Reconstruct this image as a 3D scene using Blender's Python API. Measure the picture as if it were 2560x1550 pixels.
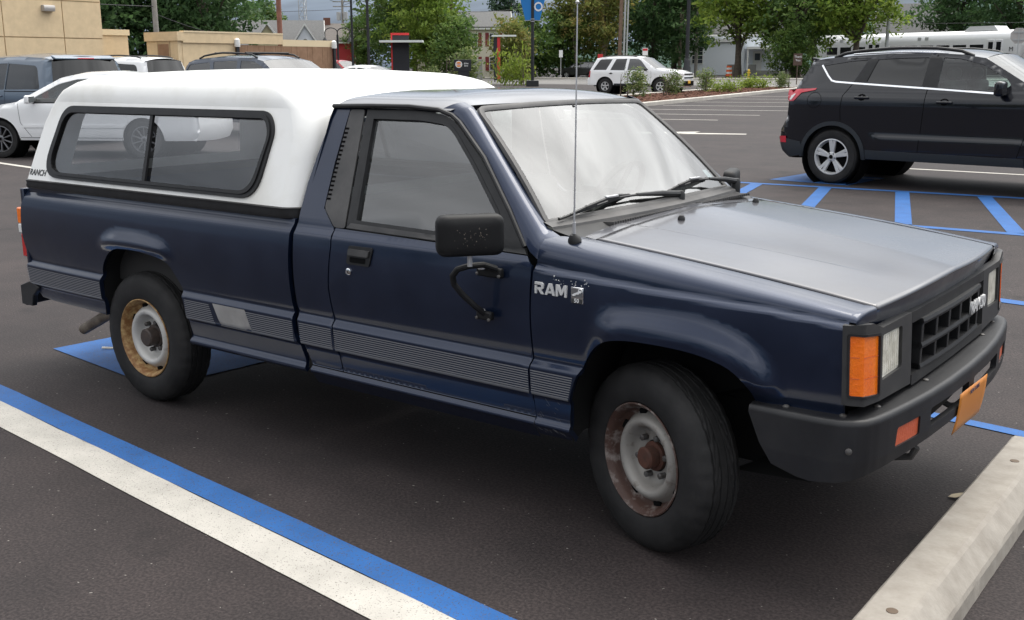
import bpy, bmesh, math, random
import numpy as np
from mathutils import Vector, Matrix
from mathutils.geometry import delaunay_2d_cdt

R = math.radians
scene = bpy.context.scene
for o in list(bpy.data.objects):
    bpy.data.objects.remove(o, do_unlink=True)
COL = scene.collection
rnd = random.Random(7)

# ------------------------------------------------------------------ camera
cam_d = bpy.data.cameras.new('camera')
cam_d.sensor_width = 36.0
cam_d.lens = 37.59
cam_d.clip_start = 0.05
cam_d.clip_end = 3000
cam_o = bpy.data.objects.new('camera', cam_d)
COL.objects.link(cam_o)
yaw, pit, rol = R(127.026), R(-12.797), R(-0.159)
fw = Vector((math.cos(pit) * math.cos(yaw), math.cos(pit) * math.sin(yaw), math.sin(pit)))
rt = fw.cross(Vector((0, 0, 1))).normalized()
up = rt.cross(fw)
r2 = rt * math.cos(rol) + up * math.sin(rol)
u2 = up * math.cos(rol) - rt * math.sin(rol)
cam_o.matrix_world = Matrix(((r2.x, u2.x, -fw.x, 1.6334), (r2.y, u2.y, -fw.y, -3.6238),
                             (r2.z, u2.z, -fw.z, 1.5438), (0, 0, 0, 1)))
scene.camera = cam_o

# ------------------------------------------------------------------ sky, sun, exposure
SUN_AZ, SUN_EL = R(80), R(64)
sdir = Vector((math.cos(SUN_AZ) * math.cos(SUN_EL), math.sin(SUN_AZ) * math.cos(SUN_EL), math.sin(SUN_EL)))
world = bpy.data.worlds.new('World')
scene.world = world
world.use_nodes = True
wn, wl = world.node_tree.nodes, world.node_tree.links
wn.clear()


def N(nt, typ, **kw):
    n = nt.nodes.new(typ)
    for k, v in kw.items():
        if k in n.inputs.keys():
            n.inputs[k].default_value = v
        else:
            setattr(n, k, v)
    return n


wt = world.node_tree
w_out = N(wt, 'ShaderNodeOutputWorld')
w_bg = N(wt, 'ShaderNodeBackground')
w_bg.inputs['Strength'].default_value = 0.1
sky = N(wt, 'ShaderNodeTexSky')
sky.sky_type = 'NISHITA'
sky.sun_disc = False
sky.sun_elevation = SUN_EL
sky.sun_rotation = R(90) - SUN_AZ
sky.air_density = 1.2
sky.dust_density = 2.0
geo = N(wt, 'ShaderNodeTexCoord')
sep = N(wt, 'ShaderNodeSeparateXYZ')
wl.new(geo.outputs['Generated'], sep.inputs[0])
# overcast layer: darker blue grey low down, bright towards the zenith and round the veiled sun
zr = N(wt, 'ShaderNodeMapRange')
zr.inputs['From Min'].default_value = 0.0
zr.inputs['From Max'].default_value = 0.46
zr.interpolation_type = 'SMOOTHSTEP'
wl.new(sep.outputs['Z'], zr.inputs['Value'])
ramp = N(wt, 'ShaderNodeMix', data_type='RGBA')
ramp.inputs[6].default_value = (2.15, 2.75, 3.75, 1)
ramp.inputs[7].default_value = (11.8, 12.0, 12.3, 1)
wl.new(zr.outputs[0], ramp.inputs[0])
# cloud noise on a flat layer high above
zc = N(wt, 'ShaderNodeMath', operation='ADD')
wl.new(sep.outputs['Z'], zc.inputs[0])
zc.inputs[1].default_value = 0.16
dx = N(wt, 'ShaderNodeMath', operation='DIVIDE')
dy = N(wt, 'ShaderNodeMath', operation='DIVIDE')
wl.new(sep.outputs['X'], dx.inputs[0]); wl.new(zc.outputs[0], dx.inputs[1])
wl.new(sep.outputs['Y'], dy.inputs[0]); wl.new(zc.outputs[0], dy.inputs[1])
cmb = N(wt, 'ShaderNodeCombineXYZ')
wl.new(dx.outputs[0], cmb.inputs[0]); wl.new(dy.outputs[0], cmb.inputs[1])
mp = N(wt, 'ShaderNodeMapping')
mp.inputs['Rotation'].default_value = (0, 0, R(35))
mp.inputs['Scale'].default_value = (0.55, 1.1, 1)
wl.new(cmb.outputs[0], mp.inputs[0])
cn = N(wt, 'ShaderNodeTexNoise')
cn.inputs['Scale'].default_value = 2.0
cn.inputs['Detail'].default_value = 7
cn.inputs['Roughness'].default_value = 0.48
cn.inputs['Distortion'].default_value = 0.5
wl.new(mp.outputs[0], cn.inputs['Vector'])
cr = N(wt, 'ShaderNodeMapRange')
cr.inputs['From Min'].default_value = 0.30
cr.inputs['From Max'].default_value = 0.70
cr.inputs['To Min'].default_value = 0.46
cr.inputs['To Max'].default_value = 1.50
wl.new(cn.outputs['Fac'], cr.inputs['Value'])
# glow of the sun behind the cloud
sv = N(wt, 'ShaderNodeVectorMath', operation='DOT_PRODUCT')
wl.new(geo.outputs['Generated'], sv.inputs[0])
sv.inputs[1].default_value = sdir
gl = N(wt, 'ShaderNodeMapRange')
gl.inputs['From Min'].default_value = 0.60
gl.inputs['From Max'].default_value = 1.0
gl.interpolation_type = 'SMOOTHSTEP'
wl.new(sv.outputs['Value'], gl.inputs['Value'])
gm = N(wt, 'ShaderNodeMath', operation='MULTIPLY')
wl.new(gl.outputs[0], gm.inputs[0])
gm.inputs[1].default_value = 26.0
gc = N(wt, 'ShaderNodeMix', data_type='RGBA', blend_type='ADD')
gc.inputs[0].default_value = 1.0
gcol = N(wt, 'ShaderNodeCombineXYZ')
for i, k in enumerate((1.0, 0.98, 0.93)):
    m = N(wt, 'ShaderNodeMath', operation='MULTIPLY')
    m.inputs[1].default_value = k
    wl.new(gm.outputs[0], m.inputs[0])
    wl.new(m.outputs[0], gcol.inputs[i])
wl.new(ramp.outputs[2], gc.inputs[6])
wl.new(gcol.outputs[0], gc.inputs[7])
cm = N(wt, 'ShaderNodeMix', data_type='RGBA', blend_type='MULTIPLY')
cm.inputs[0].default_value = 1.0
wl.new(gc.outputs[2], cm.inputs[6])
wl.new(cr.outputs[0], cm.inputs[7])
mx = N(wt, 'ShaderNodeMix', data_type='RGBA')
mx.inputs[0].default_value = 0.88
wl.new(sky.outputs[0], mx.inputs[6])
wl.new(cm.outputs[2], mx.inputs[7])
wl.new(mx.outputs[2], w_bg.inputs['Color'])
wl.new(w_bg.outputs[0], w_out.inputs[0])

sun_d = bpy.data.lights.new('sun', 'SUN')
sun_d.energy = 1.4
sun_d.angle = R(30)
sun_d.color = (1.0, 0.95, 0.87)
sun_o = bpy.data.objects.new('sun', sun_d)
COL.objects.link(sun_o)
sun_o.rotation_euler = (-sdir).to_track_quat('-Z', 'Y').to_euler()
sun_o.location = (0, 0, 40)

scene.view_settings.view_transform = 'Standard'
scene.view_settings.look = 'None'
scene.view_settings.exposure = 0.36
scene.view_settings.gamma = 1.0
scene.view_settings.use_curve_mapping = False
scene.render.resolution_x, scene.render.resolution_y = 1024, 620
scene.cycles.max_bounces = 8
scene.cycles.transparent_max_bounces = 16

# ------------------------------------------------------------------ materials
M = {}


def mat(name, col, rough=0.5, metal=0.0, spec=0.5, coat=0.0, coat_rough=0.05, var=0.0, vscale=8.0,
        col2=None, bump=0.0, bscale=60.0, bdist=0.01, trans=None, detail=4.0, rvar=0.0, lo=0.35, hi=0.65, emit=None,
        sheen=0.0, vec='Object'):
    m = bpy.data.materials.new(name)
    m.use_nodes = True
    nt = m.node_tree
    b = nt.nodes['Principled BSDF']
    b.inputs['Base Color'].default_value = (*col, 1)
    b.inputs['Roughness'].default_value = rough
    b.inputs['Metallic'].default_value = metal
    b.inputs['Specular IOR Level'].default_value = spec
    b.inputs['Coat Weight'].default_value = coat
    b.inputs['Coat Roughness'].default_value = coat_rough
    if emit:
        b.inputs['Emission Color'].default_value = (*emit[0], 1)
        b.inputs['Emission Strength'].default_value = emit[1]
    tc = nt.nodes.new('ShaderNodeTexCoord')
    if var > 0 or col2:
        n = N(nt, 'ShaderNodeTexNoise')
        n.inputs['Scale'].default_value = vscale
        n.inputs['Detail'].default_value = detail
        n.inputs['Roughness'].default_value = 0.62
        nt.links.new(tc.outputs[vec], n.inputs['Vector'])
        mr = N(nt, 'ShaderNodeMapRange')
        mr.inputs['From Min'].default_value = lo
        mr.inputs['From Max'].default_value = hi
        nt.links.new(n.outputs['Fac'], mr.inputs['Value'])
        mixn = N(nt, 'ShaderNodeMix', data_type='RGBA')
        nt.links.new(mr.outputs[0], mixn.inputs[0])
        c2 = col2 or tuple(c * (1 + var) for c in col)
        c1 = col if col2 else tuple(c * (1 - var) for c in col)
        mixn.inputs[6].default_value = (*c1, 1)
        mixn.inputs[7].default_value = (*c2, 1)
        nt.links.new(mixn.outputs[2], b.inputs['Base Color'])
        if rvar > 0:
            mr2 = N(nt, 'ShaderNodeMapRange')
            mr2.inputs['To Min'].default_value = max(0, rough - rvar)
            mr2.inputs['To Max'].default_value = min(1, rough + rvar)
            nt.links.new(mr.outputs[0], mr2.inputs['Value'])
            nt.links.new(mr2.outputs[0], b.inputs['Roughness'])
    if bump > 0:
        n2 = N(nt, 'ShaderNodeTexNoise')
        n2.inputs['Scale'].default_value = bscale
        n2.inputs['Detail'].default_value = 5
        nt.links.new(tc.outputs[vec], n2.inputs['Vector'])
        bp = N(nt, 'ShaderNodeBump')
        bp.inputs['Strength'].default_value = bump
        bp.inputs['Distance'].default_value = bdist
        nt.links.new(n2.outputs['Fac'], bp.inputs['Height'])
        nt.links.new(bp.outputs[0], b.inputs['Normal'])
    M[name] = m
    return m


def glass(name, tint, ior=1.6, rough=0.01, refl=(1, 1, 1), dirt=0.0):
    """thin pane: light passes straight through, the surface mirrors by Fresnel"""
    m = bpy.data.materials.new(name)
    m.use_nodes = True
    nt = m.node_tree
    nt.nodes.remove(nt.nodes['Principled BSDF'])
    out = nt.nodes['Material Output']
    tr = N(nt, 'ShaderNodeBsdfTransparent')
    tr.inputs[0].default_value = (*tint, 1)
    gl_ = N(nt, 'ShaderNodeBsdfGlossy')
    gl_.inputs['Color'].default_value = (*refl, 1)
    gl_.inputs['Roughness'].default_value = rough
    # Schlick reflectance, the same from both sides of the pane
    f0 = ((ior - 1) / (ior + 1)) ** 2
    ge = N(nt, 'ShaderNodeNewGeometry')
    dt = N(nt, 'ShaderNodeVectorMath', operation='DOT_PRODUCT')
    nt.links.new(ge.outputs['Incoming'], dt.inputs[0]); nt.links.new(ge.outputs['Normal'], dt.inputs[1])
    ab = N(nt, 'ShaderNodeMath', operation='ABSOLUTE')
    nt.links.new(dt.outputs['Value'], ab.inputs[0])
    om = N(nt, 'ShaderNodeMath', operation='SUBTRACT')
    om.inputs[0].default_value = 1.0
    nt.links.new(ab.outputs[0], om.inputs[1])
    pw = N(nt, 'ShaderNodeMath', operation='POWER')
    nt.links.new(om.outputs[0], pw.inputs[0]); pw.inputs[1].default_value = 5.0
    fr = N(nt, 'ShaderNodeMath', operation='MULTIPLY_ADD')
    nt.links.new(pw.outputs[0], fr.inputs[0]); fr.inputs[1].default_value = 1 - f0; fr.inputs[2].default_value = f0
    mx_ = N(nt, 'ShaderNodeMixShader')
    nt.links.new(fr.outputs[0], mx_.inputs[0])
    nt.links.new(tr.outputs[0], mx_.inputs[1])
    nt.links.new(gl_.outputs[0], mx_.inputs[2])
    last = mx_
    if dirt > 0:
        tc = nt.nodes.new('ShaderNodeTexCoord')
        n = N(nt, 'ShaderNodeTexNoise')
        n.inputs['Scale'].default_value = 3
        n.inputs['Detail'].default_value = 3
        nt.links.new(tc.outputs['Object'], n.inputs['Vector'])
        mr = N(nt, 'ShaderNodeMapRange')
        mr.inputs['From Min'].default_value = 0.35
        mr.inputs['From Max'].default_value = 0.75
        mr.inputs['To Min'].default_value = dirt * 0.4
        mr.inputs['To Max'].default_value = dirt
        nt.links.new(n.outputs['Fac'], mr.inputs['Value'])
        df = N(nt, 'ShaderNodeBsdfDiffuse')
        df.inputs[0].default_value = (0.45, 0.44, 0.41, 1)
        mx2 = N(nt, 'ShaderNodeMixShader')
        nt.links.new(mr.outputs[0], mx2.inputs[0])
        nt.links.new(mx_.outputs[0], mx2.inputs[1])
        nt.links.new(df.outputs[0], mx2.inputs[2])
        last = mx2
    nt.links.new(last.outputs[0], out.inputs[0])
    M[name] = m
    return m


mat('navy', (0.0040, 0.0120, 0.0370), 0.42, metal=0.62, coat=0.75, coat_rough=0.10, col2=(0.0068, 0.0155, 0.0425), vscale=6, rvar=0.07, detail=8)
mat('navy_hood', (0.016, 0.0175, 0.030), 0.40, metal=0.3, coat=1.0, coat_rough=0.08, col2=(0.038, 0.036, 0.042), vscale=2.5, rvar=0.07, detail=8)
mat('gelcoat', (0.85, 0.845, 0.82), 0.32, coat=0.2, coat_rough=0.2, col2=(0.66, 0.64, 0.58), vscale=2.4, lo=0.46, hi=0.80, detail=9)
mat('rubber', (0.0085, 0.0083, 0.0085), 0.70, spec=0.35, col2=(0.018, 0.017, 0.017), vscale=9, bump=0.15, bscale=120, bdist=0.003)
mat('rubber_seal', (0.011, 0.011, 0.012), 0.5, spec=0.4, var=0.3, vscale=20)
mat('plastic_black', (0.0075, 0.0075, 0.0085), 0.48, spec=0.4, col2=(0.0145, 0.0145, 0.0152), vscale=14, bump=0.05, bscale=200)
mat('plastic_worn', (0.040, 0.039, 0.040), 0.55, spec=0.5, col2=(0.070, 0.067, 0.066), vscale=7, bump=0.08, bscale=160)
mat('bumper_plastic', (0.0075, 0.0077, 0.0095), 0.48, spec=0.45, col2=(0.015, 0.0148, 0.0162), vscale=6, bump=0.10, bscale=240, bdist=0.003)
mat('mirror_shell', (0.006, 0.006, 0.0065), 0.55, spec=0.3)
mat('badge', (0.62, 0.62, 0.62), 0.35, metal=0.15)
mat('silver', (0.55, 0.55, 0.56), 0.35, metal=0.6)
mat('chrome', (0.75, 0.75, 0.76), 0.12, metal=1.0)
mat('wheel_silver', (0.46, 0.45, 0.43), 0.45, metal=0.15, col2=(0.20, 0.18, 0.16), vscale=18, lo=0.58, hi=0.82)
mat('wheel_dull', (0.26, 0.245, 0.225), 0.5, metal=0.2, col2=(0.10, 0.075, 0.06), vscale=20, lo=0.55, hi=0.75)
mat('rust_rim', (0.19, 0.085, 0.026), 0.65, metal=0.1, col2=(0.42, 0.285, 0.125), vscale=34, lo=0.40, hi=0.66, bump=0.4, bscale=90, bdist=0.003, detail=8)
mat('rust_rim_dark', (0.06, 0.030, 0.022), 0.6, metal=0.1, col2=(0.20, 0.17, 0.155), vscale=24, lo=0.5, hi=0.66, bump=0.4, bscale=70, bdist=0.003)
mat('rust_dark', (0.022, 0.014, 0.011), 0.7, col2=(0.075, 0.028, 0.014), vscale=40)
mat('hub_grey', (0.10, 0.098, 0.096), 0.55, metal=0.2, col2=(0.05, 0.042, 0.038), vscale=40)
mat('dark_void', (0.004, 0.004, 0.0045), 0.9, spec=0.1)
mat('under', (0.010, 0.010, 0.010), 0.85, spec=0.2)
mat('amber', (0.90, 0.20, 0.008), 0.22, coat=0.6, bump=0.25, bscale=90, col2=(0.78, 0.13, 0.004), vscale=6)
mat('amber_dull', (0.52, 0.105, 0.045), 0.4, bump=0.2, bscale=90)
mat('red_lens', (0.45, 0.012, 0.012), 0.2, coat=0.6)
mat('lamp_clear', (0.50, 0.48, 0.40), 0.3, coat=0.8, col2=(0.80, 0.78, 0.70), vscale=18, bump=0.5, bscale=40)
mat('white_lens', (0.7, 0.7, 0.68), 0.25, coat=0.5)
mat('plate_orange', (0.52, 0.19, 0.030), 0.45)
mat('plate_gold', (0.72, 0.40, 0.05), 0.45)
mat('stripe_grey', (0.20, 0.205, 0.22), 0.45, metal=0.2)
mat('patch_grey', (0.30, 0.29, 0.28), 0.5, metal=0.2, var=0.12, vscale=10)
mat('white_print', (0.72, 0.72, 0.72), 0.4)
mat('dark_print', (0.04, 0.04, 0.04), 0.5)
mat('seat', (0.045, 0.043, 0.042), 0.9)
mat('interior', (0.028, 0.027, 0.027), 0.75)
mat('sticker', (0.55, 0.66, 0.72), 0.5)
glass('glass_truck', (0.52, 0.56, 0.58), 2.1, 0.0, dirt=0.03)
glass('glass_ws', (0.50, 0.54, 0.52), 2.5, 0.0, dirt=0.015)
glass('glass_cap', (0.84, 0.85, 0.86), 1.9, 0.0, dirt=0.015)
glass('glass_dark', (0.10, 0.11, 0.12), 1.8, 0.0)
glass('glass_green', (0.50, 0.62, 0.58), 1.7, 0.0)
glass('lens_clear', (0.95, 0.95, 0.93), 1.45, 0.03)


# ------------------------------------------------------------------ mesh helpers
def link(o, parent=None):
    COL.objects.link(o)
    if parent is not None:
        o.parent = parent
    return o


def T(o, label, cat, group=None, kind=None):
    if label: o['label'] = label
    if cat: o['category'] = cat
    if group: o['group'] = group
    if kind: o['kind'] = kind
    return o


def empty(name, loc=(0, 0, 0), rz=0.0, parent=None):
    o = bpy.data.objects.new(name, None)
    o.empty_display_size = 0.3
    o.location = loc
    o.rotation_euler = (0, 0, rz)
    return link(o, parent)


class MB:
    def __init__(s):
        s.v, s.f, s.m, s.cur = [], [], [], 0

    def add(s, vs, fs):
        b = len(s.v)
        s.v += [tuple(p) for p in vs]
        s.f += [tuple(i + b for i in f) for f in fs]
        s.m += [s.cur] * len(fs)
        return s

    def box(s, c, d, rz=0.0, rx=0.0, ry=0.0):
        M4 = Matrix.Rotation(rz, 3, 'Z') @ Matrix.Rotation(ry, 3, 'Y') @ Matrix.Rotation(rx, 3, 'X')
        vs = []
        for x in (-.5, .5):
            for y in (-.5, .5):
                for z in (-.5, .5):
                    vs.append(Vector(c) + M4 @ Vector((x * d[0], y * d[1], z * d[2])))
        return s.add(vs, [(0, 1, 3, 2), (4, 6, 7, 5), (0, 4, 5, 1), (2, 3, 7, 6), (0, 2, 6, 4), (1, 5, 7, 3)])

    def bx(s, x0, x1, y0, y1, z0, z1):
        return s.box(((x0 + x1) / 2, (y0 + y1) / 2, (z0 + z1) / 2), (x1 - x0, y1 - y0, z1 - z0))

    def tube(s, pts, r, n=8, cap=True):
        pts = [Vector(p) for p in pts]
        rs = r if isinstance(r, (list, tuple)) else [r] * len(pts)
        vs, fs = [], []
        prev = None
        for i, p in enumerate(pts):
            d = (pts[min(i + 1, len(pts) - 1)] - pts[max(i - 1, 0)]).normalized()
            a = Vector((0, 0, 1)) if abs(d.z) < .9 else Vector((1, 0, 0))
            if prev is not None:
                a = prev
            x = (a - d * a.dot(d)).normalized()
            prev = x
            y = d.cross(x)
            for k in range(n):
                t = 2 * math.pi * k / n
                vs.append(p + (x * math.cos(t) + y * math.sin(t)) * rs[i])
        for i in range(len(pts) - 1):
            for k in range(n):
                fs.append((i * n + k, i * n + (k + 1) % n, (i + 1) * n + (k + 1) % n, (i + 1) * n + k))
        if cap:
            fs.append(tuple(range(n - 1, -1, -1)))
            fs.append(tuple((len(pts) - 1) * n + k for k in range(n)))
        return s.add(vs, fs)

    def lathe(s, prof, o=(0, 0, 0), ax=(0, 0, 1), n=32, rf=None, cap0=False, cap1=False):
        """prof: (radius, along axis)"""
        ax = Vector(ax).normalized()
        a = Vector((0, 0, 1)) if abs(ax.z) < .9 else Vector((1, 0, 0))
        x = (a - ax * a.dot(ax)).normalized()
        y = ax.cross(x)
        o = Vector(o)
        vs, fs = [], []
        for j, (r, h) in enumerate(prof):
            for k in range(n):
                t = 2 * math.pi * k / n
                rr = r if rf is None else rf(j, k, r)
                vs.append(o + ax * h + (x * math.cos(t) + y * math.sin(t)) * rr)
        for j in range(len(prof) - 1):
            for k in range(n):
                fs.append((j * n + k, j * n + (k + 1) % n, (j + 1) * n + (k + 1) % n, (j + 1) * n + k))
        if cap0: fs.append(tuple(range(n - 1, -1, -1)))
        if cap1: fs.append(tuple((len(prof) - 1) * n + k for k in range(n)))
        return s.add(vs, fs)

    def prism(s, poly, f0, f1):
        """poly of 2-D points; f0, f1 map a point to the two end faces"""
        n = len(poly)
        vs = [f0(*p) for p in poly] + [f1(*p) for p in poly]
        fs = [tuple(range(n)), tuple(range(2 * n - 1, n - 1, -1))]
        fs += [(i, i + n, (i + 1) % n + n, (i + 1) % n) for i in range(n)]
        return s.add(vs, fs)

    def sweep(s, path, sect, closed=False):
        """path: list of (point, side vector, up vector); sect: (a, b) offsets"""
        n = len(sect)
        vs, fs = [], []
        for p, a, b in path:
            for u, v in sect:
                vs.append(Vector(p) + Vector(a) * u + Vector(b) * v)
        m = len(path)
        for i in range(m - 1 if not closed else m):
            j = (i + 1) % m
            for k in range(n):
                fs.append((i * n + k, i * n + (k + 1) % n, j * n + (k + 1) % n, j * n + k))
        if not closed:
            fs.append(tuple(range(n - 1, -1, -1)))
            fs.append(tuple((m - 1) * n + k for k in range(n)))
        return s.add(vs, fs)

    def grid(s, P):
        """P: rows x cols array of points"""
        rws, cls = len(P), len(P[0])
        vs = [p for row in P for p in row]
        fs = [(i * cls + j, i * cls + j + 1, (i + 1) * cls + j + 1, (i + 1) * cls + j)
              for i in range(rws - 1) for j in range(cls - 1)]
        return s.add(vs, fs)

    def mesh(s, name, smooth=35, fix=True):
        me = bpy.data.meshes.new(name)
        me.from_pydata(s.v, [], s.f)
        if fix:
            bm = bmesh.new()
            bm.from_mesh(me)
            bmesh.ops.recalc_face_normals(bm, faces=bm.faces)
            bm.to_mesh(me)
            bm.free()
        me.polygons.foreach_set('material_index', s.m)
        if smooth:
            me.polygons.foreach_set('use_smooth', [True] * len(me.polygons))
            me.set_sharp_from_angle(angle=R(smooth))
        me.update()
        return me

    def build(s, name, m, parent=None, smooth=35, bev=0.0, seg=2, fix=True):
        me = s.mesh(name, smooth, fix)
        for k in (m if isinstance(m, (list, tuple)) else [m]):
            me.materials.append(M[k])
        o = bpy.data.objects.new(name, me)
        link(o, parent)
        if bev:
            b = o.modifiers.new('bevel', 'BEVEL')
            b.width = bev
            b.segments = seg
            b.limit_method = 'ANGLE'
            b.angle_limit = R(40)
        return o


def inpoly(px, py, poly):
    x = np.array([p[0] for p in poly]); y = np.array([p[1] for p in poly])
    r = np.zeros(px.shape, bool)
    j = len(poly) - 1
    for i in range(len(poly)):
        c = (y[i] > py) != (y[j] > py)
        with np.errstate(divide='ignore', invalid='ignore'):
            t = (x[j] - x[i]) * (py - y[i]) / (y[j] - y[i]) + x[i]
        r ^= c & (px < t)
        j = i
    return r


def densify(poly, step):
    out = []
    for i in range(len(poly)):
        a, b = poly[i], poly[(i + 1) % len(poly)]
        d = math.hypot(b[0] - a[0], b[1] - a[1])
        k = max(1, int(math.ceil(d / step)))
        for q in range(k):
            out.append((a[0] + (b[0] - a[0]) * q / k, a[1] + (b[1] - a[1]) * q / k))
    return out


def rounded(poly, r, n=5):
    """round the corners of a polygon; r number or per-corner list"""
    out = []
    L = len(poly)
    for i in range(L):
        p, a, b = Vector(poly[i]), Vector(poly[i - 1]), Vector(poly[(i + 1) % L])
        rr = r[i] if isinstance(r, (list, tuple)) else r
        rr = min(rr, (a - p).length * .48, (b - p).length * .48)
        if rr < 1e-4:
            out.append(tuple(p)); continue
        s, e = p + (a - p).normalized() * rr, p + (b - p).normalized() * rr
        for k in range(n + 1):
            t = k / n
            q = s * (1 - t) ** 2 + p * 2 * t * (1 - t) + e * t * t
            out.append(tuple(q))
    return out


def polydist(x, z, pts, closed=False):
    d = np.full(x.shape, 1e9)
    seq = list(zip(pts[:-1], pts[1:]))
    if closed: seq.append((pts[-1], pts[0]))
    for a, b in seq:
        ax, az = a; bx_, bz = b
        L2 = (bx_ - ax) ** 2 + (bz - az) ** 2 + 1e-12
        t = np.clip(((x - ax) * (bx_ - ax) + (z - az) * (bz - az)) / L2, 0, 1)
        d = np.minimum(d, np.hypot(x - ax - t * (bx_ - ax), z - az - t * (bz - az)))
    return d


def panel(name, surf, outer, mtl, parent=None, holes=(), step=0.03, vstep=None, out=(0, -1, 0), lip=0.012, off=0.0,
          mats=None, ret=False):
    """a sheet cut out of the surface surf(u, v): outline and holes in (u, v), edges turned in by lip"""
    vstep = vstep or step
    rings = [densify(outer, step)] + [densify(h, step) for h in holes]
    pts, edges = [], []
    for ring in rings:
        b = len(pts)
        pts += ring
        edges += [(b + i, b + (i + 1) % len(ring)) for i in range(len(ring))]
    us = np.array([p[0] for p in outer]); vs = np.array([p[1] for p in outer])
    gu = np.arange(us.min() + step * .5, us.max(), step)
    gv = np.arange(vs.min() + vstep * .5, vs.max(), vstep)
    U, V = np.meshgrid(gu, gv)
    U, V = U.ravel(), V.ravel()
    ok = inpoly(U, V, rings[0])
    for h in rings[1:]:
        ok &= ~inpoly(U, V, h)
    U, V = U[ok], V[ok]
    if len(U):
        bp = np.array(pts)
        sc = np.array([step, vstep])
        keep = np.ones(len(U), bool)
        for i in range(0, len(U), 400):
            dd = np.hypot((U[i:i + 400, None] - bp[None, :, 0]) / sc[0], (V[i:i + 400, None] - bp[None, :, 1]) / sc[1])
            keep[i:i + 400] = dd.min(1) > .45
        U, V = U[keep], V[keep]
    allp = [Vector((p[0], p[1])) for p in pts] + [Vector((a, b)) for a, b in zip(U, V)]
    ov, oe, of, _, _, _ = delaunay_2d_cdt(allp, edges, [], 0, 1e-6)
    uv = np.array([(p.x, p.y) for p in ov])
    tri = np.array([f for f in of if len(f) == 3])
    cu = uv[tri].mean(1)
    ok = inpoly(cu[:, 0], cu[:, 1], rings[0])
    for h in rings[1:]:
        ok &= ~inpoly(cu[:, 0], cu[:, 1], h)
    tri = tri[ok]
    used = np.unique(tri)
    remap = -np.ones(len(uv), int); remap[used] = np.arange(len(used))
    uv = uv[used]; tri = remap[tri]
    e = 1e-3
    P = surf(uv[:, 0], uv[:, 1])
    nu = surf(uv[:, 0] + e, uv[:, 1]) - surf(uv[:, 0] - e, uv[:, 1])
    nv = surf(uv[:, 0], uv[:, 1] + e) - surf(uv[:, 0], uv[:, 1] - e)
    nn = np.cross(nu, nv)
    nn /= np.linalg.norm(nn, axis=1)[:, None] + 1e-12
    if (nn @ np.array(out)).mean() < 0: nn = -nn
    P = P + nn * off
    tn = np.cross(P[tri[:, 1]] - P[tri[:, 0]], P[tri[:, 2]] - P[tri[:, 0]])
    fl = (tn * nn[tri].mean(1)).sum(1) < 0
    tri[fl] = tri[fl][:, ::-1]
    verts = [tuple(p) for p in P]
    faces = [tuple(int(i) for i in t) for t in tri]
    lnorm = [tuple(nn[i]) for t in tri for i in t]
    if lip > 0:
        cnt = {}
        for t in faces:
            for a, b in ((t[0], t[1]), (t[1], t[2]), (t[2], t[0])):
                cnt[(a, b)] = cnt.get((a, b), 0) + 1
        for (a, b) in list(cnt):
            if (b, a) in cnt: continue
            i = len(verts)
            pa, pb = Vector(P[a]), Vector(P[b])
            qa, qb = pa - Vector(nn[a]) * lip, pb - Vector(nn[b]) * lip
            verts += [tuple(pa), tuple(pb), tuple(qb), tuple(qa)]
            faces.append((i + 1, i, i + 3, i + 2))
            fn = (pa - pb).cross(qb - pb)
            fn = tuple(fn.normalized()) if fn.length > 1e-9 else (0, 0, 1)
            lnorm += [fn] * 4
    if ret:
        return verts, faces, lnorm
    return raw(name, verts, faces, lnorm, mtl, parent)


def raw(name, verts, faces, lnorm, mtl, parent):
    me = bpy.data.meshes.new(name)
    me.from_pydata(verts, [], faces)
    me.polygons.foreach_set('use_smooth', [True] * len(me.polygons))
    me.normals_split_custom_set(lnorm)
    me.materials.append(M[mtl])
    o = bpy.data.objects.new(name, me)
    return link(o, parent)


def text_mesh(s, size, ext=0.0, shear=0.0, spacing=1.0, offset=0.0):
    cu = bpy.data.curves.new('text', 'FONT')
    cu.body = s
    cu.size = size
    cu.extrude = ext
    cu.shear = shear
    cu.space_character = spacing
    cu.offset = offset
    cu.align_x = 'CENTER'
    cu.align_y = 'CENTER'
    cu.resolution_u = 3
    o = bpy.data.objects.new('text', cu)
    COL.objects.link(o)
    bpy.context.view_layer.update()
    me = bpy.data.meshes.new_from_object(o.evaluated_get(bpy.context.evaluated_depsgraph_get()))
    bpy.data.objects.remove(o)
    return me


def text(name, s, size, mtl, parent, p, xdir, ydir, ext=0.002, **kw):
    me = text_mesh(s, size, ext, **kw)
    me.materials.clear()
    me.materials.append(M[mtl])
    X, Y = Vector(xdir).normalized(), Vector(ydir).normalized()
    Z_ = X.cross(Y)
    mt = Matrix(((X.x, Y.x, Z_.x, p[0]), (X.y, Y.y, Z_.y, p[1]), (X.z, Y.z, Z_.z, p[2]), (0, 0, 0, 1)))
    me.transform(mt)
    o = bpy.data.objects.new(name, me)
    return link(o, parent)


def gz(x, y):
    """the lot rises very gently away from the truck"""
    return 0.0065 * max(0.0, min(y, 170) - 2.0)
# ------------------------------------------------------------------ ground materials
def mix_rgb(nt, a, b, fac, blend='MIX'):
    m = N(nt, 'ShaderNodeMix', data_type='RGBA', blend_type=blend)
    for sock, val in ((m.inputs[0], fac), (m.inputs[6], a), (m.inputs[7], b)):
        if hasattr(val, 'links') or hasattr(val, 'is_linked'):
            nt.links.new(val, sock)
        elif isinstance(val, (int, float)):
            sock.default_value = val
        else:
            sock.default_value = (*val, 1)
    return m.outputs[2]


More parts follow.
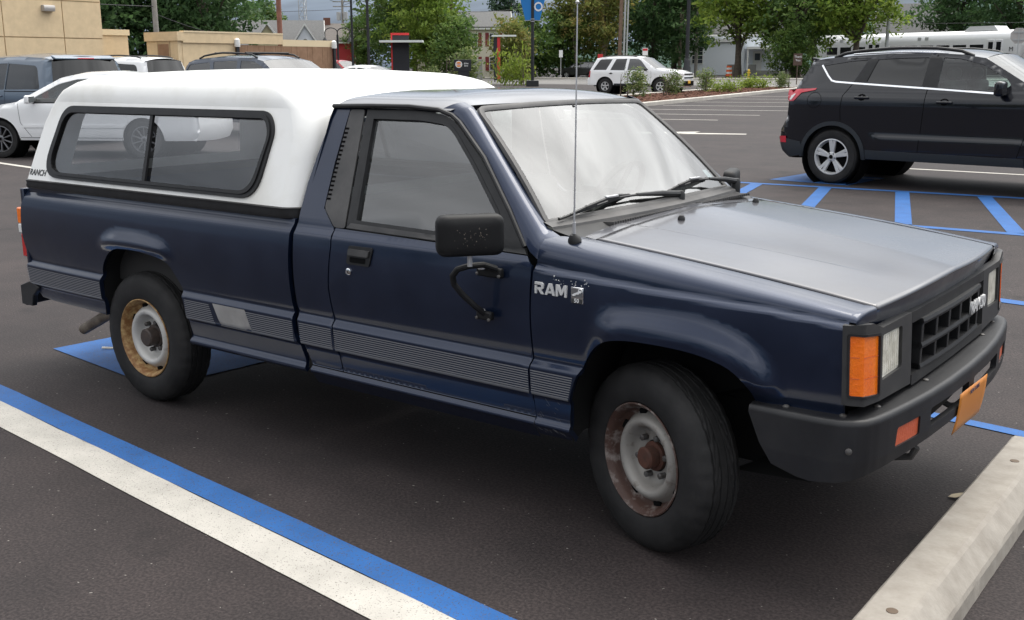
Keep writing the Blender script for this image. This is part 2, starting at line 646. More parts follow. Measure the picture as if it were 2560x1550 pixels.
def noise(nt, vec, scale, detail=3.0, rough=0.55, lo=0.35, hi=0.65, typ='n'):
    if typ == 'v':
        n = N(nt, 'ShaderNodeTexVoronoi')
        n.inputs['Scale'].default_value = scale
        o = n.outputs['Distance']
    else:
        n = N(nt, 'ShaderNodeTexNoise')
        n.inputs['Scale'].default_value = scale
        n.inputs['Detail'].default_value = detail
        n.inputs['Roughness'].default_value = rough
        o = n.outputs['Fac']
    nt.links.new(vec, n.inputs['Vector'])
    mr = N(nt, 'ShaderNodeMapRange')
    mr.inputs['From Min'].default_value = lo
    mr.inputs['From Max'].default_value = hi
    nt.links.new(o, mr.inputs['Value'])
    return mr.outputs[0], o


def ground_mat(name, base, dark, light, rough=0.86, chips=True, paint=None):
    m = bpy.data.materials.new(name)
    m.use_nodes = True
    nt = m.node_tree
    b = nt.nodes['Principled BSDF']
    b.inputs['Specular IOR Level'].default_value = 0.30
    tc = N(nt, 'ShaderNodeTexCoord')
    v = tc.outputs['Object']
    fine, fo = noise(nt, v, 210, 3, 0.7, 0.32, 0.70)
    agg, ao = noise(nt, v, 95, 2, 0.5, 0.38, 0.66)
    mid, _ = noise(nt, v, 2.2, 6, 0.6, 0.38, 0.66)
    big, _ = noise(nt, v, 0.35, 5, 0.55, 0.36, 0.64)
    c = mix_rgb(nt, dark, base, fine)
    c = mix_rgb(nt, c, light, mix_rgb(nt, (0, 0, 0), (0.42, 0.42, 0.42), agg))
    s = mix_rgb(nt, (0.80, 0.80, 0.81), (1.12, 1.10, 1.09), mid)
    c = mix_rgb(nt, c, s, 1.0, 'MULTIPLY')
    s2 = mix_rgb(nt, (0.84, 0.85, 0.86), (1.14, 1.12, 1.10), big)
    c = mix_rgb(nt, c, s2, 1.0, 'MULTIPLY')
    if paint:
        cov, _ = noise(nt, v, 170, 3, 0.6, paint[1], paint[1] + 0.10)
        wear, _ = noise(nt, v, 5, 6, 0.6, 0.3, 0.75)
        pc = mix_rgb(nt, paint[0], tuple(k * 0.72 for k in paint[0]), wear)
        c = mix_rgb(nt, c, pc, cov)
    elif chips:
        ch, _ = noise(nt, v, 52, 1, 0.5, 0.765, 0.785)
        c = mix_rgb(nt, c, (0.20, 0.185, 0.17), ch)
        st, _ = noise(nt, v, 1.9, 5, 0.55, 0.61, 0.70)
        c = mix_rgb(nt, c, (0.009, 0.0075, 0.008), mix_rgb(nt, (0, 0, 0), (0.6, 0.6, 0.6), st))
    nt.links.new(c, b.inputs['Base Color'])
    b.inputs['Roughness'].default_value = rough
    bp = N(nt, 'ShaderNodeBump')
    bp.inputs['Strength'].default_value = 0.45 if not paint else 0.25
    bp.inputs['Distance'].default_value = 0.004
    nt.links.new(ao, bp.inputs['Height'])
    nt.links.new(bp.outputs[0], b.inputs['Normal'])
    M[name] = m


ground_mat('asphalt', (0.0290, 0.0228, 0.0230), (0.0110, 0.0085, 0.0090), (0.076, 0.0615, 0.0595), 0.80)
ground_mat('road', (0.17, 0.165, 0.16), (0.12, 0.118, 0.115), (0.24, 0.235, 0.23), chips=False)
ground_mat('paint_blue', (0.072, 0.064, 0.066), (0.034, 0.030, 0.032), (0.15, 0.135, 0.13), 0.7, paint=((0.022, 0.115, 0.345), 0.335))
ground_mat('paint_white', (0.072, 0.064, 0.066), (0.034, 0.030, 0.032), (0.15, 0.135, 0.13), 0.7, paint=((0.50, 0.475, 0.43), 0.305))
mat('concrete', (0.23, 0.205, 0.175), 0.85, col2=(0.31, 0.285, 0.25), vscale=14, lo=0.3, hi=0.66, bump=0.3, bscale=90, bdist=0.003, detail=9)
mat('sidewalk', (0.40, 0.375, 0.335), 0.85, col2=(0.48, 0.455, 0.41), vscale=1.5)
mat('mulch', (0.050, 0.021, 0.013), 0.95, col2=(0.11, 0.050, 0.032), vscale=9, bump=1.0, bscale=14, bdist=0.05, spec=0.1)
mat('grass', (0.06, 0.10, 0.025), 0.95, col2=(0.11, 0.135, 0.04), vscale=1.1, spec=0.1)
mat('rebar', (0.12, 0.085, 0.06), 0.7, metal=0.3)


def sheet(name, pts, mtl, dz, kind='structure', parent=None):
    mb = MB()
    mb.add([(x, y, gz(x, y) + dz) for x, y in pts], [tuple(range(len(pts)))])
    o = mb.build(name, mtl, parent, smooth=0, fix=False)
    me = o.data
    if me.polygons[0].normal.z < 0:
        me.flip_normals()
    if kind and parent is None: o['kind'] = kind
    return o


mb = MB()
ys = [-900, 2, 170, 2400]
mb.grid([[(x, y, gz(x, y)) for x in (-2200, -60, 40, 2200)] for y in ys])
g = mb.build('ground', 'asphalt', smooth=0, fix=False)
if g.data.polygons[0].normal.z < 0: g.data.flip_normals()
g['kind'] = 'structure'

LA = R(-5.4)
ax_, ay_ = math.cos(LA), math.sin(LA)


def lot(a, n):
    return (a * ax_ - n * ay_, a * ay_ + n * ax_)


def wobble_line(name, a0, a1, n0, n1, mtl, seg=40, j=0.003):
    """a painted line with hand-sprayed, slightly uneven edges"""
    A, B = [], []
    for i in range(seg + 1):
        a = a0 + (a1 - a0) * i / seg
        A.append(lot(a, n0 + rnd.uniform(-j, j)))
        B.append(lot(a, n1 + rnd.uniform(-j, j)))
    mb = MB()
    vs = [(x, y, gz(x, y) + 0.004) for x, y in A] + [(x, y, gz(x, y) + 0.004) for x, y in B]
    k = seg + 1
    mb.add(vs, [(i, i + 1, i + 1 + k, i + k) for i in range(seg)])
    o = mb.build(name, mtl, smooth=0, fix=False)
    if o.data.polygons[0].normal.z < 0: o.data.flip_normals()
    o['kind'] = 'structure'
    return o


wobble_line('parking_line', -6.2, 3.0, -1.505, -1.392, 'paint_blue')
wobble_line('parking_line', -6.2, 3.0, -1.668, -1.507, 'paint_white')
wobble_line('parking_line', -4.9, 3.0, 1.20, 1.277, 'paint_blue')
wobble_line('parking_line', -4.9, 3.0, 3.845, 3.965, 'paint_blue')
# accessible-space square under the truck, with its white figure
hc0 = (-3.944, -0.526)


def isa(corner, s=1.12):
    def q(a, n):
        return (corner[0] + a * ax_ - n * ay_, corner[1] + a * ay_ + n * ax_)
    o = sheet('accessible_parking_marking', [q(0, 0), q(s, 0), q(s, s), q(0, s)], 'paint_blue', 0.004)
    fig = MB()

    def quad(pts):
        pts = [(a_ * .8 + .34, n_ * .6 + .58) for a_, n_ in pts]
        fig.add([(*q(*p), gz(*q(*p)) + 0.008) for p in pts], [tuple(range(len(pts)))])
    ring = []
    for k in range(18):
        t0, t1 = R(20 + k * 15), R(35 + k * 15)
        cx, cy, ra, rb = 0.42, 0.60, 0.20, 0.28
        quad([(cx + ra * math.cos(t0), cy + ra * math.sin(t0)), (cx + rb * math.cos(t0), cy + rb * math.sin(t0)),
              (cx + rb * math.cos(t1), cy + rb * math.sin(t1)), (cx + ra * math.cos(t1), cy + ra * math.sin(t1))])
    quad([(0.50, 0.50), (0.90, 0.50), (0.90, 0.58), (0.50, 0.58)])
    quad([(0.42, 0.58), (0.52, 0.58), (0.52, 0.82), (0.42, 0.82)])
    quad([(0.94 + 0.08 * math.cos(R(k * 30)), 0.54 + 0.08 * math.sin(R(k * 30))) for k in range(12)])
    f = fig.build('wheelchair_figure', 'paint_white', o, smooth=0)
    for p in f.data.polygons:
        if p.normal.z < 0: p.flip()
    return o


isa(hc0)
isa((-4.30, 10.02))


def line_xy(name, p, q, w, mtl):
    d = Vector((q[0] - p[0], q[1] - p[1])).normalized()
    n = Vector((-d.y, d.x)) * (w / 2)
    return sheet(name, [(p[0] + n.x, p[1] + n.y), (p[0] - n.x, p[1] - n.y), (q[0] - n.x, q[1] - n.y), (q[0] + n.x, q[1] + n.y)], mtl, 0.004)


line_xy('hatch_border_line', (-4.6, 6.78), (2.2, 7.04), 0.13, 'paint_blue')
line_xy('hatch_border_line', (-5.2, 9.42), (2.2, 10.02), 0.13, 'paint_blue')
for a, b in (((-4.22, 9.44), (-3.62, 6.90)), ((-3.33, 9.52), (-2.62, 6.94)), ((-2.39, 9.58), (-1.56, 6.97)),
             ((-1.46, 9.64), (-0.54, 7.01)), ((-0.5, 9.72), (0.5, 7.04))):
    line_xy('hatch_stripe', a, b, 0.16, 'paint_blue')
line_xy('parking_line', (-4.6, 12.52), (2.5, 12.46), 0.11, 'paint_white')
line_xy('parking_line', (-21.5, 6.1), (-13.9, 5.24), 0.11, 'paint_white')
for k, (ex, ey) in enumerate(((-11.5, 23.0), (-11.6, 25.9), (-11.9, 28.95), (-12.3, 32.1), (-12.8, 35.5), (-13.4, 39.0), (-14, 42.4))):
    L = 4.2 if k == 0 else 5.4
    line_xy('parking_line', (ex, ey), (ex - L * math.cos(R(13)), ey - L * math.sin(R(13))), 0.13, 'paint_white')
# direction arrow painted in the lane
sheet('lane_arrow', [(-10.6, 17.2), (-8.4, 18.1), (-8.5, 18.35), (-9.6, 18.0), (-9.7, 18.5), (-10.9, 17.5), (-9.9, 17.3)], 'paint_white', 0.004)

# ------------------------------------------------------------------ planted island, street, verge
near = [(-16.6, 22.5), (-17.2, 26), (-17.85, 30.1), (-18.6, 36), (-20.2, 46), (-21.1, 52.5)]
back = [(-24.8, 55.0), (-24.6, 52), (-24.1, 46), (-23.4, 39.4), (-22.6, 34), (-21.0, 27), (-19.5, 22.5)]
sheet('planting_bed', near + back, 'mulch', 0.09)


def kerb(name, pts, w=0.16, h=0.14):
    path = []
    for i, p in enumerate(pts):
        a, b = pts[max(i - 1, 0)], pts[min(i + 1, len(pts) - 1)]
        d = Vector((b[0] - a[0], b[1] - a[1], 0)).normalized()
        path.append(((p[0], p[1], gz(*p)), Vector((-d.y, d.x, 0)), (0, 0, 1)))
    mb = MB()
    mb.sweep(path, [(-w / 2, -0.05), (-w / 2, h - .02), (-w / 2 + .02, h), (w / 2 - .02, h), (w / 2, h - .02), (w / 2, -0.05)])
    o = mb.build(name, 'sidewalk', smooth=0)
    o['kind'] = 'structure'
    return o


kerb('island_kerb', near, 0.20)
kerb('island_kerb', [near[-1]] + back + [near[0]], 0.18)
sheet('street', [(-140, 58), (60, 60), (60, 79.5), (-140, 77)], 'road', 0.004)
kerb('street_kerb', [(-140, 77.4), (-58, 76.6), (-37, 78.6), (60, 80)], 1.3, 0.13)
sheet('verge', [(-140, 78), (-58, 77.2), (-37, 79.2), (60, 80.7), (200, 330), (-420, 330)], 'grass', 0.012)

# ------------------------------------------------------------------ concrete wheel stop
ws = MB()
prof = [(.778, 0), (.782, .03), (.796, .112), (.806, .122), (.915, .124), (.928, .116), (.974, .064), (.980, .05), (.984, 0)]
rows = []
for i in range(61):
    y = -1.07 + 1.835 * i / 60
    rows.append([(x + rnd.uniform(-.0006, .0006), y, max(0, z + (rnd.uniform(-.0006, .0006) if z > .02 else 0))) for x, z in prof])
ws.grid(rows)
ws.add(rows[0], [tuple(range(len(prof)))])
ws.add(rows[-1], [tuple(range(len(prof) - 1, -1, -1))])
wso = ws.build('wheel_stop', 'concrete', smooth=16)
T(wso, 'pale concrete wheel stop lying in front of the blue pickup', 'wheel stop')
for py in (-0.93, 0.46):
    mb = MB()
    mb.lathe([(0.016, .121), (0.016, .1245), (0.011, .1250), (0.0, .1248)], (.872, py, 0), (0, 0, 1), 14)
    mb.build('anchor_pin', 'rebar', wso)

# litter on the asphalt
mat('butt', (0.75, 0.70, 0.60), 0.8)
mat('dry_leaf', (0.40, 0.34, 0.24), 0.8)
mb = MB()
mb.tube([(-3.72, -.36, .008), (-3.66, -.33, .008)], .007, 8)
T(mb.build('cigarette_butt', 'butt'), 'white cigarette butt on the asphalt behind the tailpipe', 'litter')
mb = MB()
lf = [(0, 0), (.02, .016), (.05, .014), (.075, 0), (.05, -.012), (.02, -.016)]
mb.prism(lf, lambda x, y: (.70 + x * .8 - y * .6, .26 + x * .6 + y * .8, .006 + 8 * y * y + 3 * x * x), lambda x, y: (.70 + x * .8 - y * .6, .26 + x * .6 + y * .8, .0075 + 8 * y * y + 3 * x * x))
T(mb.build('dry_leaf', 'dry_leaf', smooth=0), 'pale dry leaf on the asphalt beside the wheel stop', 'leaf')
# ------------------------------------------------------------------ pickup truck: body surface
FA = [(-.243, .318), (-.257, .375), (-.250, .477), (-.212, .576), (-.165, .653), (-.108, .699), (-.037, .718), (.092, .722),
      (.200, .717), (.266, .706), (.320, .690), (.351, .672), (.380, .645), (.396, .615), (.402, .575)]
RA = [(-2.940, .386), (-2.932, .582), (-2.915, .620), (-2.889, .658), (-2.839, .705), (-2.777, .730), (-2.690, .738), (-2.597, .739),
      (-2.459, .725), (-2.415, .713), (-2.379, .694), (-2.339, .647), (-2.305, .585), (-2.285, .50), (-2.28, .345)]


def chaikin(p, n=2):
    for _ in range(n):
        q = [p[0]]
        for a, b in zip(p[:-1], p[1:]):
            q += [(a[0] * .75 + b[0] * .25, a[1] * .75 + b[1] * .25), (a[0] * .25 + b[0] * .75, a[1] * .25 + b[1] * .75)]
        p = q + [p[-1]]
    return p


FA, RA = chaikin(FA), chaikin(RA)
_zt = np.arange(0.20, 1.60, 0.001)
_k = [(.20, .72), (.30, .768), (.345, .800), (.355, .811), (.364, .811), (.381, .793), (.460, .804), (.466, .818), (.564, .825), (.587, .804), (.60, .807)]
_zz = [p[0] for p in _k] + list(np.arange(.61, .906, .01)) + [.914, .941, .957, .972, 1.60]
_yy = [p[1] for p in _k] + list(.826 - .64 * (np.arange(.61, .906, .01) - .77) ** 2) + [.8120, .7870, .7835, .7790, .7790 - (1.60 - .972) * .371]
_w = np.interp(_zt, _zz, _yy)
_ker = np.exp(-.5 * (np.arange(-12, 13) / 3.2) ** 2); _ker /= _ker.sum()
_w = np.convolve(np.pad(_w, 12, mode='edge'), _ker, 'valid')


def sstep(a, b, x):
    t = np.clip((x - a) / (b - a), 0, 1)
    return t * t * (3 - 2 * t)


def hw(x, z):
    w = np.interp(z, _zt, _w)
    w = w - .022 * np.clip((x - .05) / .60, 0, 2) ** 2 - .013 * np.clip((-2.85 - x) / .75, 0, 2) ** 2
    ef = polydist(x, z, FA)
    t = np.clip((.112 - ef) / .092, 0, 1)
    bf = .036 * (t - .09 * np.sin(2 * math.pi * t)) * sstep(-.20, -.06, x) * sstep(.56, .66, z) * sstep(.50, .44, x)
    er = polydist(x, z, RA)
    t = np.clip((.100 - er) / .082, 0, 1)
    br = .026 * (t - .09 * np.sin(2 * math.pi * t)) * sstep(.70, .775, z) * sstep(-2.96, -2.86, x) * sstep(-2.30, -2.42, x)
    return w + bf + br


def crease(x):
    return np.interp(x, [-.45, -.4, 0, .42, .69], [.914, .912, .891, .877, .858])


_hp = np.polyfit([-.50, -.23, .017, .356, .60, .70], [1.010, .987, .961, .926, .893, .878], 3)


def hoodz(x):
    return np.polyval(_hp, x)


def side(s):
    def f(u, v):
        u, v = np.asarray(u, float), np.asarray(v, float)
        return np.stack([u, s * hw(u, v), v], 1)
    return f


def fender(s):
    """below the crease the body side, above it the shoulder rolling over to the bonnet gap"""
    def f(u, v):
        u, v = np.asarray(u, float), np.asarray(v, float)
        zc = crease(u)
        t = np.clip((v - zc) / .20, 0, 1)
        cham = .017 * sstep(zc - .024, zc - .002, v)
        y0 = hw(u, np.minimum(v, zc)) - cham
        zb = np.minimum(v, zc)
        zh = hoodz(u)
        tap = .022 * np.clip((u - .05) / .60, 0, 2) ** 2
        y1, y2 = .793 - tap, .668 - tap * .3
        y0c = hw(u, zc) - .017
        yb = y0c * (1 - t) ** 2 + 2 * t * (1 - t) * y1 + t * t * y2
        zz = zc * (1 - t) ** 2 + 2 * t * (1 - t) * (zh + .004) + t * t * zh
        up_ = v > zc
        return np.stack([u, s * np.where(up_, yb, y0), np.where(up_, zz, zb)], 1)
    return f


truck = empty('pickup_truck')
T(truck, 'dark blue pickup truck with a white camper shell and rusty steel wheels', 'pickup truck')


def cutz(pts, e=0.0):
    return pts


for s in (-1, 1):
    o3 = (0, s, 0)
    # ---- bed side
    bed = [(-3.592, .475), (-3.525, .400), (-3.40, .393), (-3.14, .392), (-2.940, .386)] + RA[1:] + [(-1.532, .345), (-1.552, .42), (-1.578, .50), (-1.590, .62), (-1.588, .82), (-1.583, .960), (-3.572, .960), (-3.610, .86), (-3.618, .72), (-3.604, .60)]
    bs = panel('bed_side', side(s), bed, 'navy', truck, step=.018, vstep=.010, out=o3, lip=.02)
    # ---- cab quarter with pillar
    cab = [(-1.503, .380), (-1.334, .380), (-1.358, .565), (-1.369, .718), (-1.352, .882), (-1.357, .936), (-1.363, .945), (-1.435, 1.013), (-1.435, 1.052),
           (-1.432, 1.185), (-1.420, 1.319), (-1.412, 1.394), (-1.494, 1.398), (-1.515, 1.308), (-1.536, 1.212), (-1.556, 1.099), (-1.562, .995),
           (-1.560, .82), (-1.560, .62), (-1.548, .50), (-1.521, .42)]
    cq = panel('cab_quarter', side(s), cab, 'navy', truck, step=.022, vstep=.014, out=o3, lip=.02)
    # ---- rocker panel
    rk = [(-1.503, .312), (-.397, .312), (-.397, .374), (-1.503, .374)]
    mb = MB()
    zr_ = [.300, .312, .325, .338, .345, .350, .354, .358, .361, .364, .367, .370, .373, .3765]
    xr_ = np.linspace(-1.503, -.397, 45)
    mb.grid([[(float(x), s * float(hw(np.array([x]), np.array([z]))[0]), z) for x in xr_] for z in zr_])
    mb.build('rocker_panel', 'navy', truck, smooth=60)
    # ---- door
    dr = [(-1.328, .380), (-.397, .380), (-.409, .48), (-.412, .55), (-.404, .588), (-.405, .766), (-.405, .905), (-.435, .932), (-1.351, .945), (-1.346, .882), (-1.362, .718), (-1.351, .565)]
    dlip = panel('door', side(s), dr, 'navy', truck, step=.03, vstep=.014, out=o3, lip=.014)
    # ---- front fender
    fd = [(-.392, .316)] + FA[:-1] + [(.404, .590), (.653, .575), (.653, .862), (.656, 1.055), (-.300, 1.11), (-.395, 1.04), (-.395, .90), (-.399, .766), (-.398, .59), (-.406, .55), (-.403, .47)]
    ff = panel('front_fender', fender(s), fd, 'navy', truck, step=.013, vstep=.009, out=(0, s, .4), lip=.018)
    # ---- stripes printed along the body
    vv, ffs, nn_ = [], [], []

    def stripes(par, x0, x1, sl0=0.0, sl1=0.0):
        V_, F_, L_ = [], [], []
        rows_ = [(.4805 + .0085 * k, .4845 + .0085 * k) for k in range(9)] + [(.4665, .4770)]
        for (z0, z1) in rows_:
            q0, q1 = x0 + sl0 * (z0 - .47), x1 + sl1 * (z0 - .47)
            v_, f_, l_ = panel('', side(s), [(q0, z0), (q1, z0), (q1, z1), (q0, z1)], None, step=.06, vstep=.5, out=o3, lip=0, off=.0012, ret=True)
            b = len(V_)
            V_ += v_; F_ += [tuple(i + b for i in f) for f in f_]; L_ += l_
        raw('stripe_decal', V_, F_, L_, 'stripe_grey', par)
    stripes(bs, -3.60, -2.936, -.10, 0)
    stripes(bs, -2.284, -2.085, 0, -.35)
    stripes(bs, -1.845, -1.585, -.35, 0)
    stripes(cq, -1.545, -1.362)
    stripes(dlip, -1.348, -.412)
    stripes(ff, -.402, -.252, 0, .25)
    panel('reflector_patch', side(s), [(-2.045, .4665), (-1.840, .4665), (-1.875, .560), (-2.085, .560)], 'patch_grey', bs, step=.04, out=o3, lip=.001, off=.0016)
    # ---- pillar vent (black, louvred)
    vt = rounded([(-1.407, 1.384), (-1.331, 1.386), (-1.300, .947), (-1.357, .947), (-1.429, 1.016)], .012)
    vent = panel('pillar_vent', side(s), vt, 'plastic_worn', truck, step=.03, out=o3, lip=.006, off=.003)
    for k in range(17):
        z = 1.050 + k * .0165
        xl = np.interp(z, [1.05, 1.185, 1.32], [-1.428, -1.425, -1.413])
        mb = MB()
        y = float(hw(np.array([xl + .01]), np.array([z]))[0]) + .003
        mb.box((xl + .010, s * y, z), (.020, .006, .007))
        mb.build('louvre', 'dark_void', vent, smooth=0)
    # ---- door window: frame, glass, sail
    frame = [(-1.318, 1.386), (-1.093, 1.389), (-.985, 1.384), (-.922, 1.372), (-.878, 1.356), (-.851, 1.338), (-.718, 1.232), (-.552, 1.065), (-.455, .955), (-.440, .935), (-1.292, .948)]
    gl_in = rounded([(-1.284, 1.362), (-1.034, 1.362), (-.91, 1.350), (-.862, 1.322), (-.74, 1.210), (-.585, 1.052), (-.592, .962), (-1.256, .972)],
                    [.012, .03, .05, .04, 0, .02, .01, .012])
    panel('window_frame', side(s), frame, 'plastic_black', dlip, holes=[gl_in], step=.03, out=o3, lip=.016, off=.002)
    panel('window_pane', side(s), gl_in, 'glass_truck', dlip, step=.05, out=o3, lip=0, off=-.010)
    # rubber round the pane
    mb = MB()
    ring = densify(gl_in, .03)
    rp = side(s)(np.array([p[0] for p in ring]), np.array([p[1] for p in ring]))
    cx_ = rp.mean(0)
    path = []
    for i in range(len(rp)):
        d = Vector(rp[(i + 1) % len(rp)] - rp[i - 1]).normalized()
        n = Vector((0, s, .37)).normalized()
        a = d.cross(n)
        if a.dot(Vector(cx_ - rp[i])) < 0: a = -a
        path.append((rp[i], a, n))
    mb.sweep(path, [(-.004, .004), (.010, .004), (.012, -.012), (-.004, -.012)], closed=True)
    mb.build('window_seal', 'rubber_seal', dlip)
    # belt moulding
    bm_ = [(-1.292, .950), (-.595, .940), (-.595, .958), (-1.270, .969)]
    panel('belt_moulding', side(s), bm_, 'plastic_worn', dlip, step=.05, out=o3, lip=.004, off=.005)
    # ---- door handle and lock
    hl = rounded([(-1.258, .822), (-1.138, .822), (-1.122, .893), (-1.248, .892)], .012)
    hd = panel('door_handle', side(s), hl, 'plastic_black', dlip, step=.03, out=o3, lip=.008, off=.006)
    hp = rounded([(-1.246, .856), (-1.142, .856), (-1.138, .880), (-1.244, .880)], .006)
    panel('handle_paddle', side(s), hp, 'plastic_worn', hd, step=.03, out=o3, lip=.006, off=.013)
    hr = rounded([(-1.238, .830), (-1.158, .830), (-1.156, .850), (-1.238, .850)], .006)
    panel('handle_recess', side(s), hr, 'dark_void', hd, step=.03, out=o3, lip=0, off=.0072)
    mb = MB()
    mb.lathe([(.0135, 0), (.0135, .005), (.010, .007), (.0, .007)], (-1.248, s * .825, .793), (0, s, 0), 20)
    lk = mb.build('door_lock', 'chrome', dlip)
    mb = MB()
    mb.box((-1.248, s * .8325, .793), (.002, .001, .009))
    mb.build('keyhole', 'dark_void', lk)
    # ---- inner walls of the wheel openings
    for cx, arch in ((0.07, FA), (-2.65, RA)):
        mb = MB()
        prof_ = [(x, z) for x, z in arch]
        rows_ = []
        for yy in (.800, .72, .60, .50):
            sc = 1.0 + (.035 if yy < .75 else 0.0)
            rows_.append([(cx + (x - cx) * sc, s * yy, z + (sc - 1) * .6) for x, z in prof_])
        mb.grid(rows_)
        mb.add(rows_[-1], [tuple(range(len(prof_)))])
        mb.build('wheel_well', 'under', truck)

# scuffs on the near sill corner, behind the front wheel
_sr = random.Random(9)
mb = MB()
for k in range(22):
    x, z = _sr.uniform(-.385, -.27), _sr.uniform(.335, .455)
    L_, an = _sr.uniform(.006, .030), _sr.uniform(-.9, -.3)
    y = -float(hw(np.array([x]), np.array([z]))[0]) - .0012
    dx_, dz_ = L_ * math.cos(an), L_ * math.sin(an)
    mb.add([(x, y, z), (x + dx_, y, z + dz_), (x + dx_ + .0008, y, z + dz_ + .0008), (x + .0008, y, z + .0008)], [(0, 1, 2, 3)])
mat('scuff', (0.10, 0.10, 0.105), 0.7)
mb.build('paint_scuffs', 'scuff', truck, smooth=0)['kind'] = 'stuff'

# ------------------------------------------------------------------ bonnet
def hood(u, v):
    u, v = np.asarray(u, float), np.asarray(v, float)
    yn = -.372 + .05 * np.clip((u + .25), 0, 1)
    dn = np.abs(v - yn)
    g_ = np.clip(1 - dn / .006, 0, 1) * .0010 * sstep(.62, .35, u)
    step_ = -.0022 * sstep(0, .005, v - yn) * sstep(.60, .30, u)
    yf = .22 - .20 * (u + .29)
    crown = np.where(v < yf, .020 * (1 - ((yf - v) / (yf + .68)) ** 2), .020 * (1 - (v - yf) / (.68 - yf)))
    z = hoodz(u) + .002 + crown
    fold = 0
    return np.stack([u, v, z - g_ + step_], 1)


def hfront(y): return .716 - .034 * (abs(y) / .66) ** 2.5
def hrear(y): return -.290 + .042 * (abs(y) / .66) ** 2


HY = sorted(set([round(-.662 + 1.324 * i / 60, 5) for i in range(61)] + [round(-.376 + .003 * i, 5) for i in range(22)]))


def hood_row(t):
    ys_ = np.array(HY)
    xr_, xf_ = np.array([hrear(y) for y in HY]), np.array([hfront(y) for y in HY])
    if t <= 1.0:
        return hood(xr_ + (xf_ - .014 - xr_) * t, ys_)
    # nose: quarter round, then down to the lip
    p = hood(xf_ - .014, ys_)
    q = t - 1.0
    if q <= .5:
        a_ = q / .5 * math.pi / 2
        return np.stack([p[:, 0] + .016 * math.sin(a_), p[:, 1], p[:, 2] - .001 * math.sin(a_) - .013 * (1 - math.cos(a_))], 1)
    return np.stack([p[:, 0] + .016 - .036 * (q - .5), p[:, 1], p[:, 2] - .014 - (p[:, 2] - .014 - .822) * (q - .5) / .5], 1)


def hood_uv(u, v):
    return None


mb = MB()
rows_ = [[tuple(p) for p in hood_row(t)] for t in list(np.linspace(0, .9, 46)) + [.93, .96, .98, 1.0] + [1 + .5 * k / 8 for k in range(1, 9)]]
mb.grid(rows_)
hoodo = mb.build('hood', 'navy_hood', truck, smooth=30)
sol = hoodo.modifiers.new('solid', 'SOLIDIFY'); sol.thickness = .010; sol.offset = -1 if hoodo.data.polygons[0].normal.z > 0 else 1
mb = MB()
mb.grid([[tuple(p) for p in hood_row(t)] for t in (1.505, 1.6, 1.7, 1.8, 1.9, 2.0)])
mb.build('hood_lip', 'navy', hoodo, smooth=30)
# blue corner closing the fender top down to the lamp bezel
for s in (-1, 1):
    mb = MB()
    rows_ = []
    vs_ = [float(crease(np.array([.653]))[0]) - .004 + .204 * k / 20 for k in range(21)]
    base_ = fender(s)(np.full(21, .652), np.array(vs_))
    for dx_, dz_, dr in ((0, 0, 0), (.020, .001, 0), (.028, .003, 0), (.033, .007, 0), (.035, .012, 0), (.034, .012, .5), (.032, .012, 1)):
        rows_.append([(p[0] + dx_ * (.55 + .45 * i / 20), p[1] * (1 - .004 * dr), (p[2] - dz_ * min(1, i / 6)) * (1 - dr) + dr * .845) for i, p in enumerate(base_)])
    mb.grid(rows_)
    mb.build('fender_nose', 'navy', truck, smooth=50)
for (nx, ny) in ((-.205, -.160), (-.235, .545)):
    z = hood([nx], [ny])[0][2]
    mb = MB()
    mb.lathe([(.014, -.001), (.013, .008), (.008, .016), (0, .017)], (nx, ny, z), (0, 0, 1), 12)
    mb.build('washer_nozzle', 'plastic_black', hoodo)

# body-coloured strip between bonnet and cowl, cowl cover with louvres
mb = MB()
rows_ = []
for k in range(4):
    rows_.append([(hrear(y) - .006 - k * .014, y, float(hood([hrear(y)], [y])[0][2]) - .003 + .002 * k) for y in HY[::3]])
mb.grid(rows_)
mb.build('cowl_strip', 'navy_hood', truck, smooth=60)
mb = MB()
CY = [-.70 + 1.40 * i / 40 for i in range(41)]
def cowl_front(y): return hrear(min(abs(y), .66)) - .052 + .03 * (abs(y) / .7) ** 6
def ws_bot(y): return -.430 + .045 * (1 - (y / .685) ** 2)
rows_ = []
for k in range(6):
    t = k / 5
    rows_.append([((1 - t) * cowl_front(y) + t * (ws_bot(y) + .03), y, (1 - t) * (float(hood([-.29], [max(-.66, min(.66, y))])[0][2]) - .006) + t * 1.012 - .003 * math.sin(t * 3.1)) for y in CY])
mb.grid(rows_)
cowl = mb.build('cowl_cover', 'plastic_black', truck, smooth=60)
for y0, y1 in ((-.44, .12), (.24, .66)):
    n = int((y1 - y0) / .0165)
    for k in range(n):
        y = y0 + (y1 - y0) * (k + .5) / n
        xa, xb = cowl_front(y) + .004 - .012, ws_bot(y) + .005
        xm = (xa + xb) / 2
        mb = MB()
        mb.box((xm + .010, y, 1.0065), (.064, .0075, .010), ry=R(-4))
        mb.build('louvre', 'plastic_worn', cowl, smooth=0)
mb = MB()
rows_ = [[(ws_bot(y) + dx_, y, zz_) for y in CY] for dx_, zz_ in ((.034, 1.008), (.030, 1.020), (-.004, 1.034), (-.012, 1.030))]
mb.grid(rows_)
mb.build('cowl_trim', 'plastic_worn', truck, smooth=40)

# ------------------------------------------------------------------ windscreen, A pillars, roof
def wsf(u, v):
    """u -1..1 across, v 0..1 up"""
    u, v = np.asarray(u, float), np.asarray(v, float)
    xb, zb, yb = -.435 + .045 * (1 - u * u), 1.024 + .004 * (1 - u * u), .690 * u
    xt, zt_, yt = -.828 + .016 * (1 - u * u), 1.398 + .010 * (1 - u * u), .570 * u
    b = .014 * 4 * v * (1 - v)
    return np.stack([xb + (xt - xb) * v + b * .7, yb + (yt - yb) * v, zb + (zt_ - zb) * v + b * .7], 1)


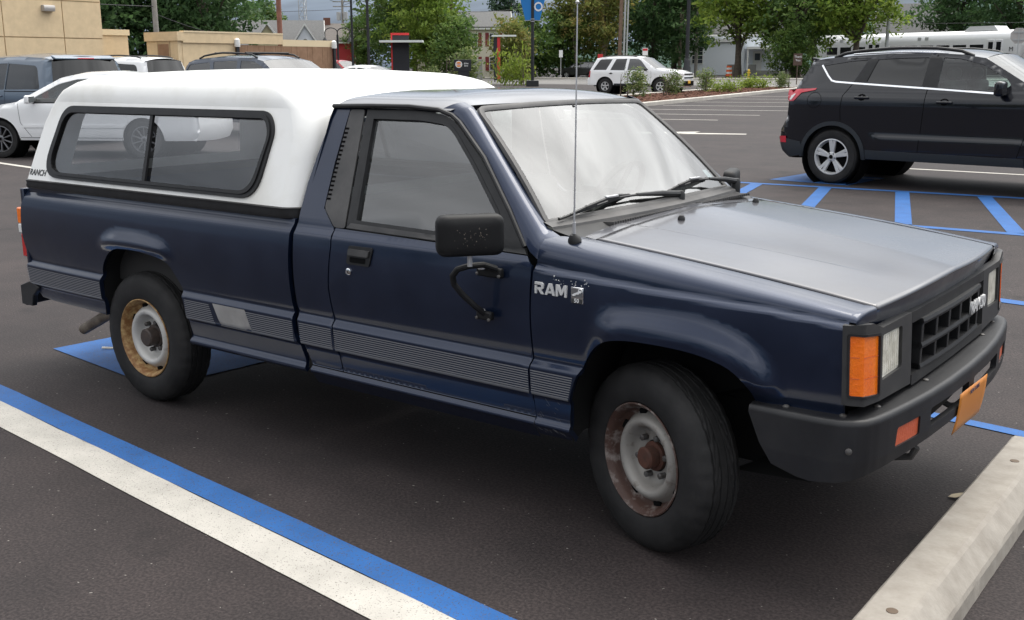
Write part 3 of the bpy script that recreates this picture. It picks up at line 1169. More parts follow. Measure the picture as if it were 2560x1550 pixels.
wsg = rounded([(-.985, .015), (.985, .015), (.985, .985), (-.985, .985)], [.02, .02, .06, .06])
wso_ = panel('windshield', wsf, wsg, 'glass_ws', truck, step=.06, vstep=.06, out=(1, 0, 1), lip=0)
ring = densify(wsg, .06)
rp = wsf(np.array([p[0] for p in ring]), np.array([p[1] for p in ring]))
path = []
cc = rp.mean(0)
for i in range(len(rp)):
    d = Vector(rp[(i + 1) % len(rp)] - rp[i - 1]).normalized()
    n = Vector((.69, 0, .72))
    a = d.cross(n).normalized()
    if a.dot(Vector(cc - rp[i])) < 0: a = -a
    path.append((rp[i], a, n))
mb = MB()
mb.sweep(path, [(-.016, -.006), (-.014, .005), (.000, .009), (.010, .004), (.010, -.006)], closed=True)
mb.build('windshield_seal', 'plastic_worn', truck, smooth=50)
# inspection stickers low in the corner
sk = [(.86, .10), (.93, .10), (.935, .21), (.87, .21)]
panel('sticker', wsf, sk, 'sticker', wso_, step=.05, out=(1, 0, 1), lip=0, off=-.004)

for s in (-1, 1):
    c1 = [(-.398, .792, .925), (-.430, .788, .945), (-.548, .745, 1.068), (-.714, .683, 1.236), (-.846, .640, 1.342), (-.900, .630, 1.372), (-.960, .626, 1.389)]
    c2 = [(-.352, .715, .992), (-.420, .700, 1.016), (-.510, .672, 1.100), (-.662, .624, 1.244), (-.778, .588, 1.354), (-.836, .578, 1.404), (-.880, .572, 1.420)]
    rows_ = []
    for a, b in zip(c1, c2):
        a, b = Vector(a), Vector(b)
        m_ = (a + b) / 2 + Vector((.030, .020, .018))
        rows_.append([tuple((a * (1 - t) ** 2 + m_ * 2 * t * (1 - t) + b * t * t) * 1.0) for t in [k / 8 for k in range(9)]])
    rows2 = []
    for i in range(len(rows_) - 1):
        for q in range(4):
            rows2.append([tuple(Vector(p) * (1 - q / 4) + Vector(p2) * (q / 4)) for p, p2 in zip(rows_[i], rows_[i + 1])])
    rows2.append(rows_[-1])
    mb = MB()
    mb.grid([[(x, s * y, z) for x, y, z in row] for row in rows2])
    mb.build('windshield_pillar', 'navy', truck, smooth=60)
    # drip rail
    dr_ = [(-1.498, .632, 1.397), (-1.30, .636, 1.402), (-1.093, .636, 1.403), (-.95, .637, 1.394), (-.885, .640, 1.376), (-.845, .645, 1.352), (-.70, .690, 1.238), (-.545, .748, 1.070), (-.455, .782, .958)]
    pts_ = []
    for i in range(len(dr_) - 1):
        for q in range(5):
            t = q / 5
            pts_.append(tuple(Vector(dr_[i]) * (1 - t) + Vector(dr_[i + 1]) * t))
    pts_.append(dr_[-1])
    mb = MB()
    mb.tube([(x, s * y, z) for x, y, z in pts_], .0085, 8)
    mb.build('drip_rail', 'rubber_seal', truck)


def roof(u, v):
    u, v = np.asarray(u, float), np.asarray(v, float)
    t = np.clip((u + 1.04) / .20, 0, 1.2)
    t2 = np.clip((-1.40 - u) / .10, 0, 1)
    yy_ = .634
    e = np.clip(np.abs(v) / yy_, 0, 1)
    z = 1.392 + (.030 * (1 - e ** 12) + .036 * (1 - e ** 2.4)) * (1 - .62 * t ** 2.2 - .12 * t2 ** 2)
    return np.stack([u, v, z], 1)


def rfront(y): return -.846 + .016 * (1 - (y / .634) ** 2) - .05 * (abs(y) / .634) ** 8
RY = [-.634 + 1.268 * i / 40 for i in range(41)]
RY = [-.634, -.6325, -.629, -.624, -.617, -.608] + [y for y in RY if abs(y) < .60] + [.608, .617, .624, .629, .6325, .634]
mb = MB()
rows_ = []
for k in range(33):
    t = k / 32
    xs = [(-1.497 + .010 * (abs(y) / .634) ** 4) * (1 - t) + rfront(y) * t for y in RY]
    rows_.append([tuple(p) for p in roof(xs, RY)])
mb.grid(rows_)
ro = mb.build('roof', 'navy_hood', truck, smooth=70)
# back of the cab
mb = MB()
mb.add([(-1.545, -.775, .97), (-1.545, .775, .97), (-1.545, .775, .40), (-1.545, -.775, .40)], [(0, 1, 2, 3)])
mb.add([(-1.49, -.632, 1.40), (-1.49, .632, 1.40), (-1.505, .648, 1.35), (-1.505, -.648, 1.35)], [(0, 1, 2, 3)])
mb.add([(-1.545, -.775, .97), (-1.505, -.648, 1.35), (-1.505, -.54, 1.35), (-1.545, -.60, 1.02), (-1.545, .60, 1.02), (-1.545, .775, .97)], [(0, 1, 2, 3), (0, 3, 4, 5)])
mb.add([(-1.545, .775, .97), (-1.505, .648, 1.35), (-1.505, .54, 1.35), (-1.545, .60, 1.02)], [(0, 3, 2, 1)])
bk_ = mb.build('cab_back', 'navy', truck, smooth=0)
mb = MB()
mb.add([(-1.54, -.60, 1.02), (-1.503, -.54, 1.35), (-1.503, .54, 1.35), (-1.54, .60, 1.02)], [(0, 1, 2, 3)])
mb.build('rear_pane', 'glass_truck', bk_, smooth=0, fix=False)

# ------------------------------------------------------------------ cab interior
mb = MB()
mb.bx(-1.50, -1.30, -.66, .66, .46, 1.04)
mb.bx(-1.34, -.84, -.66, .66, .44, .66)
mb.build('bench_seat', 'seat', truck, bev=.04, seg=3)
mb = MB()
mb.prism([(-.30, .70), (-.74, .62), (-.76, .86), (-.66, .965), (-.42, 1.005), (-.36, 1.0)], lambda x, z: (x, -.66, z), lambda x, z: (x, .66, z))
mb.build('dashboard', 'interior', truck, bev=.02)
mb = MB()
sw_c, sw_n = Vector((-.80, .34, .985)), Vector((-.88, 0, .47)).normalized()
sx, sy = Vector((0, 1, 0)), sw_n.cross(Vector((0, 1, 0)))
mb.tube([sw_c + (sx * math.cos(t) + sy * math.sin(t)) * .185 for t in [2 * math.pi * k / 28 for k in range(29)]], .014, 8)
for t in (R(20), R(160), R(270)):
    mb.tube([sw_c + (sx * math.cos(t) + sy * math.sin(t)) * .03, sw_c + (sx * math.cos(t) + sy * math.sin(t)) * .18], .014, 6)
mb.tube([sw_c, sw_c - sw_n * .30], .03, 10)
mb.build('steering_wheel', 'plastic_black', truck)
mb = MB()
mb.bx(-1.55, -.30, -.74, .74, .34, .44)
mb.bx(-1.53, -1.50, -.74, .74, .44, .95)
mb.build('cab_floor', 'interior', truck, smooth=0)
# rear-view mirror on the glass
mb = MB()
mb.box((-.79, 0, 1.315), (.02, .20, .055))
mb.tube([(-.79, 0, 1.33), (-.79, 0, 1.395)], .008, 6)
mb.build('rear_view_mirror', 'plastic_black', truck, bev=.008)

# ------------------------------------------------------------------ wipers, antenna
for (px, py, pz), tipL, tipR in (((-.395, .180, 1.020), (-.418, -.645, 1.034), (-.452, -.075, 1.068)), ((-.415, .730, 1.022), (-.428, .080, 1.052), (-.462, .530, 1.074))):
    a, b = Vector(tipL), Vector(tipR)
    off_ = Vector((.69, 0, .72))
    pv = Vector((px, py, pz))
    mid = a * .45 + b * .55 + off_ * .030
    mb = MB()
    # arm: thick heel tapering to a thin rod, cranked over the blade
    mb.tube([pv + Vector((0, 0, .030)), pv + (mid - pv) * .30 + Vector((.006, 0, .030)), pv + (mid - pv) * .62 + Vector((0, 0, .022))], [.013, .011, .006], 8)
    mb.tube([pv + (mid - pv) * .60 + Vector((0, 0, .022)), mid + off_ * .004], .0045, 6)
    mb.lathe([(.020, -.02), (.020, .030), (.014, .042), (0, .044)], pv, (0, 0, 1), 14)
    wp = mb.build('wiper_arm', 'plastic_black', truck)
    mb = MB()
    def bl(t, h): return tuple(a * (1 - t) + b * t + off_ * h + Vector((.008, 0, .006)) * math.sin(math.pi * t))
    mb.tube([bl(k / 12, .008) for k in range(13)], .0055, 6)
    mb.tube([bl(.12, .010), bl(.27, .024), bl(.42, .012)], .0055, 6)
    mb.tube([bl(.58, .012), bl(.73, .024), bl(.88, .010)], .0055, 6)
    mb.tube([bl(.27, .024), bl(.42, .030), bl(.55, .034), bl(.66, .030), bl(.73, .024)], .0065, 6)
    mb.build('wiper_blade', 'rubber_seal', wp)
    mb = MB()
    mb.box(bl(.56, .040), (.012, .07, .008), rz=R(-6))
    mb.build('wiper_clip', 'silver', wp, bev=.002)
mb = MB()
mb.lathe([(.024, 0), (.021, .010), (.010, .026), (.0, .028)], (-.292, -.728, .986), (-.05, -.35, .93), 16)
an = mb.build('antenna_base', 'plastic_black', truck)
mb = MB()
mb.tube([(-.290, -.736, 1.012), (-.289, -.737, 1.05)], .0055, 8)
mb.tube([(-.289, -.737, 1.05), (-.286, -.738, 1.35), (-.284, -.739, 1.738)], [.0032, .0026, .0020], 8)
mb.lathe([(0, -.0065), (.0045, -.0045), (.0065, 0), (.0045, .0045), (0, .0065)], (-.284, -.739, 1.741), (0, 0, 1), 10)
mb.build('antenna_mast', 'silver', an)
mat('bezel', (0.020, 0.020, 0.021), 0.5, spec=0.5, col2=(0.032, 0.031, 0.031), vscale=10)
# ------------------------------------------------------------------ front: bezels, lamps, grille
PL = [(.628, -.813), (.652, -.811), (.668, -.803), (.699, -.772), (.711, -.68), (.715, -.50), (.719, -.36), (.722, 0)]
PL = PL + [(x, -y) for x, y in reversed(PL[:-1])]
_ps = [0.0]
for i in range(1, len(PL)):
    _ps.append(_ps[-1] + math.hypot(PL[i][0] - PL[i - 1][0], PL[i][1] - PL[i - 1][1]))
_ps = np.array(_ps)
_SL = _ps[-1]


def s_of_y(y):
    return float(np.interp(y, [p[1] for p in PL], _ps))


def front(u, v):
    u, v = np.asarray(u, float), np.asarray(v, float)
    x = np.interp(u, _ps, [p[0] for p in PL]); y = np.interp(u, _ps, [p[1] for p in PL])
    return np.stack([x - .05 * (v - .74), y, v], 1)


def mir(poly, s):
    return poly if s < 0 else [(_SL - a, b) for a, b in poly]


for s in (-1, 1):
    S0 = s_of_y(-.415)
    bz = [(.022, .628), (s_of_y(-.77), .620), (S0, .606), (S0, .826), (s_of_y(-.66), .826), (s_of_y(-.72), .848), (.022, .853)]
    aL, aR, hL, hR = s_of_y(-.803), s_of_y(-.684), s_of_y(-.660), s_of_y(-.497)
    am = rounded([(aL, .654), (aR, .638), (aR, .808), (aL, .824)], .006)
    hd_ = rounded([(hL, .672), (hR, .676), (hR, .802), (hL, .804)], .012)
    b_ = panel('lamp_bezel', front, mir(bz, s), 'bezel', truck, holes=[mir(am, s), mir(hd_, s)], step=.02, out=(1, 0, 0), lip=.03)
    rim_ = rounded([(aL - .006, .647), (aR + .006, .631), (aR + .006, .815), (aL - .006, .831)], .01)
    panel('lamp_gasket', front, mir(rim_, s), 'rubber_seal', b_, holes=[mir(am, s)], step=.02, out=(1, 0, 0), lip=.004, off=.003)
    cz = s_of_y(-.772)
    panel('turn_lens', front, mir([(aL, .654), (cz, .649), (cz, .819), (aL, .824)], s), 'amber', b_, step=.02, out=(1, 0, 0), lip=.01, off=-.002)
    panel('turn_lens', front, mir([(cz + .001, .649), (aR, .638), (aR, .808), (cz + .001, .819)], s), 'amber', b_, step=.02, out=(1, 0, 0), lip=.01, off=-.004)
    for zz_ in (.702, .762):
        panel('lens_seam', front, mir([(aL + .002, zz_), (aR - .002, zz_ - .012), (aR - .002, zz_ - .0105), (aL + .002, zz_ + .0015)], s), 'amber_dull', b_, step=.03, out=(1, 0, 0), lip=0, off=-.0012)
    hlo = panel('headlight', front, mir(hd_, s), 'lamp_clear', b_, step=.015, out=(1, 0, 0), lip=.03, off=-.010)
    for k in range(9):
        a_ = hL + .008 + (hR - hL - .016) * (k + .5) / 9
        panel('lens_flute', front, mir([(a_ - .006, .684), (a_ + .006, .684), (a_ + .006, .794), (a_ - .006, .794)], s), 'lamp_clear', hlo, step=.02, out=(1, 0, 0), lip=.003, off=-.0075)

# header panel over the grille and lower rail
for z0, z1, of in ((.792, .826, 0.0), (.600, .632, .002)):
    panel('grille_rail', front, [(s_of_y(-.413), z0), (s_of_y(.413), z0), (s_of_y(.413), z1), (s_of_y(-.413), z1)], 'plastic_black', truck, step=.03, out=(1, 0, 0), lip=.04, off=of)
mb = MB()
mb.bx(.60, .655, -.66, .66, .60, .84)
mb.build('radiator_shroud', 'dark_void', truck, smooth=0)
grl = MB()
for z, h in ((.783, .020), (.706, .020), (.638, .022)):
    rows_ = []
    for k in range(21):
        y = -.335 + .67 * k / 20
        rows_.append(((.722 - .010 * (y / .335) ** 2, y, z), (1, 0, 0), (0, 0, 1)))
    grl.sweep(rows_, [(.012, -h / 2), (.016, 0), (.012, h / 2), (-.045, h / 2), (-.045, -h / 2)])
grille = grl.build('grille', 'plastic_black', truck)
for k in range(6):
    y = -.325 + .65 * k / 5
    mb = MB()
    mb.bx(.672, .733 - .010 * (y / .335) ** 2, y - .010, y + .010, .630, .790)
    mb.build('grille_bar', 'plastic_black', grille, bev=.002)
mb = MB()
mb.bx(.665, .672, -.42, .42, .60, .80)
mb.build('grille_mesh', 'dark_void', grille, smooth=0)
text('grille_lettering', 'RAM 50', .060, 'badge', grille, (.7365, .268, .730), (0, 1, 0), (0, 0, 1), ext=.004, spacing=.9, offset=.0012)

# ------------------------------------------------------------------ front bumper
BP = [(.392, -.836), (.50, -.843), (.60, -.843), (.660, -.835), (.700, -.815), (.726, -.785), (.742, -.74), (.754, -.68), (.772, -.55), (.788, -.40), (.799, -.22), (.803, 0)]
BP = BP + [(x, -y) for x, y in reversed(BP[:-1])]
_bs = [0.0]
for i in range(1, len(BP)):
    _bs.append(_bs[-1] + math.hypot(BP[i][0] - BP[i - 1][0], BP[i][1] - BP[i - 1][1]))
_bs = np.array(_bs); BL_ = _bs[-1]
_bx = np.array([p[0] for p in BP]); _by = np.array([p[1] for p in BP])
# outward normals in plan
_tx, _ty = np.gradient(_bx, _bs), np.gradient(_by, _bs)
_nx, _ny = _ty / np.hypot(_tx, _ty), -_tx / np.hypot(_tx, _ty)
for i in range(len(BP)):
    if _nx[i] * .6 + _ny[i] * np.sign(_by[i] if _by[i] else 1) < 0 and _nx[i] < 0: _nx[i], _ny[i] = -_nx[i], -_ny[i]


def bump(u, v):
    """v: height; above .575 rolls over into the top shelf"""
    u, v = np.asarray(u, float), np.asarray(v, float)
    x, y = np.interp(u, _bs, _bx), np.interp(u, _bs, _by)
    nx, ny = np.interp(u, _bs, _nx), np.interp(u, _bs, _ny)
    roll = np.clip((v - .570) / .02, 0, 1)
    shelf = np.clip(v - .590, 0, 1)
    inn = .016 * roll ** 2 + shelf + .10 * np.clip(.47 - v, 0, 1) + .02 * np.clip((v - .47) / .1, 0, 1) * 0
    z = np.minimum(v, .570) + .018 * np.sin(roll * math.pi / 2) + .03 * shelf
    return np.stack([x - nx * inn, y - ny * inn, z], 1)


def b_of_y(y): return float(np.interp(y, _by[3:-3], _bs[3:-3]))


lo_ = []
for u in np.linspace(0, BL_, 60):
    y = float(np.interp(u, _bs, _by)); x = float(np.interp(u, _bs, _bx))
    z = np.interp(x, [.392, .455, .57, .68, .74, .80], [.565, .425, .392, .405, .428, .444])
    lo_.append((float(u), float(z)))
hi_ = [(float(u), .66 if 0.35 < u < BL_ - .35 else .60 + .03) for u in np.linspace(BL_, 0, 40)]
slotA = rounded([(b_of_y(-.40), .478), (b_of_y(-.03), .478), (b_of_y(-.03), .536), (b_of_y(-.40), .536)], .012)
slotB = rounded([(b_of_y(.03), .478), (b_of_y(.40), .478), (b_of_y(.40), .536), (b_of_y(.03), .536)], .012)
lampA = rounded([(b_of_y(-.640), .474), (b_of_y(-.478), .474), (b_of_y(-.478), .532), (b_of_y(-.630), .532)], .008)
lampB = [(BL_ - a, b) for a, b in lampA]
bpo = panel('front_bumper', bump, lo_ + hi_, 'bumper_plastic', truck, holes=[slotA, slotB, lampA, lampB], step=.02, vstep=.012, out=(1, 0, 0), lip=.02)
for lp in (lampA, lampB):
    panel('marker_lens', bump, lp, 'amber_dull', bpo, step=.03, out=(1, 0, 0), lip=.0, off=-.006)
mb = MB()
for y0, y1 in ((-.42, 0), (0, .42)):
    mb.bx(.70, .745, y0, y1, .52, .565)
mb.bx(.56, .70, -.70, .70, .47, .565)
mb.build('bumper_beam', 'under', bpo, smooth=0)
for u, v in [(b_of_y(-.80) - .05, .617), (b_of_y(-.66), .627), (b_of_y(-.30), .632), (b_of_y(.42), .632), (b_of_y(.66), .627), (.30, .50), (.10, .612)]:
    p = bump([u], [v])[0]; q = bump([u + .002], [v])[0] - p; r_ = bump([u], [v + .002])[0] - p
    n = Vector(np.cross(q, r_)).normalized()
    if n.x * .5 + n.z + abs(n.y) * (1 if n.y * p[1] > 0 else -1) < 0: n = -n
    mb = MB()
    mb.lathe([(.010, -.002), (.010, .003), (.006, .006), (0, .0065)], p, n, 12)
    mb.build('bumper_bolt', 'hub_grey', bpo)
# number plate, hung below the shelf and bent back at the foot
mb = MB()
rows_ = []
for k in range(8):
    t = k / 7
    rows_.append([(.812 - .016 * t * t + .004 * math.sin(9 * yy_), yy_, .520 - .140 * t) for yy_ in [-.152 + .304 * j / 10 for j in range(11)]])
mb.grid(rows_)
pl_ = mb.build('number_plate', 'plate_orange', truck, smooth=60)
sol = pl_.modifiers.new('solid', 'SOLIDIFY'); sol.thickness = .0015
mat('plate_ink', (0.02, 0.03, 0.09), 0.5)
text('plate_lettering', 'NEW YORK', .022, 'plate_ink', pl_, (.8155, 0, .505), (0, 1, 0), (0, 0, 1), ext=.0004)
# valance under the bumper
mb = MB()
rows_ = []
for y in [-.70 + 1.4 * k / 16 for k in range(17)]:
    xx = .70 - .06 * (abs(y) / .7) ** 3
    rows_.append([(xx, y, .44), (xx - .03, y, .37), (xx - .10, y, .335), (xx - .35, y, .32)])
mb.grid(rows_)
mb.build('valance', 'under', truck, smooth=60)
for yy_ in (-.33, .33):
    mb = MB()
    mb.tube([(.58, yy_, .36), (.66, yy_, .33), (.72, yy_, .345), (.735, yy_, .38)], .012, 8)
    mb.build('tow_hook', 'plastic_worn', truck)

# ------------------------------------------------------------------ badges on the near fender
ny_ = -float(hw(np.array([-.31]), np.array([.835]))[0])
LET = {'R': ([[(0, 0), (.22, 0), (.22, .70), (0, .70)], [(0, .79), (0, 1), (.74, 1), (.95, .86), (.95, .50), (.74, .36), (.28, .36), (.28, .55), (.66, .55), (.72, .60), (.72, .74), (.66, .79)], [(.40, .36), (.68, .36), (1.0, 0), (.70, 0)]], 1.14),
       'A': ([[(0, 0), (.42, 1), (.70, 1), (1.12, 0), (.86, 0), (.56, .74), (.26, 0)], [(.36, .17), (.76, .17), (.68, .35), (.44, .35)]], 1.22),
       'M': ([[(0, 0), (0, 1), (.30, 1), (.59, .46), (.88, 1), (1.18, 1), (1.18, 0), (.95, 0), (.95, .64), (.68, .14), (.50, .14), (.23, .64), (.23, 0)]], 1.2)}
lx = -.381
for ch in 'RAM':
    polys, adv = LET[ch]
    mb = MB()
    for pl0 in polys:
        mb.prism(pl0, lambda a_, b_: (lx + a_ * .0355, ny_ + .001, .8185 + b_ * .0385), lambda a_, b_: (lx + a_ * .0355, ny_ - .006, .8185 + b_ * .0385))
    mb.build('badge_letter', 'badge', truck, smooth=0)
    lx += adv * .0355
mb = MB()
mb.box((-.214, ny_ - .003, .831), (.047, .008, .053))
em = mb.build('fender_emblem', 'chrome', truck, bev=.002)
mat('emblem_face', (0.22, 0.22, 0.23), 0.35, metal=0.6)
mb = MB(); mb.box((-.214, ny_ - .0075, .8395), (.041, .002, .028)); mb.build('emblem_field', 'emblem_face', em, smooth=0)
mb = MB(); mb.box((-.214, ny_ - .0075, .8135), (.041, .002, .014)); mb.build('emblem_field', 'dark_print', em, smooth=0)
text('emblem_number', '50', .0185, 'white_print', em, (-.214, ny_ - .009, .8135), (1, 0, 0), (0, 0, 1), ext=.0006, spacing=1.05, offset=.0003)
mb = MB()
hd2 = [(-.232, .832), (-.222, .838), (-.212, .842), (-.204, .848), (-.198, .849), (-.194, .845), (-.197, .841), (-.202, .840), (-.207, .835), (-.213, .836), (-.219, .831), (-.226, .829)]
mb.prism(hd2, lambda x, z: (x, ny_ - .0085, z), lambda x, z: (x, ny_ - .0105, z))
mb.tube([(-.199 + .007 * math.cos(R(a)), ny_ - .0098, .8475 + .006 * math.sin(R(a))) for a in range(-30, 271, 30)], .0016, 6)
mb.build('emblem_ram_head', 'white_print', em, smooth=40)
# chipped paint where an older badge sat
sc = random.Random(3)
mb = MB()
for k in range(34):
    x, z = sc.uniform(-.315, -.175), sc.uniform(.872, .892) - .02 * sc.random()
    if abs(x + .245) < .05 and abs(z - .881) < .007: continue
    yv = -float(hw(np.array([x]), np.array([z]))[0]) - .0006
    a = sc.uniform(.0006, .0021)
    mb.add([(x - a * 1.5, yv, z), (x, yv, z - a), (x + a * 1.2, yv, z + a * .3), (x + a * .2, yv, z + a * 1.3)], [(0, 1, 2, 3)])
mb.build('paint_chips', 'white_print', truck, smooth=0)

# ------------------------------------------------------------------ door mirrors
def big_mirror(s):
    c = Vector((-.548, s * .957, 1.012))
    w_ = Vector((.64, s * -.77, .0)) if s < 0 else Vector((.30, -.95, 0))
    w_.normalize()
    n = Vector((0, 0, 1)).cross(w_).normalized()
    if n.x < 0: n = -n
    loop = rounded([(-.112, -.068), (.112, -.068), (.112, .068), (-.112, .068)], .034, 6)
    mb = MB()
    rows_ = []
    for d, k in ((-.020, .97), (-.014, 1.0), (.010, 1.0), (.022, .95), (.030, .82), (.034, .55), (.035, .2)):
        rows_.append([tuple(c + w_ * a * k + Vector((0, 0, 1)) * b * k + n * d) for a, b in loop])
    L = len(loop)
    vs = [p for r in rows_ for p in r]
    fs = [(i * L + k, i * L + (k + 1) % L, (i + 1) * L + (k + 1) % L, (i + 1) * L + k) for i in range(len(rows_) - 1) for k in range(L)]
    fs.append(tuple(range(L))); fs.append(tuple((len(rows_) - 1) * L + k for k in range(L)))
    mb.add(vs, fs)
    mo = mb.build('door_mirror', 'mirror_shell', truck, smooth=50)
    mb = MB()
    mb.add([tuple(c + w_ * a * .92 + Vector((0, 0, 1)) * b * .9 - n * .0215) for a, b in loop], [tuple(range(L))])
    mb.build('mirror_glass', 'chrome', mo, smooth=0)
    # stem and looped arm to the two door brackets
    st = Vector((-.560, s * .945, .94))
    mb = MB()
    mb.tube([st + Vector((0, 0, .01)), st - Vector((0, 0, .035))], .0085, 10)
    mb.build('mirror_stem', 'silver', mo)
    mb = MB()
    y1, y2 = .945, .842
    pts = [(-.530, y2, .885), (-.555, .88, .902), (-.575, y1 - .01, .903), (-.605, y1 + .01, .892), (-.625, y1 + .012, .868), (-.630, y1, .838), (-.615, .92, .800), (-.590, .885, .757), (-.575, .852, .728)]
    pp = []
    for i in range(len(pts) - 1):
        for q in range(4):
            t = q / 4
            pp.append(tuple(Vector(pts[i]) * (1 - t) + Vector(pts[i + 1]) * t))
    pp.append(pts[-1])
    mb.tube([(x, s * y, z) for x, y, z in pp], .0105, 10)
    mb.build('mirror_arm', 'mirror_shell', mo)
    for c_, d_ in (((-.562, s * .836, .870), (.105, .022, .034)), ((-.575, s * .848, .720), (.064, .022, .030))):
        mb = MB()
        mb.box(c_, d_)
        mb.build('mirror_bracket', 'mirror_shell', mo, bev=.006)
    mb = MB()
    mb.lathe([(.017, -.005), (.017, .005), (.014, .007), (0, .008)], (-.572, s * .865, .893), (0, s * .3, 1), 16)
    mb.lathe([(.012, -.002), (.011, .004), (0, .007)], (-.580, s * .858, .736), (0, s * .3, 1), 12)
    mb.build('mirror_pivot', 'silver', mo)
    mb = MB()
    for x, z in ((-.608, .862), (-.516, .861), (-.602, .711), (-.551, .709)):
        mb.lathe([(.0062, -.002), (.0060, .003), (.0035, .005), (0, .0052)], (x, s * (.848 if z > .8 else .859), z), (0, s, 0), 10)
    mb.build('bracket_screws', 'hub_grey', mo)
    if s < 0:
        # flaked paint on the shell
        mb = MB()
        for k in range(60):
            a, b = sc.gauss(.012, .040), sc.gauss(-.018, .026)
            if abs(a) > .095 or abs(b) > .055: continue
            e = sc.uniform(.0004, .0015)
            dep = .0362 - .012 * max(0, (abs(a) - .05) / .06) - .010 * max(0, (abs(b) - .03) / .035)
            q = c + w_ * a + Vector((0, 0, 1)) * b + n * dep
            mb.add([tuple(q + w_ * (e * u_) + Vector((0, 0, 1)) * (e * v_)) for u_, v_ in ((-1, .2), (.1, -1), (1, .1), (.2, 1.3))], [(0, 1, 2, 3)])
        mat('chip_tan', (0.30, 0.26, 0.21), 0.7)
        mb.build('paint_chips', 'chip_tan', mo, smooth=0)


big_mirror(-1)
big_mirror(1)

# ------------------------------------------------------------------ wheels
def tyre_mesh(R_=.308, w=.176, rim=.186, n=144, tread=True):
    mb = MB()
    h = w / 2
    pr = [(rim - .004, h - .022), (rim + .004, h - .008), (rim + .018, h - .002), (rim + .050, h + .001), (rim + .085, h - .002), (R_ - .026, h - .008), (R_ - .012, h - .016), (R_ - .005, h - .026), (R_ - .001, h - .036)]
    tr = []
    gr = [-.042, -.014, .014, .042]
    xs_ = sorted(set([round(k * .0035 - .0525, 4) for k in range(31)]))
    for a in xs_:
        if abs(a) > h - .037: continue
        d = .008 if min(abs(a - g_) for g_ in gr) < .0030 else 0.0
        tr.append((R_ + .001 - .08 * a * a - d, a))
    prof_ = pr + [(r, a) for r, a in reversed(tr)] + [(r, -a) for r, a in reversed(pr)]

    def rf(j, k, r):
        if not tread: return r
        a = prof_[j][1]
        ph = (k + (2 if a > 0 else 0)) % 4
        if abs(a) > h - .050 and r > R_ - .028 and ph == 0: return r - .0028
        if .016 < abs(a) < .040 and r > R_ - .004 and (k + int(abs(a) * 400)) % 6 == 0: return r - .0035
        return r
    mb.lathe([(r, a) for r, a in prof_], (0, 0, 0), (0, -1, 0), n, rf=rf)
    return mb


tyre_me = tyre_mesh().mesh('tyre', 30)
tyre_me.materials.append(M['rubber'])


def truck_wheel(loc, steer, rear, s):
    w = empty('wheel', loc, steer, truck)
    if s > 0: w.rotation_euler = (0, 0, steer + math.pi)
    t = bpy.data.objects.new('tyre', tyre_me)
    link(t, w)
    # bead line raised on the sidewall
    F = .082  # flange plane along the axle
    rimmat = 'rust_rim' if rear else 'rust_rim_dark'
    mb = MB()
    mb.lathe([(.178, F - .016), (.186, F - .004), (.187, F), (.183, F + .002), (.178, F - .004), (.172, F - .010), (.168, F - .022), (.166, F - .036), (.160, F - .046), (.150, F - .054), (.138, F - .060), (.120, F - .075)], (0, 0, 0), (0, -1, 0), 72)
    rm = mb.build('rim', rimmat, w, smooth=40)
    mb = MB()
    mb.lathe([(.156, F - .058), (.150, F - .050), (.143, F - .040), (.136, F - .028), (.128, F - .020), (.119, F - .018), (.110, F - .022), (.103, F - .032), (.097, F - .048), (.092, F - .060), (.080, F - .068), (.0, F - .070)], (0, 0, 0), (0, -1, 0), 64)
    dk = mb.build('wheel_disc', 'wheel_silver' if rear else 'wheel_dull', w, smooth=50)
    for k in range(8):
        a = 2 * math.pi * (k + .35) / 8
        mb = MB()
        c = (.1515 * math.cos(a), -(F - .047), .1515 * math.sin(a))
        mb.box(c, (.018, .014, .034), ry=-a)
        mb.build('vent_slot', 'dark_void', dk, bev=.004)
    for k in range(6):
        a = 2 * math.pi * (k + .2) / 6
        mb = MB()
        mb.lathe([(.011, F - .070), (.011, F - .046), (.007, F - .042), (0, F - .042)], (.070 * math.cos(a), 0, .070 * math.sin(a)), (0, -1, 0), 6)
        mb.build('lug_nut', 'hub_grey', dk, smooth=20)
    mb = MB()
    r_ = .043 if rear else .037
    e_ = F - .006 if rear else F - .016
    mb.lathe([(r_ + .012, F - .069), (r_ + .012, F - .058), (r_, F - .056), (r_, e_ - .006), (r_ - .006, e_), (0, e_ + .001)], (0, 0, 0), (0, -1, 0), 28)
    mb.build('hub_cap', 'rust_dark' if not rear else 'hub_dark', w, smooth=40)
    # brake drum behind
    mb = MB()
    mb.lathe([(.155, -.03), (.155, .012), (.0, .014)], (0, 0, 0), (0, -1, 0), 32)
    mb.build('brake_drum', 'under', w)
    return w


mat('hub_dark', (0.030, 0.024, 0.021), 0.6, col2=(0.055, 0.036, 0.028), vscale=40)
mat('hub_rust', (0.085, 0.030, 0.018), 0.8, col2=(0.045, 0.020, 0.013), vscale=30)
truck_wheel((-2.67, -.700, .309), 0, True, -1)
truck_wheel((-2.67, .700, .309), 0, True, 1)
fwl = truck_wheel((.030, -.702, .309), R(-21), False, -1)
truck_wheel((0, .712, .309), R(-20), False, 1)
for ch in fwl.children:
    if ch.name.startswith('hub_cap'):
        ch.data.materials[0] = M['hub_rust']

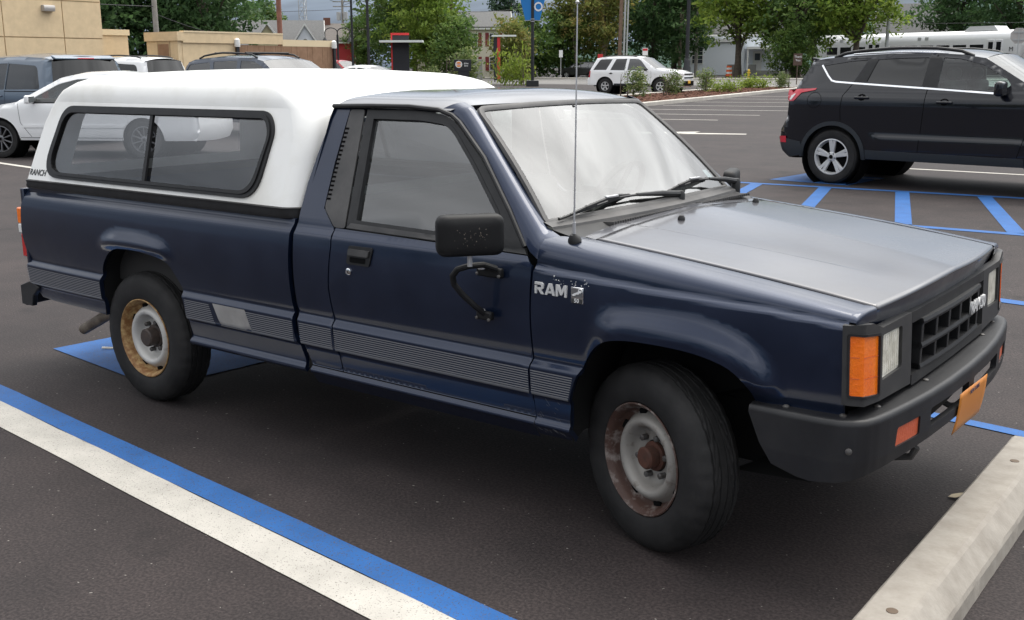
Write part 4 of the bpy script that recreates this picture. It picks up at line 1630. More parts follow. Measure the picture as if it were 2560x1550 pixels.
# ------------------------------------------------------------------ chassis, tail, exhaust
mb = MB()
for y in (-.42, .42):
    mb.bx(-3.5, .60, y - .035, y + .035, .36, .47)
mb.bx(-3.56, -1.60, -.70, .70, .48, .55)
mb.bx(-.30, .45, -.45, .45, .26, .60)
mb.tube([(-2.67, -.68, .314), (-2.67, .68, .314)], .05, 12)
mb.lathe([(.0, -.16), (.11, -.10), (.14, 0), (.11, .10), (0, .16)], (-2.67, 0, .314), (0, 1, 0), 20)
mb.tube([(0, -.66, .30), (0, .66, .30)], .035, 10)
mb.bx(-1.4, -.7, .12, .40, .26, .36)
mb.build('chassis', 'under', truck, smooth=30)
for y in (-.50, .50):
    mb = MB()
    mb.tube([(-3.32, y, .45), (-3.0, y, .36), (-2.67, y, .335), (-2.3, y, .36), (-2.02, y, .42)], .022, 6)
    mb.build('leaf_spring', 'under', truck)
mat('exhaust', (0.27, 0.225, 0.175), 0.6, metal=0.2, col2=(0.15, 0.115, 0.09), vscale=20)
mb = MB()
ep = [(-2.95, -.50, .33), (-3.15, -.52, .335), (-3.34, -.545, .285), (-3.44, -.552, .235), (-3.555, -.560, .180)]
mb.tube(ep, [.030, .030, .030, .029, .029], 14, cap=False)
mb.tube([(-3.553, -.5598, .181), (-3.45, -.553, .23)], .026, 14, cap=True)
mb.build('exhaust_pipe', 'exhaust', truck, smooth=50)
# tailgate and lamps
mb = MB()
mb.bx(-3.625, -3.585, -.70, .70, .52, .965)
mb.build('tailgate', 'navy', truck, bev=.01)
for s in (-1, 1):
    for z0, z1, m_ in ((.770, .852, 'amber'), (.722, .768, 'white_lens'), (.600, .720, 'red_lens')):
        mb = MB()
        mb.bx(-3.672 + .02 * (z0 < .7), -3.596, s * .700, s * .800, z0, z1)
        mb.build('tail_lamp', m_, truck, bev=.006)
    mb = MB()
    mb.bx(-3.612, -3.585, s * .70, s * .803, .55, .955)
    mb.build('tail_post', 'navy', truck, bev=.006)
mb = MB()
rb = []
for y in [-.80 + 1.6 * k / 20 for k in range(21)]:
    rb.append(((-3.715 + .05 * (abs(y) / .8) ** 6, y, .395), (1, 0, 0), (0, 0, 1)))
mb.sweep(rb, [(-.02, -.055), (-.025, .045), (.02, .05), (.06, .05), (.06, .04), (.01, .03), (.01, -.055)])
rbo = mb.build('rear_bumper', 'plastic_black', truck, bev=.004)
for y in (-.792, .792):
    mb = MB()
    mb.prism([(-3.70, .445), (-3.60, .478), (-3.52, .452), (-3.585, .400), (-3.60, .345), (-3.70, .345)], lambda x, z: (x, y - .014, z), lambda x, z: (x, y + .014, z))
    mb.build('bumper_end', 'plastic_black', rbo, bev=.004)

# ------------------------------------------------------------------ camper shell
def capw(z):
    return .800 - .275 * (z - 1.0)


def cap_front(z): return np.interp(z, [1.0, 1.30, 1.385, 1.44, 1.478, 1.50, 1.514], [-1.575, -1.562, -1.590, -1.645, -1.715, -1.80, -1.89])
def cap_rear(z): return np.interp(z, [1.0, 1.10, 1.30, 1.385, 1.44, 1.478, 1.50, 1.514], [-3.560, -3.535, -3.472, -3.425, -3.365, -3.275, -3.18, -3.06])


def cap_ring(zt, inset):
    pass


# closed shell built as stacked rounded rectangles, the corners getting rounder to the top
NZ = [1.0, 1.02, 1.06, 1.12, 1.2, 1.28, 1.34, 1.385, 1.415, 1.44, 1.46, 1.478, 1.493, 1.505, 1.514]
def cap_half(z):
    if z <= 1.385: return capw(z)
    t = (z - 1.385) / (1.514 - 1.385)
    return capw(1.385) - .110 * (1 - math.sqrt(max(0, 1 - t * t * .98)))


def ring_pts(z, N_=30):
    h = cap_half(z)
    xf, xr = float(cap_front(z)), float(cap_rear(z))
    rc = .075 + .05 * max(0, (z - 1.3) / .2)
    pts = []
    corners = [(xf - rc, -h + rc, -90), (xf - rc, h - rc, 0), (xr + rc * .5, h - rc * .5, 90), (xr + rc * .5, -h + rc * .5, 180)]
    for ci, (cx, cy, a0) in enumerate(corners):
        r_ = rc if ci < 2 else rc * .5
        for k in range(9):
            a = R(a0 + 90 * k / 8)
            pts.append((cx + r_ * math.cos(a), cy + r_ * math.sin(a), z))
    # subdivide the long sides evenly
    out = []
    for i in range(len(pts)):
        p, q = pts[i], pts[(i + 1) % len(pts)]
        out.append(p)
        if i % 9 == 8:
            for k in range(1, N_):
                t = k / N_
                out.append((p[0] + (q[0] - p[0]) * t, p[1] + (q[1] - p[1]) * t, z))
    return out


winO = rounded([(-3.405, 1.022), (-1.800, 1.022), (-1.742, 1.300), (-1.790, 1.372), (-3.290, 1.366)], [.15, .10, .05, .075, .085], 7)
winI = rounded([(-3.350, 1.050), (-1.838, 1.050), (-1.772, 1.280), (-1.805, 1.341), (-3.262, 1.334)], [.115, .075, .04, .05, .07], 7)


def cside(s):
    def f(u, v):
        u, v = np.asarray(u, float), np.asarray(v, float)
        return np.stack([u, s * (.800 - .275 * (v - 1.0)), v], 1)
    return f


# side walls with the window cut out, then ends, then the roof cap
SIDES = []


ZS = [1.0, 1.06, 1.12, 1.2, 1.28, 1.34, 1.385]
for s in (-1, 1):
    ed = [(float(cap_rear(z)) + (.0375 + .0125 * max(0, (z - 1.3) / .1)), z) for z in ZS]
    fr_ = [(float(cap_front(z)) - (.075 + .05 * max(0, (z - 1.3) / .2)), z) for z in reversed(ZS)]
    SIDES.append(panel('', cside(s), ed + fr_, None, holes=[winO], step=.05, vstep=.05, out=(0, s, 0), lip=0, ret=True))
mb = MB()
rings = [ring_pts(z) for z in NZ]
L = len(rings[0])
top_h, ct = rings[-1], None
vs = [p for r in rings for p in r]
fs = []
for i in range(len(NZ) - 1):
    for k in range(L):
        # skip the flat side walls below 1.385: they carry the windows
        seg_ = k % (9 + 29)
        corner = k // (9 + 29)
        is_side = corner in (1, 3) and seg_ >= 8
        if is_side and NZ[i + 1] <= 1.3851: continue
        # openings for the rear hatch pane and the pane towards the cab
        if corner in (0, 2) and 12 <= seg_ <= 33 and 1.055 < NZ[i] and NZ[i + 1] < 1.345: continue
        fs.append((i * L + k, i * L + (k + 1) % L, (i + 1) * L + (k + 1) % L, (i + 1) * L + k))
# roof: shrink the last ring towards the middle with a gentle crown
cx_c, n_in = -2.45, 8
base_i = (len(NZ) - 1) * L
prev = base_i
for j in range(1, n_in + 1):
    t = j / n_in
    b = len(vs)
    for (x, y, z) in top_h:
        vs.append((cx_c + (x - cx_c) * (1 - t * .92), y * (1 - t), 1.514 + .026 * (1 - (1 - t) ** 2)))
    for k in range(L):
        fs.append((prev + k, prev + (k + 1) % L, b + (k + 1) % L, b + k))
    prev = b
mb.add(vs, fs)
shell = mb.build('camper_shell', 'gelcoat', truck, smooth=50)
for t_ in SIDES:
    raw('shell_side', *t_, 'gelcoat', shell)
for s in (-1, 1):
    fr_ = panel('window_frame', cside(s), winO, 'plastic_black', shell, holes=[winI], step=.03, out=(0, s, 0), lip=.02, off=.010)
    mid_ = rounded([(-3.378, 1.036), (-1.82, 1.036), (-1.757, 1.29), (-1.797, 1.357), (-3.276, 1.350)], [.132, .085, .045, .06, .075], 7)
    panel('window_seal', cside(s), mid_, 'rubber_seal', shell, holes=[winI], step=.03, out=(0, s, 0), lip=.02, off=.016)
    xd = -2.565
    lft = [p for p in winI if p[0] < xd - .012]
    panes = (([(xd - .006, 1.338), (xd + .006, 1.050)], -1), )
    pl = [(-3.350, 1.050), (xd, 1.050), (xd - .012, 1.338), (-3.262, 1.334)]
    pr = [(xd, 1.050), (-1.838, 1.050), (-1.772, 1.280), (-1.805, 1.341), (xd - .012, 1.338)]
    panel('window_pane', cside(s), rounded(pl, [.115, 0, 0, .07]), 'glass_cap', shell, step=.1, out=(0, s, 0), lip=0, off=.002)
    panel('window_pane', cside(s), rounded(pr, [0, .075, .04, .05, 0]), 'glass_cap', shell, step=.1, out=(0, s, 0), lip=0, off=-.006)
    panel('window_divider', cside(s), [(xd - .010, 1.048), (xd + .012, 1.048), (xd, 1.340), (xd - .022, 1.340)], 'rubber_seal', shell, step=.05, out=(0, s, 0), lip=.012, off=.009)
    nrm = Vector((0, s, .275)).normalized()
    text('shell_lettering', 'RANCH', .0425, 'dark_print', shell, (-3.447, s * (capw(1.041) + .0016), 1.040), (-s, 0, 0), (0, -s * .275, 1), ext=.0004, shear=.25, spacing=.98, offset=.0008)
# rubber foot between shell and bed
mb = MB()
pth = []
for (x, y, z) in ring_pts(1.0):
    n = Vector((x - max(min(x, -1.7), -3.45), y, 0))
    n = Vector((0, math.copysign(1, y), 0)) if abs(y) > .74 else Vector((1 if x > -2 else -1, 0, 0))
    pth.append(((x, y, .985), n, (0, 0, 1)))
mb.sweep(pth, [(-.02, -.024), (.004, -.024), (.010, -.012), (.006, .002), (.010, .016), (.0, .020), (-.02, .020)], closed=True)
mb.build('shell_gasket', 'rubber_seal', shell, smooth=50)
# bed rail top, floor of the bed seen through the glass
for s in (-1, 1):
    mb = MB()
    mb.bx(-3.57, -1.585, min(s * .70, s * .782), max(s * .70, s * .782), .935, .9625)
    mb.build('bed_rail', 'navy', truck, smooth=0, bev=.006)
mb = MB()
mb.bx(-3.58, -1.60, -.70, .70, .55, .57)
mb.bx(-1.62, -1.59, -.70, .70, .55, .95)
mb.bx(-3.58, -1.60, -.705, -.695, .55, .95)
mb.bx(-3.58, -1.60, .695, .705, .55, .95)
mb.build('bed_liner', 'interior', truck, smooth=0)
# panes of the shell's rear hatch and of its front end
for corner, nm in ((2, 'rear_hatch_pane'), (0, 'shell_front_pane')):
    mb = MB()
    mb.grid([[ring_pts(z)[corner * 38 + k] for k in range(12, 35)] for z in (1.06, 1.12, 1.2, 1.28, 1.34)])
    mb.build(nm, 'glass_cap', shell, smooth=60)
# ------------------------------------------------------------------ other vehicles
mat('black_paint', (0.0030, 0.0036, 0.0072), 0.20, spec=0.3, coat=0.75, coat_rough=0.02)
mat('white_paint', (0.82, 0.825, 0.83), 0.3, coat=0.8, coat_rough=0.04)
mat('slate_paint', (0.060, 0.090, 0.130), 0.3, metal=0.3, coat=0.9, coat_rough=0.04)
mat('blue_paint', (0.018, 0.030, 0.055), 0.3, metal=0.3, coat=0.9, coat_rough=0.04)
mat('red_paint', (0.42, 0.018, 0.025), 0.35, coat=0.7, coat_rough=0.06)
mat('dark_paint', (0.025, 0.027, 0.030), 0.3, metal=0.4, coat=0.9, coat_rough=0.04)
mat('cladding', (0.020, 0.024, 0.029), 0.55, spec=0.4)
mat('alloy', (0.60, 0.60, 0.60), 0.32, metal=0.35)
mat('alloy_dark', (0.20, 0.20, 0.21), 0.35, metal=0.7)
mat('tail_red', (0.50, 0.020, 0.040), 0.15, coat=0.9)
mat('trim_bright', (0.85, 0.86, 0.88), 0.18, metal=0.9)
glass('glass_car', (0.20, 0.22, 0.24), 1.9, 0.0)
glass('glass_tint', (0.03, 0.032, 0.038), 1.65, 0.0)
glass('glass_clear', (0.66, 0.78, 0.75), 1.7, 0.0)

plain_tyre = {}


def car_wheel(parent, loc, rad, rimr, spokes, mtl, s, width=.21, twin=False):
    w = empty('wheel', loc, 0 if s < 0 else math.pi, parent)
    key = (round(rad, 3), round(rimr, 3))
    if key not in plain_tyre:
        me = tyre_mesh(rad, width, rimr, 56, False).mesh('tyre', 35)
        me.materials.append(M['rubber'])
        mb = MB()
        h = width / 2
        mb.lathe([(rimr - .002, h - .02), (rimr, h - .004), (rimr - .012, h - .002), (rimr - .022, h - .02), (rimr - .035, h - .09)], (0, 0, 0), (0, -1, 0), 48)
        rme = mb.mesh('rim', 40)
        mb = MB()
        mb.lathe([(rimr - .02, h - .07), (0, h - .075)], (0, 0, 0), (0, -1, 0), 32)
        bme = mb.mesh('rim_back', 40)
        bme.materials.append(M['dark_void'])
        plain_tyre[key] = (me, rme, bme)
    me, rme, bme = plain_tyre[key]
    link(bpy.data.objects.new('tyre', me), w)
    r_me = rme.copy(); r_me.materials.clear(); r_me.materials.append(M[mtl])
    ro_ = link(bpy.data.objects.new('rim', r_me), w)
    link(bpy.data.objects.new('rim_back', bme), w)
    h = width / 2
    for k in range(spokes):
        a0 = 2 * math.pi * k / spokes + .31
        for da in ((-.13, .13) if twin else (0,)):
            mb = MB()
            c, sn = math.cos(a0 + da), math.sin(a0 + da)
            w0, w1 = (.024, .034) if not twin else (.016, .022)
            if spokes > 7: w0, w1 = .010, .012
            r0, r1 = .03, rimr - .012
            p0, p1 = Vector((r0 * c, -(h - .020), r0 * sn)), Vector((r1 * c, -(h - .008), r1 * sn))
            t = Vector((-sn, 0, c))
            q = [p0 - t * w0, p0 + t * w0, p1 + t * w1, p1 - t * w1]
            mb.add([tuple(v) for v in q] + [tuple(v + Vector((0, .04, 0))) for v in q], [(0, 1, 2, 3), (4, 5, 6, 7), (0, 1, 5, 4), (1, 2, 6, 5), (2, 3, 7, 6), (3, 0, 4, 7)])
            mb.build('spoke', mtl, w, bev=.005)
    mb = MB()
    mb.lathe([(.062, h - .035), (.060, h - .014), (.050, h - .010), (.030, h - .010), (.028, h - .004), (0, h - .003)], (0, 0, 0), (0, -1, 0), 24)
    mb.build('hub', mtl, w)
    mb = MB()
    mb.lathe([(.027, h - .0035), (.024, h - .001), (0, h)], (0, 0, 0), (0, -1, 0), 16)
    mb.build('hub_cap', 'dark_void', w)
    if twin:
        for k in range(5):
            a = 2 * math.pi * k / 5 + .31 + math.pi / 5
            mb = MB()
            mb.lathe([(.010, h - .016), (.010, h - .007), (0, h - .006)], (.047 * math.cos(a), 0, .047 * math.sin(a)), (0, -1, 0), 8)
            mb.build('lug_nut', 'alloy_dark', w)
    return w


class Car:
    def __init__(c, name, label, cat, loc, rz, paint, prof, half, belt, axles, rad, rimr, tumble=.30, sill=.30, group=None, edge=.07,
                 wins=(), mats=None, spokes=5, wheelmat='alloy', twin=False, archr=None, crown=.05, shoulder=.02, sides=(-1, 1), ledge=None):
        c.root = empty(name, (loc[0], loc[1], gz(loc[0], loc[1])), rz)
        T(c.root, label, cat, group)
        c.paint = paint
        c.pts = [(p[0], p[1]) for p in prof]
        c.tags = [p[2] for p in prof]
        c.half, c.belt, c.tumble, c.edge, c.shoulder, c.ledge = half, belt, tumble, edge, shoulder, ledge
        c.x0, c.x1 = min(p[0] for p in c.pts), max(p[0] for p in c.pts)
        mats = mats or {}
        archr = archr or rad + .055
        # side sheets
        poly = list(c.pts)
        poly.sort  # keep order front-bottom .. rear-bottom
        base = []
        xr, xf = axles
        zc = rad
        a0 = math.asin(max(-1, min(1, (sill - zc) / archr)))
        for xa in (xr, xf):
            n = 18
            for k in range(n + 1):
                a = (math.pi - a0) + (a0 - (math.pi - a0)) * k / n
                base.append((xa + archr * math.cos(a), zc + archr * math.sin(a)))
        poly = poly + [(xr - archr - .03, sill)] + base + [(xf + archr + .03, sill)] if False else poly + base
        for s in sides:
            holes = [w[0] for w in wins]
            panel('body_side', c.surf(s), poly, paint, c.root, holes=holes, step=.07, vstep=.05, out=(0, s, .1), lip=.02)
            for (w, m_, nm) in wins:
                panel(nm, c.surf(s), w, m_, c.root, step=.12, out=(0, s, 0), lip=0, off=-.008)
            for xa in axles:
                car_wheel(c.root, (xa, s * (half - .125), rad), rad, rimr, spokes, wheelmat, s, twin=twin)
                mb = MB()
                mb.lathe([(archr + .01, .0), (archr + .01, .30), (0, .31)], (xa, s * (half - .02), rad), (0, -s, 0), 28)
                mb.build('wheel_well', 'dark_void', c.root)
        # top strips
        i = 0
        n = len(c.pts)
        while i < n - 1:
            j = i
            while j < n - 1 and c.tags[j] == c.tags[i]: j += 1
            c.strip(c.tags[i], i, j, mats.get(c.tags[i], paint), crown)
            i = j
        # dark cabin floor and far trim
        mb = MB()
        mb.bx(c.x0 + .35, c.x1 - .35, -half + .16, half - .16, .36, belt - .12)
        mb.build('cabin', 'interior', c.root, smooth=0)

    def W(c, x, z):
        w = np.full(np.shape(x), c.half)
        w = w - c.tumble * np.clip(z - c.belt, 0, 9) ** 1.08
        w = w - c.shoulder * np.clip((z - (c.belt - .18)) / .18, 0, 1) ** 2
        w = w - .05 * np.clip((.50 - z) / .25, 0, 1.5) ** 2
        if c.ledge:
            w = w + .014 * sstep(c.ledge[2] + .05, c.ledge[2], z) * sstep(c.ledge[0], c.ledge[0] + .2, x) * sstep(c.ledge[1] + .2, c.ledge[1], x) - .014
        L = c.x1 - c.x0
        w = w - .16 * np.clip((x - (c.x1 - .75)) / .75, 0, 1) ** 2.2 - .10 * np.clip(((c.x0 + .65) - x) / .65, 0, 1) ** 2.4
        e = polydist(x, z, c.pts)
        t = np.clip(1 - e / c.edge, 0, 1)
        return w - c.edge * .9 * (1 - np.sqrt(np.clip(1 - t * t, 0, 1)))

    def surf(c, s):
        def f(u, v):
            u, v = np.asarray(u, float), np.asarray(v, float)
            return np.stack([u, s * c.W(u, v), v], 1)
        return f

    def strip(c, name, i, j, mtl, crown):
        pts = []
        for k in range(i, j):
            a, b = c.pts[k], c.pts[k + 1]
            d = math.hypot(b[0] - a[0], b[1] - a[1])
            m = max(1, int(d / .12))
            for q in range(m):
                pts.append((a[0] + (b[0] - a[0]) * q / m, a[1] + (b[1] - a[1]) * q / m))
        pts.append(c.pts[j])
        full = c.pts
        rows = []
        for q, (x, z) in enumerate(pts):
            a, b = pts[max(q - 1, 0)], pts[min(q + 1, len(pts) - 1)]
            d = Vector((b[0] - a[0], b[1] - a[1])).normalized()
            n = Vector((d.y, -d.x))
            if i == 0 and False: pass
            w = float(c.W(np.array([x]), np.array([z]))[0])
            row = []
            for k in range(15):
                y = -1 + 2 * k / 14
                cr = crown * (1 - abs(y) ** 2.2)
                row.append((x + n.x * cr * c.sgn(n), y * w, z + n.y * cr * c.sgn(n)))
            rows.append(row)
        mb = MB()
        mb.grid(rows)
        o = mb.build(name, mtl, c.root, smooth=60, fix=False)
        return o

    def sgn(c, n):
        return 1 if (n.y > 0 or abs(n.x) > .6) else 1

    def skin(c, name, poly, mtl, s=-1, off=.004, lip=.004, step=.06, parent=None):
        return panel(name, c.surf(s), poly, mtl, parent or c.root, step=step, out=(0, s, 0), lip=lip, off=off)

    def line(c, name, pts, w, mtl, s=-1, off=.002, lip=.0):
        L_, R_ = [], []
        for i, p in enumerate(pts):
            a, b = pts[max(i - 1, 0)], pts[min(i + 1, len(pts) - 1)]
            d = Vector((b[0] - a[0], b[1] - a[1])).normalized()
            L_.append((p[0] - d.y * w / 2, p[1] + d.x * w / 2)); R_.append((p[0] + d.y * w / 2, p[1] - d.x * w / 2))
        return panel(name, c.surf(s), L_ + R_[::-1], mtl, c.root, step=.08, out=(0, s, 0), lip=lip, off=off)

    def handle(c, x, z, mtl, s=-1):
        y = float(c.W(np.array([x]), np.array([z]))[0])
        panel('handle_recess', c.surf(s), [(x + .055 * math.cos(R(a)), z + .006 + .042 * math.sin(R(a))) for a in range(0, 360, 30)], 'dark_void' if mtl == 'black_paint' else mtl, c.root, step=.05, out=(0, s, 0), lip=0, off=.0015)
        mb = MB()
        mb.box((x, s * (y + .014), z), (.19, .022, .028))
        mb.build('door_handle', mtl, c.root, bev=.009, seg=3)

    def mirror(c, x, z, mtl, s=-1, w=.20, h=.13):
        y = float(c.W(np.array([x]), np.array([z]))[0])
        mb = MB()
        mb.box((x, s * (y + .13), z + .02), (.09, w, h))
        mo = mb.build('door_mirror', mtl, c.root, bev=.035, seg=4)
        mb = MB()
        mb.box((x - .046, s * (y + .13), z + .02), (.003, w * .84, h * .74))
        mb.build('mirror_glass', 'chrome', mo, bev=.001)
        mb = MB()
        mb.tube([(x, s * (y - .02), z - .05), (x, s * (y + .08), z - .01)], .022, 8)
        mb.build('mirror_arm', 'plastic_black', mo)

    def rails(c, x0, x1, y, mtl, h=.06):
        for s in (-1, 1):
            mb = MB()
            pts = []
            for k in range(13):
                t = k / 12
                x = x0 + (x1 - x0) * t
                zr = float(np.interp(x, *c.rooflinexz()))
                pts.append((x, s * y, zr + c.crownz + h * (math.sin(math.pi * t) ** .35) - .01))
            mb.tube(pts, .021, 8)
            mb.build('roof_rail', mtl, c.root)

    crownz = .02

    def rooflinexz(c):
        rp = [p for p, t in zip(c.pts, c.tags) if t == 'roof'] + [c.pts[c.tags.index('roof') + c.tags.count('roof')]]
        rp = sorted(rp)
        return [p[0] for p in rp], [p[1] for p in rp]


# ---- black SUV beyond the hatched aisle
o_ = -1.345
def q_(l): return [(x + o_, z) for x, z in l]
esc_prof = [(3.44, .26, 'front_bumper'), (3.58, .42, 'front_bumper'), (3.57, .70, 'front_bumper'), (3.47, .90, 'hood'), (3.1, 1.01, 'hood'), (2.62, 1.085, 'windshield'),
            (1.76, 1.575, 'roof'), (1.50, 1.618, 'roof'), (1.15, 1.640, 'roof'), (.6, 1.640, 'roof'), (.1, 1.615, 'roof'), (-.25, 1.585, 'roof'), (-.42, 1.560, 'rear_window'),
            (-.62, 1.20, 'tailgate'), (-.70, 1.03, 'tailgate'), (-.715, .82, 'tailgate'), (-.74, .78, 'rear_bumper'), (-.81, .66, 'rear_bumper'), (-.815, .56, 'rear_bumper'), (-.76, .40, 'rear_bumper'), (-.66, .30, 'rear_bumper')]
esc_prof = [(x + o_, z, t) for x, z, t in esc_prof]
wq = rounded(q_([(-.235, 1.495), (.10, 1.545), (.345, 1.566), (.20, 1.305), (-.05, 1.318), (-.13, 1.38)]), [.02, 0, .01, .01, .05, .03])
wr = rounded(q_([(.475, 1.568), (.80, 1.585), (1.115, 1.588), (1.09, 1.250), (.375, 1.292)]), .02)
wf = rounded(q_([(1.285, 1.588), (1.50, 1.570), (1.76, 1.500), (2.06, 1.345), (2.12, 1.270), (2.03, 1.190), (1.275, 1.235)]), .02)
esc = Car('parked_suv', 'shiny black SUV with a bright belt line parked beyond the hatched aisle', 'SUV', (-2.03, 10.74), R(-5.4), 'black_paint', esc_prof,
          .915, 1.20, (o_, o_ + 2.82), .345, .232, tumble=.36, sill=.34, twin=True, wins=[(wq, 'glass_tint', 'quarter_pane'), (wr, 'glass_tint', 'rear_door_pane'), (wf, 'glass_clear', 'front_door_pane')],
          mats={'windshield': 'glass_car', 'rear_window': 'glass_tint'}, ledge=(o_ + .45, o_ + 2.25, .62), crown=.06, archr=.40, shoulder=.055)
for s in (-1, 1):
    esc.line('belt_trim', q_([(-.262, 1.50), (-.15, 1.365), (-.09, 1.308), (-.03, 1.292), (.21, 1.276), (1.15, 1.222), (2.07, 1.165)]), .020, 'trim_bright', s, .006, .004)
    esc.skin('tail_lamp', rounded(q_([(-.69, 1.185), (-.27, 1.212), (-.29, 1.185), (-.48, 1.150), (-.58, 1.045), (-.70, 1.035)]), .01), 'tail_red', s, .008)
    esc.skin('tail_lamp_clear', rounded(q_([(-.69, 1.12), (-.56, 1.135), (-.62, 1.06), (-.695, 1.05)]), .01), 'white_lens', s, .010)
    for xa in (0, 2.82):
        ring_o = [(xa + .455 * math.cos(R(a)), .345 + .455 * math.sin(R(a))) for a in range(-2, 183, 8)]
        ring_i = [(xa + .402 * math.cos(R(a)), .345 + .402 * math.sin(R(a))) for a in range(182, -3, -8)]
        esc.skin('arch_cladding', q_(ring_o + ring_i), 'cladding', s, .010, .01)
    esc.skin('sill_cladding', q_([(.46, .345), (2.36, .345), (2.36, .44), (.452, .455)]), 'cladding', s, .010, .01)
    esc.skin('bumper_cladding', q_([(-.80, .57), (-.44, .52), (-.41, .36), (-.62, .315), (-.75, .40)]), 'cladding', s, .012, .01)
    esc.skin('bumper_reflector', q_([(-.765, .50), (-.665, .50), (-.67, .585), (-.775, .58)]), 'tail_red', s, .016)
    for pts in ([(.10, 1.58), (.37, 1.58), (.215, 1.29), (.10, 1.12), (.085, .95), (.10, .80)], [(1.20, 1.62), (1.165, 1.22), (1.15, .9), (1.12, .36)], [(2.55, 1.05), (2.40, .9), (2.28, .45)]):
        esc.line('door_seam', q_(pts), .008, 'dark_void', s, .0015)
    esc.line('fuel_door_seam', [(o_ - .28 + .10 * math.cos(R(a)), 1.06 + .10 * math.sin(R(a))) for a in range(0, 361, 30)], .005, 'dark_void', s, .0015)
    esc.skin('pillar_trim', q_([(.355, 1.572), (.475, 1.578), (.375, 1.284), (.215, 1.298)]), 'plastic_black', s, .002)
    esc.skin('pillar_trim', q_([(1.12, 1.595), (1.28, 1.595), (1.27, 1.236), (1.09, 1.246)]), 'plastic_black', s, .002)
    esc.handle(o_ + .36, 1.10, 'black_paint', s)
    esc.handle(o_ + 1.40, 1.06, 'black_paint', s)
    esc.mirror(o_ + 2.06, 1.21, 'black_paint', s, .22, .17)
esc.crownz = .012
esc.rails(o_ - .16, o_ + 1.60, .615, 'plastic_black', .062)
for s in (-1, 1):
    mb = MB()
    mb.tube([(o_ + .10 + 1.2 * k / 8, s * .622, 1.615 + .042 * math.sin(math.pi * (k + 2) / 12)) for k in range(9)], .012, 8)
    mb.build('rail_inlay', 'trim_bright', esc.root)
mb = MB()
for y in (-.38, .38):
    mb.bx(o_ + 1.22, o_ + 1.40, y - .22, y + .22, .75, 1.32)
    mb.bx(o_ + 1.24, o_ + 1.36, y - .12, y + .12, 1.32, 1.47)
mb.build('front_seats', 'seat', esc.root, bev=.05, seg=3)
mb = MB()
mb.box((o_ - .40, 0, 1.572), (.20, 1.15, .03), ry=R(8))
mb.build('roof_spoiler', 'black_paint', esc.root, bev=.01)

# ---- white SUV at the planted island
tb = [(2.40, .34, 'front_bumper'), (2.46, .50, 'front_bumper'), (2.47, .68, 'grille'), (2.43, .86, 'grille'), (2.36, 1.0, 'hood'), (2.1, 1.08, 'hood'), (1.16, 1.185, 'windshield'),
      (.40, 1.68, 'roof'), (.1, 1.735, 'roof'), (-1.0, 1.75, 'roof'), (-1.75, 1.72, 'roof'), (-1.95, 1.68, 'rear_window'), (-2.28, 1.14, 'tailgate'), (-2.36, .80, 'rear_bumper'), (-2.44, .70, 'rear_bumper'), (-2.42, .42, 'rear_bumper')]
tbw = [(rounded([(-2.08, 1.135), (-1.76, 1.60), (-1.66, 1.635), (-1.09, 1.650), (-1.38, 1.135)], .03), 'glass_tint', 'quarter_pane'),
       (rounded([(-1.17, 1.125), (-.90, 1.648), (-.34, 1.655), (-.42, 1.115)], .03), 'glass_tint', 'rear_door_pane'),
       (rounded([(-.27, 1.11), (-.20, 1.655), (.25, 1.640), (.38, 1.58), (.82, 1.13)], .03), 'glass_car', 'front_door_pane')]
wsuv = Car('parked_suv', 'white four-door SUV by the planted island with a gold front plate', 'SUV', (-25.35, 42.5), R(7), 'white_paint', tb, .93, 1.12, (-1.435, 1.435), .37, .21,
           tumble=.27, sill=.42, wins=tbw, mats={'windshield': 'glass_car', 'rear_window': 'glass_tint', 'grille': 'white_paint'}, archr=.46, crown=.045)
for s in (-1, 1):
    wsuv.skin('tail_lamp', [(-2.36, .80), (-2.24, .78), (-2.22, 1.08), (-2.30, 1.10)], 'tail_red', s, .008)
    wsuv.skin('rocker_trim', [(-.95, .425), (.95, .425), (.95, .50), (-.95, .50)], 'cladding', s, .012)
    wsuv.handle(-1.12, .97, 'plastic_black', s); wsuv.handle(-.18, .95, 'plastic_black', s)
    wsuv.mirror(.72, 1.13, 'plastic_black', s)
    wsuv.line('door_seam', [(-.36, 1.66), (-.40, 1.1), (-.38, .5)], .008, 'dark_void', s)
    wsuv.line('door_seam', [(.95, 1.1), (.98, .8), (.90, .5)], .008, 'dark_void', s)
    wsuv.line('badge_strip', [(.35, .66), (.80, .66)], .02, 'alloy', s, .006)
    wsuv.skin('headlight', rounded([(2.02, .80), (2.30, .80), (2.36, .99), (2.10, 1.0)], .02), 'white_lens', s, .006)
wsuv.rails(-1.7, .1, .60, 'plastic_black', .05)
def fbox(car, name, x, y0, y1, z0, z1, m_, d=.03):
    mb = MB(); mb.bx(x - d, x, y0, y1, z0, z1)
    return mb.build(name, m_, car.root, bev=.006)
fbox(wsuv, 'grille_opening', 2.515, -.55, .55, .90, .97, 'dark_void'); fbox(wsuv, 'grille_opening', 2.525, -.55, .55, .74, .80, 'dark_void')
fbox(wsuv, 'headlight', 2.46, -.80, -.55, .78, .98, 'white_lens', .10); fbox(wsuv, 'headlight', 2.46, .55, .80, .78, .98, 'white_lens', .10)
fbox(wsuv, 'bumper_intake', 2.53, -.62, .62, .40, .62, 'dark_void', .06); fbox(wsuv, 'number_plate', 2.545, -.15, .15, .50, .64, 'plate_gold')

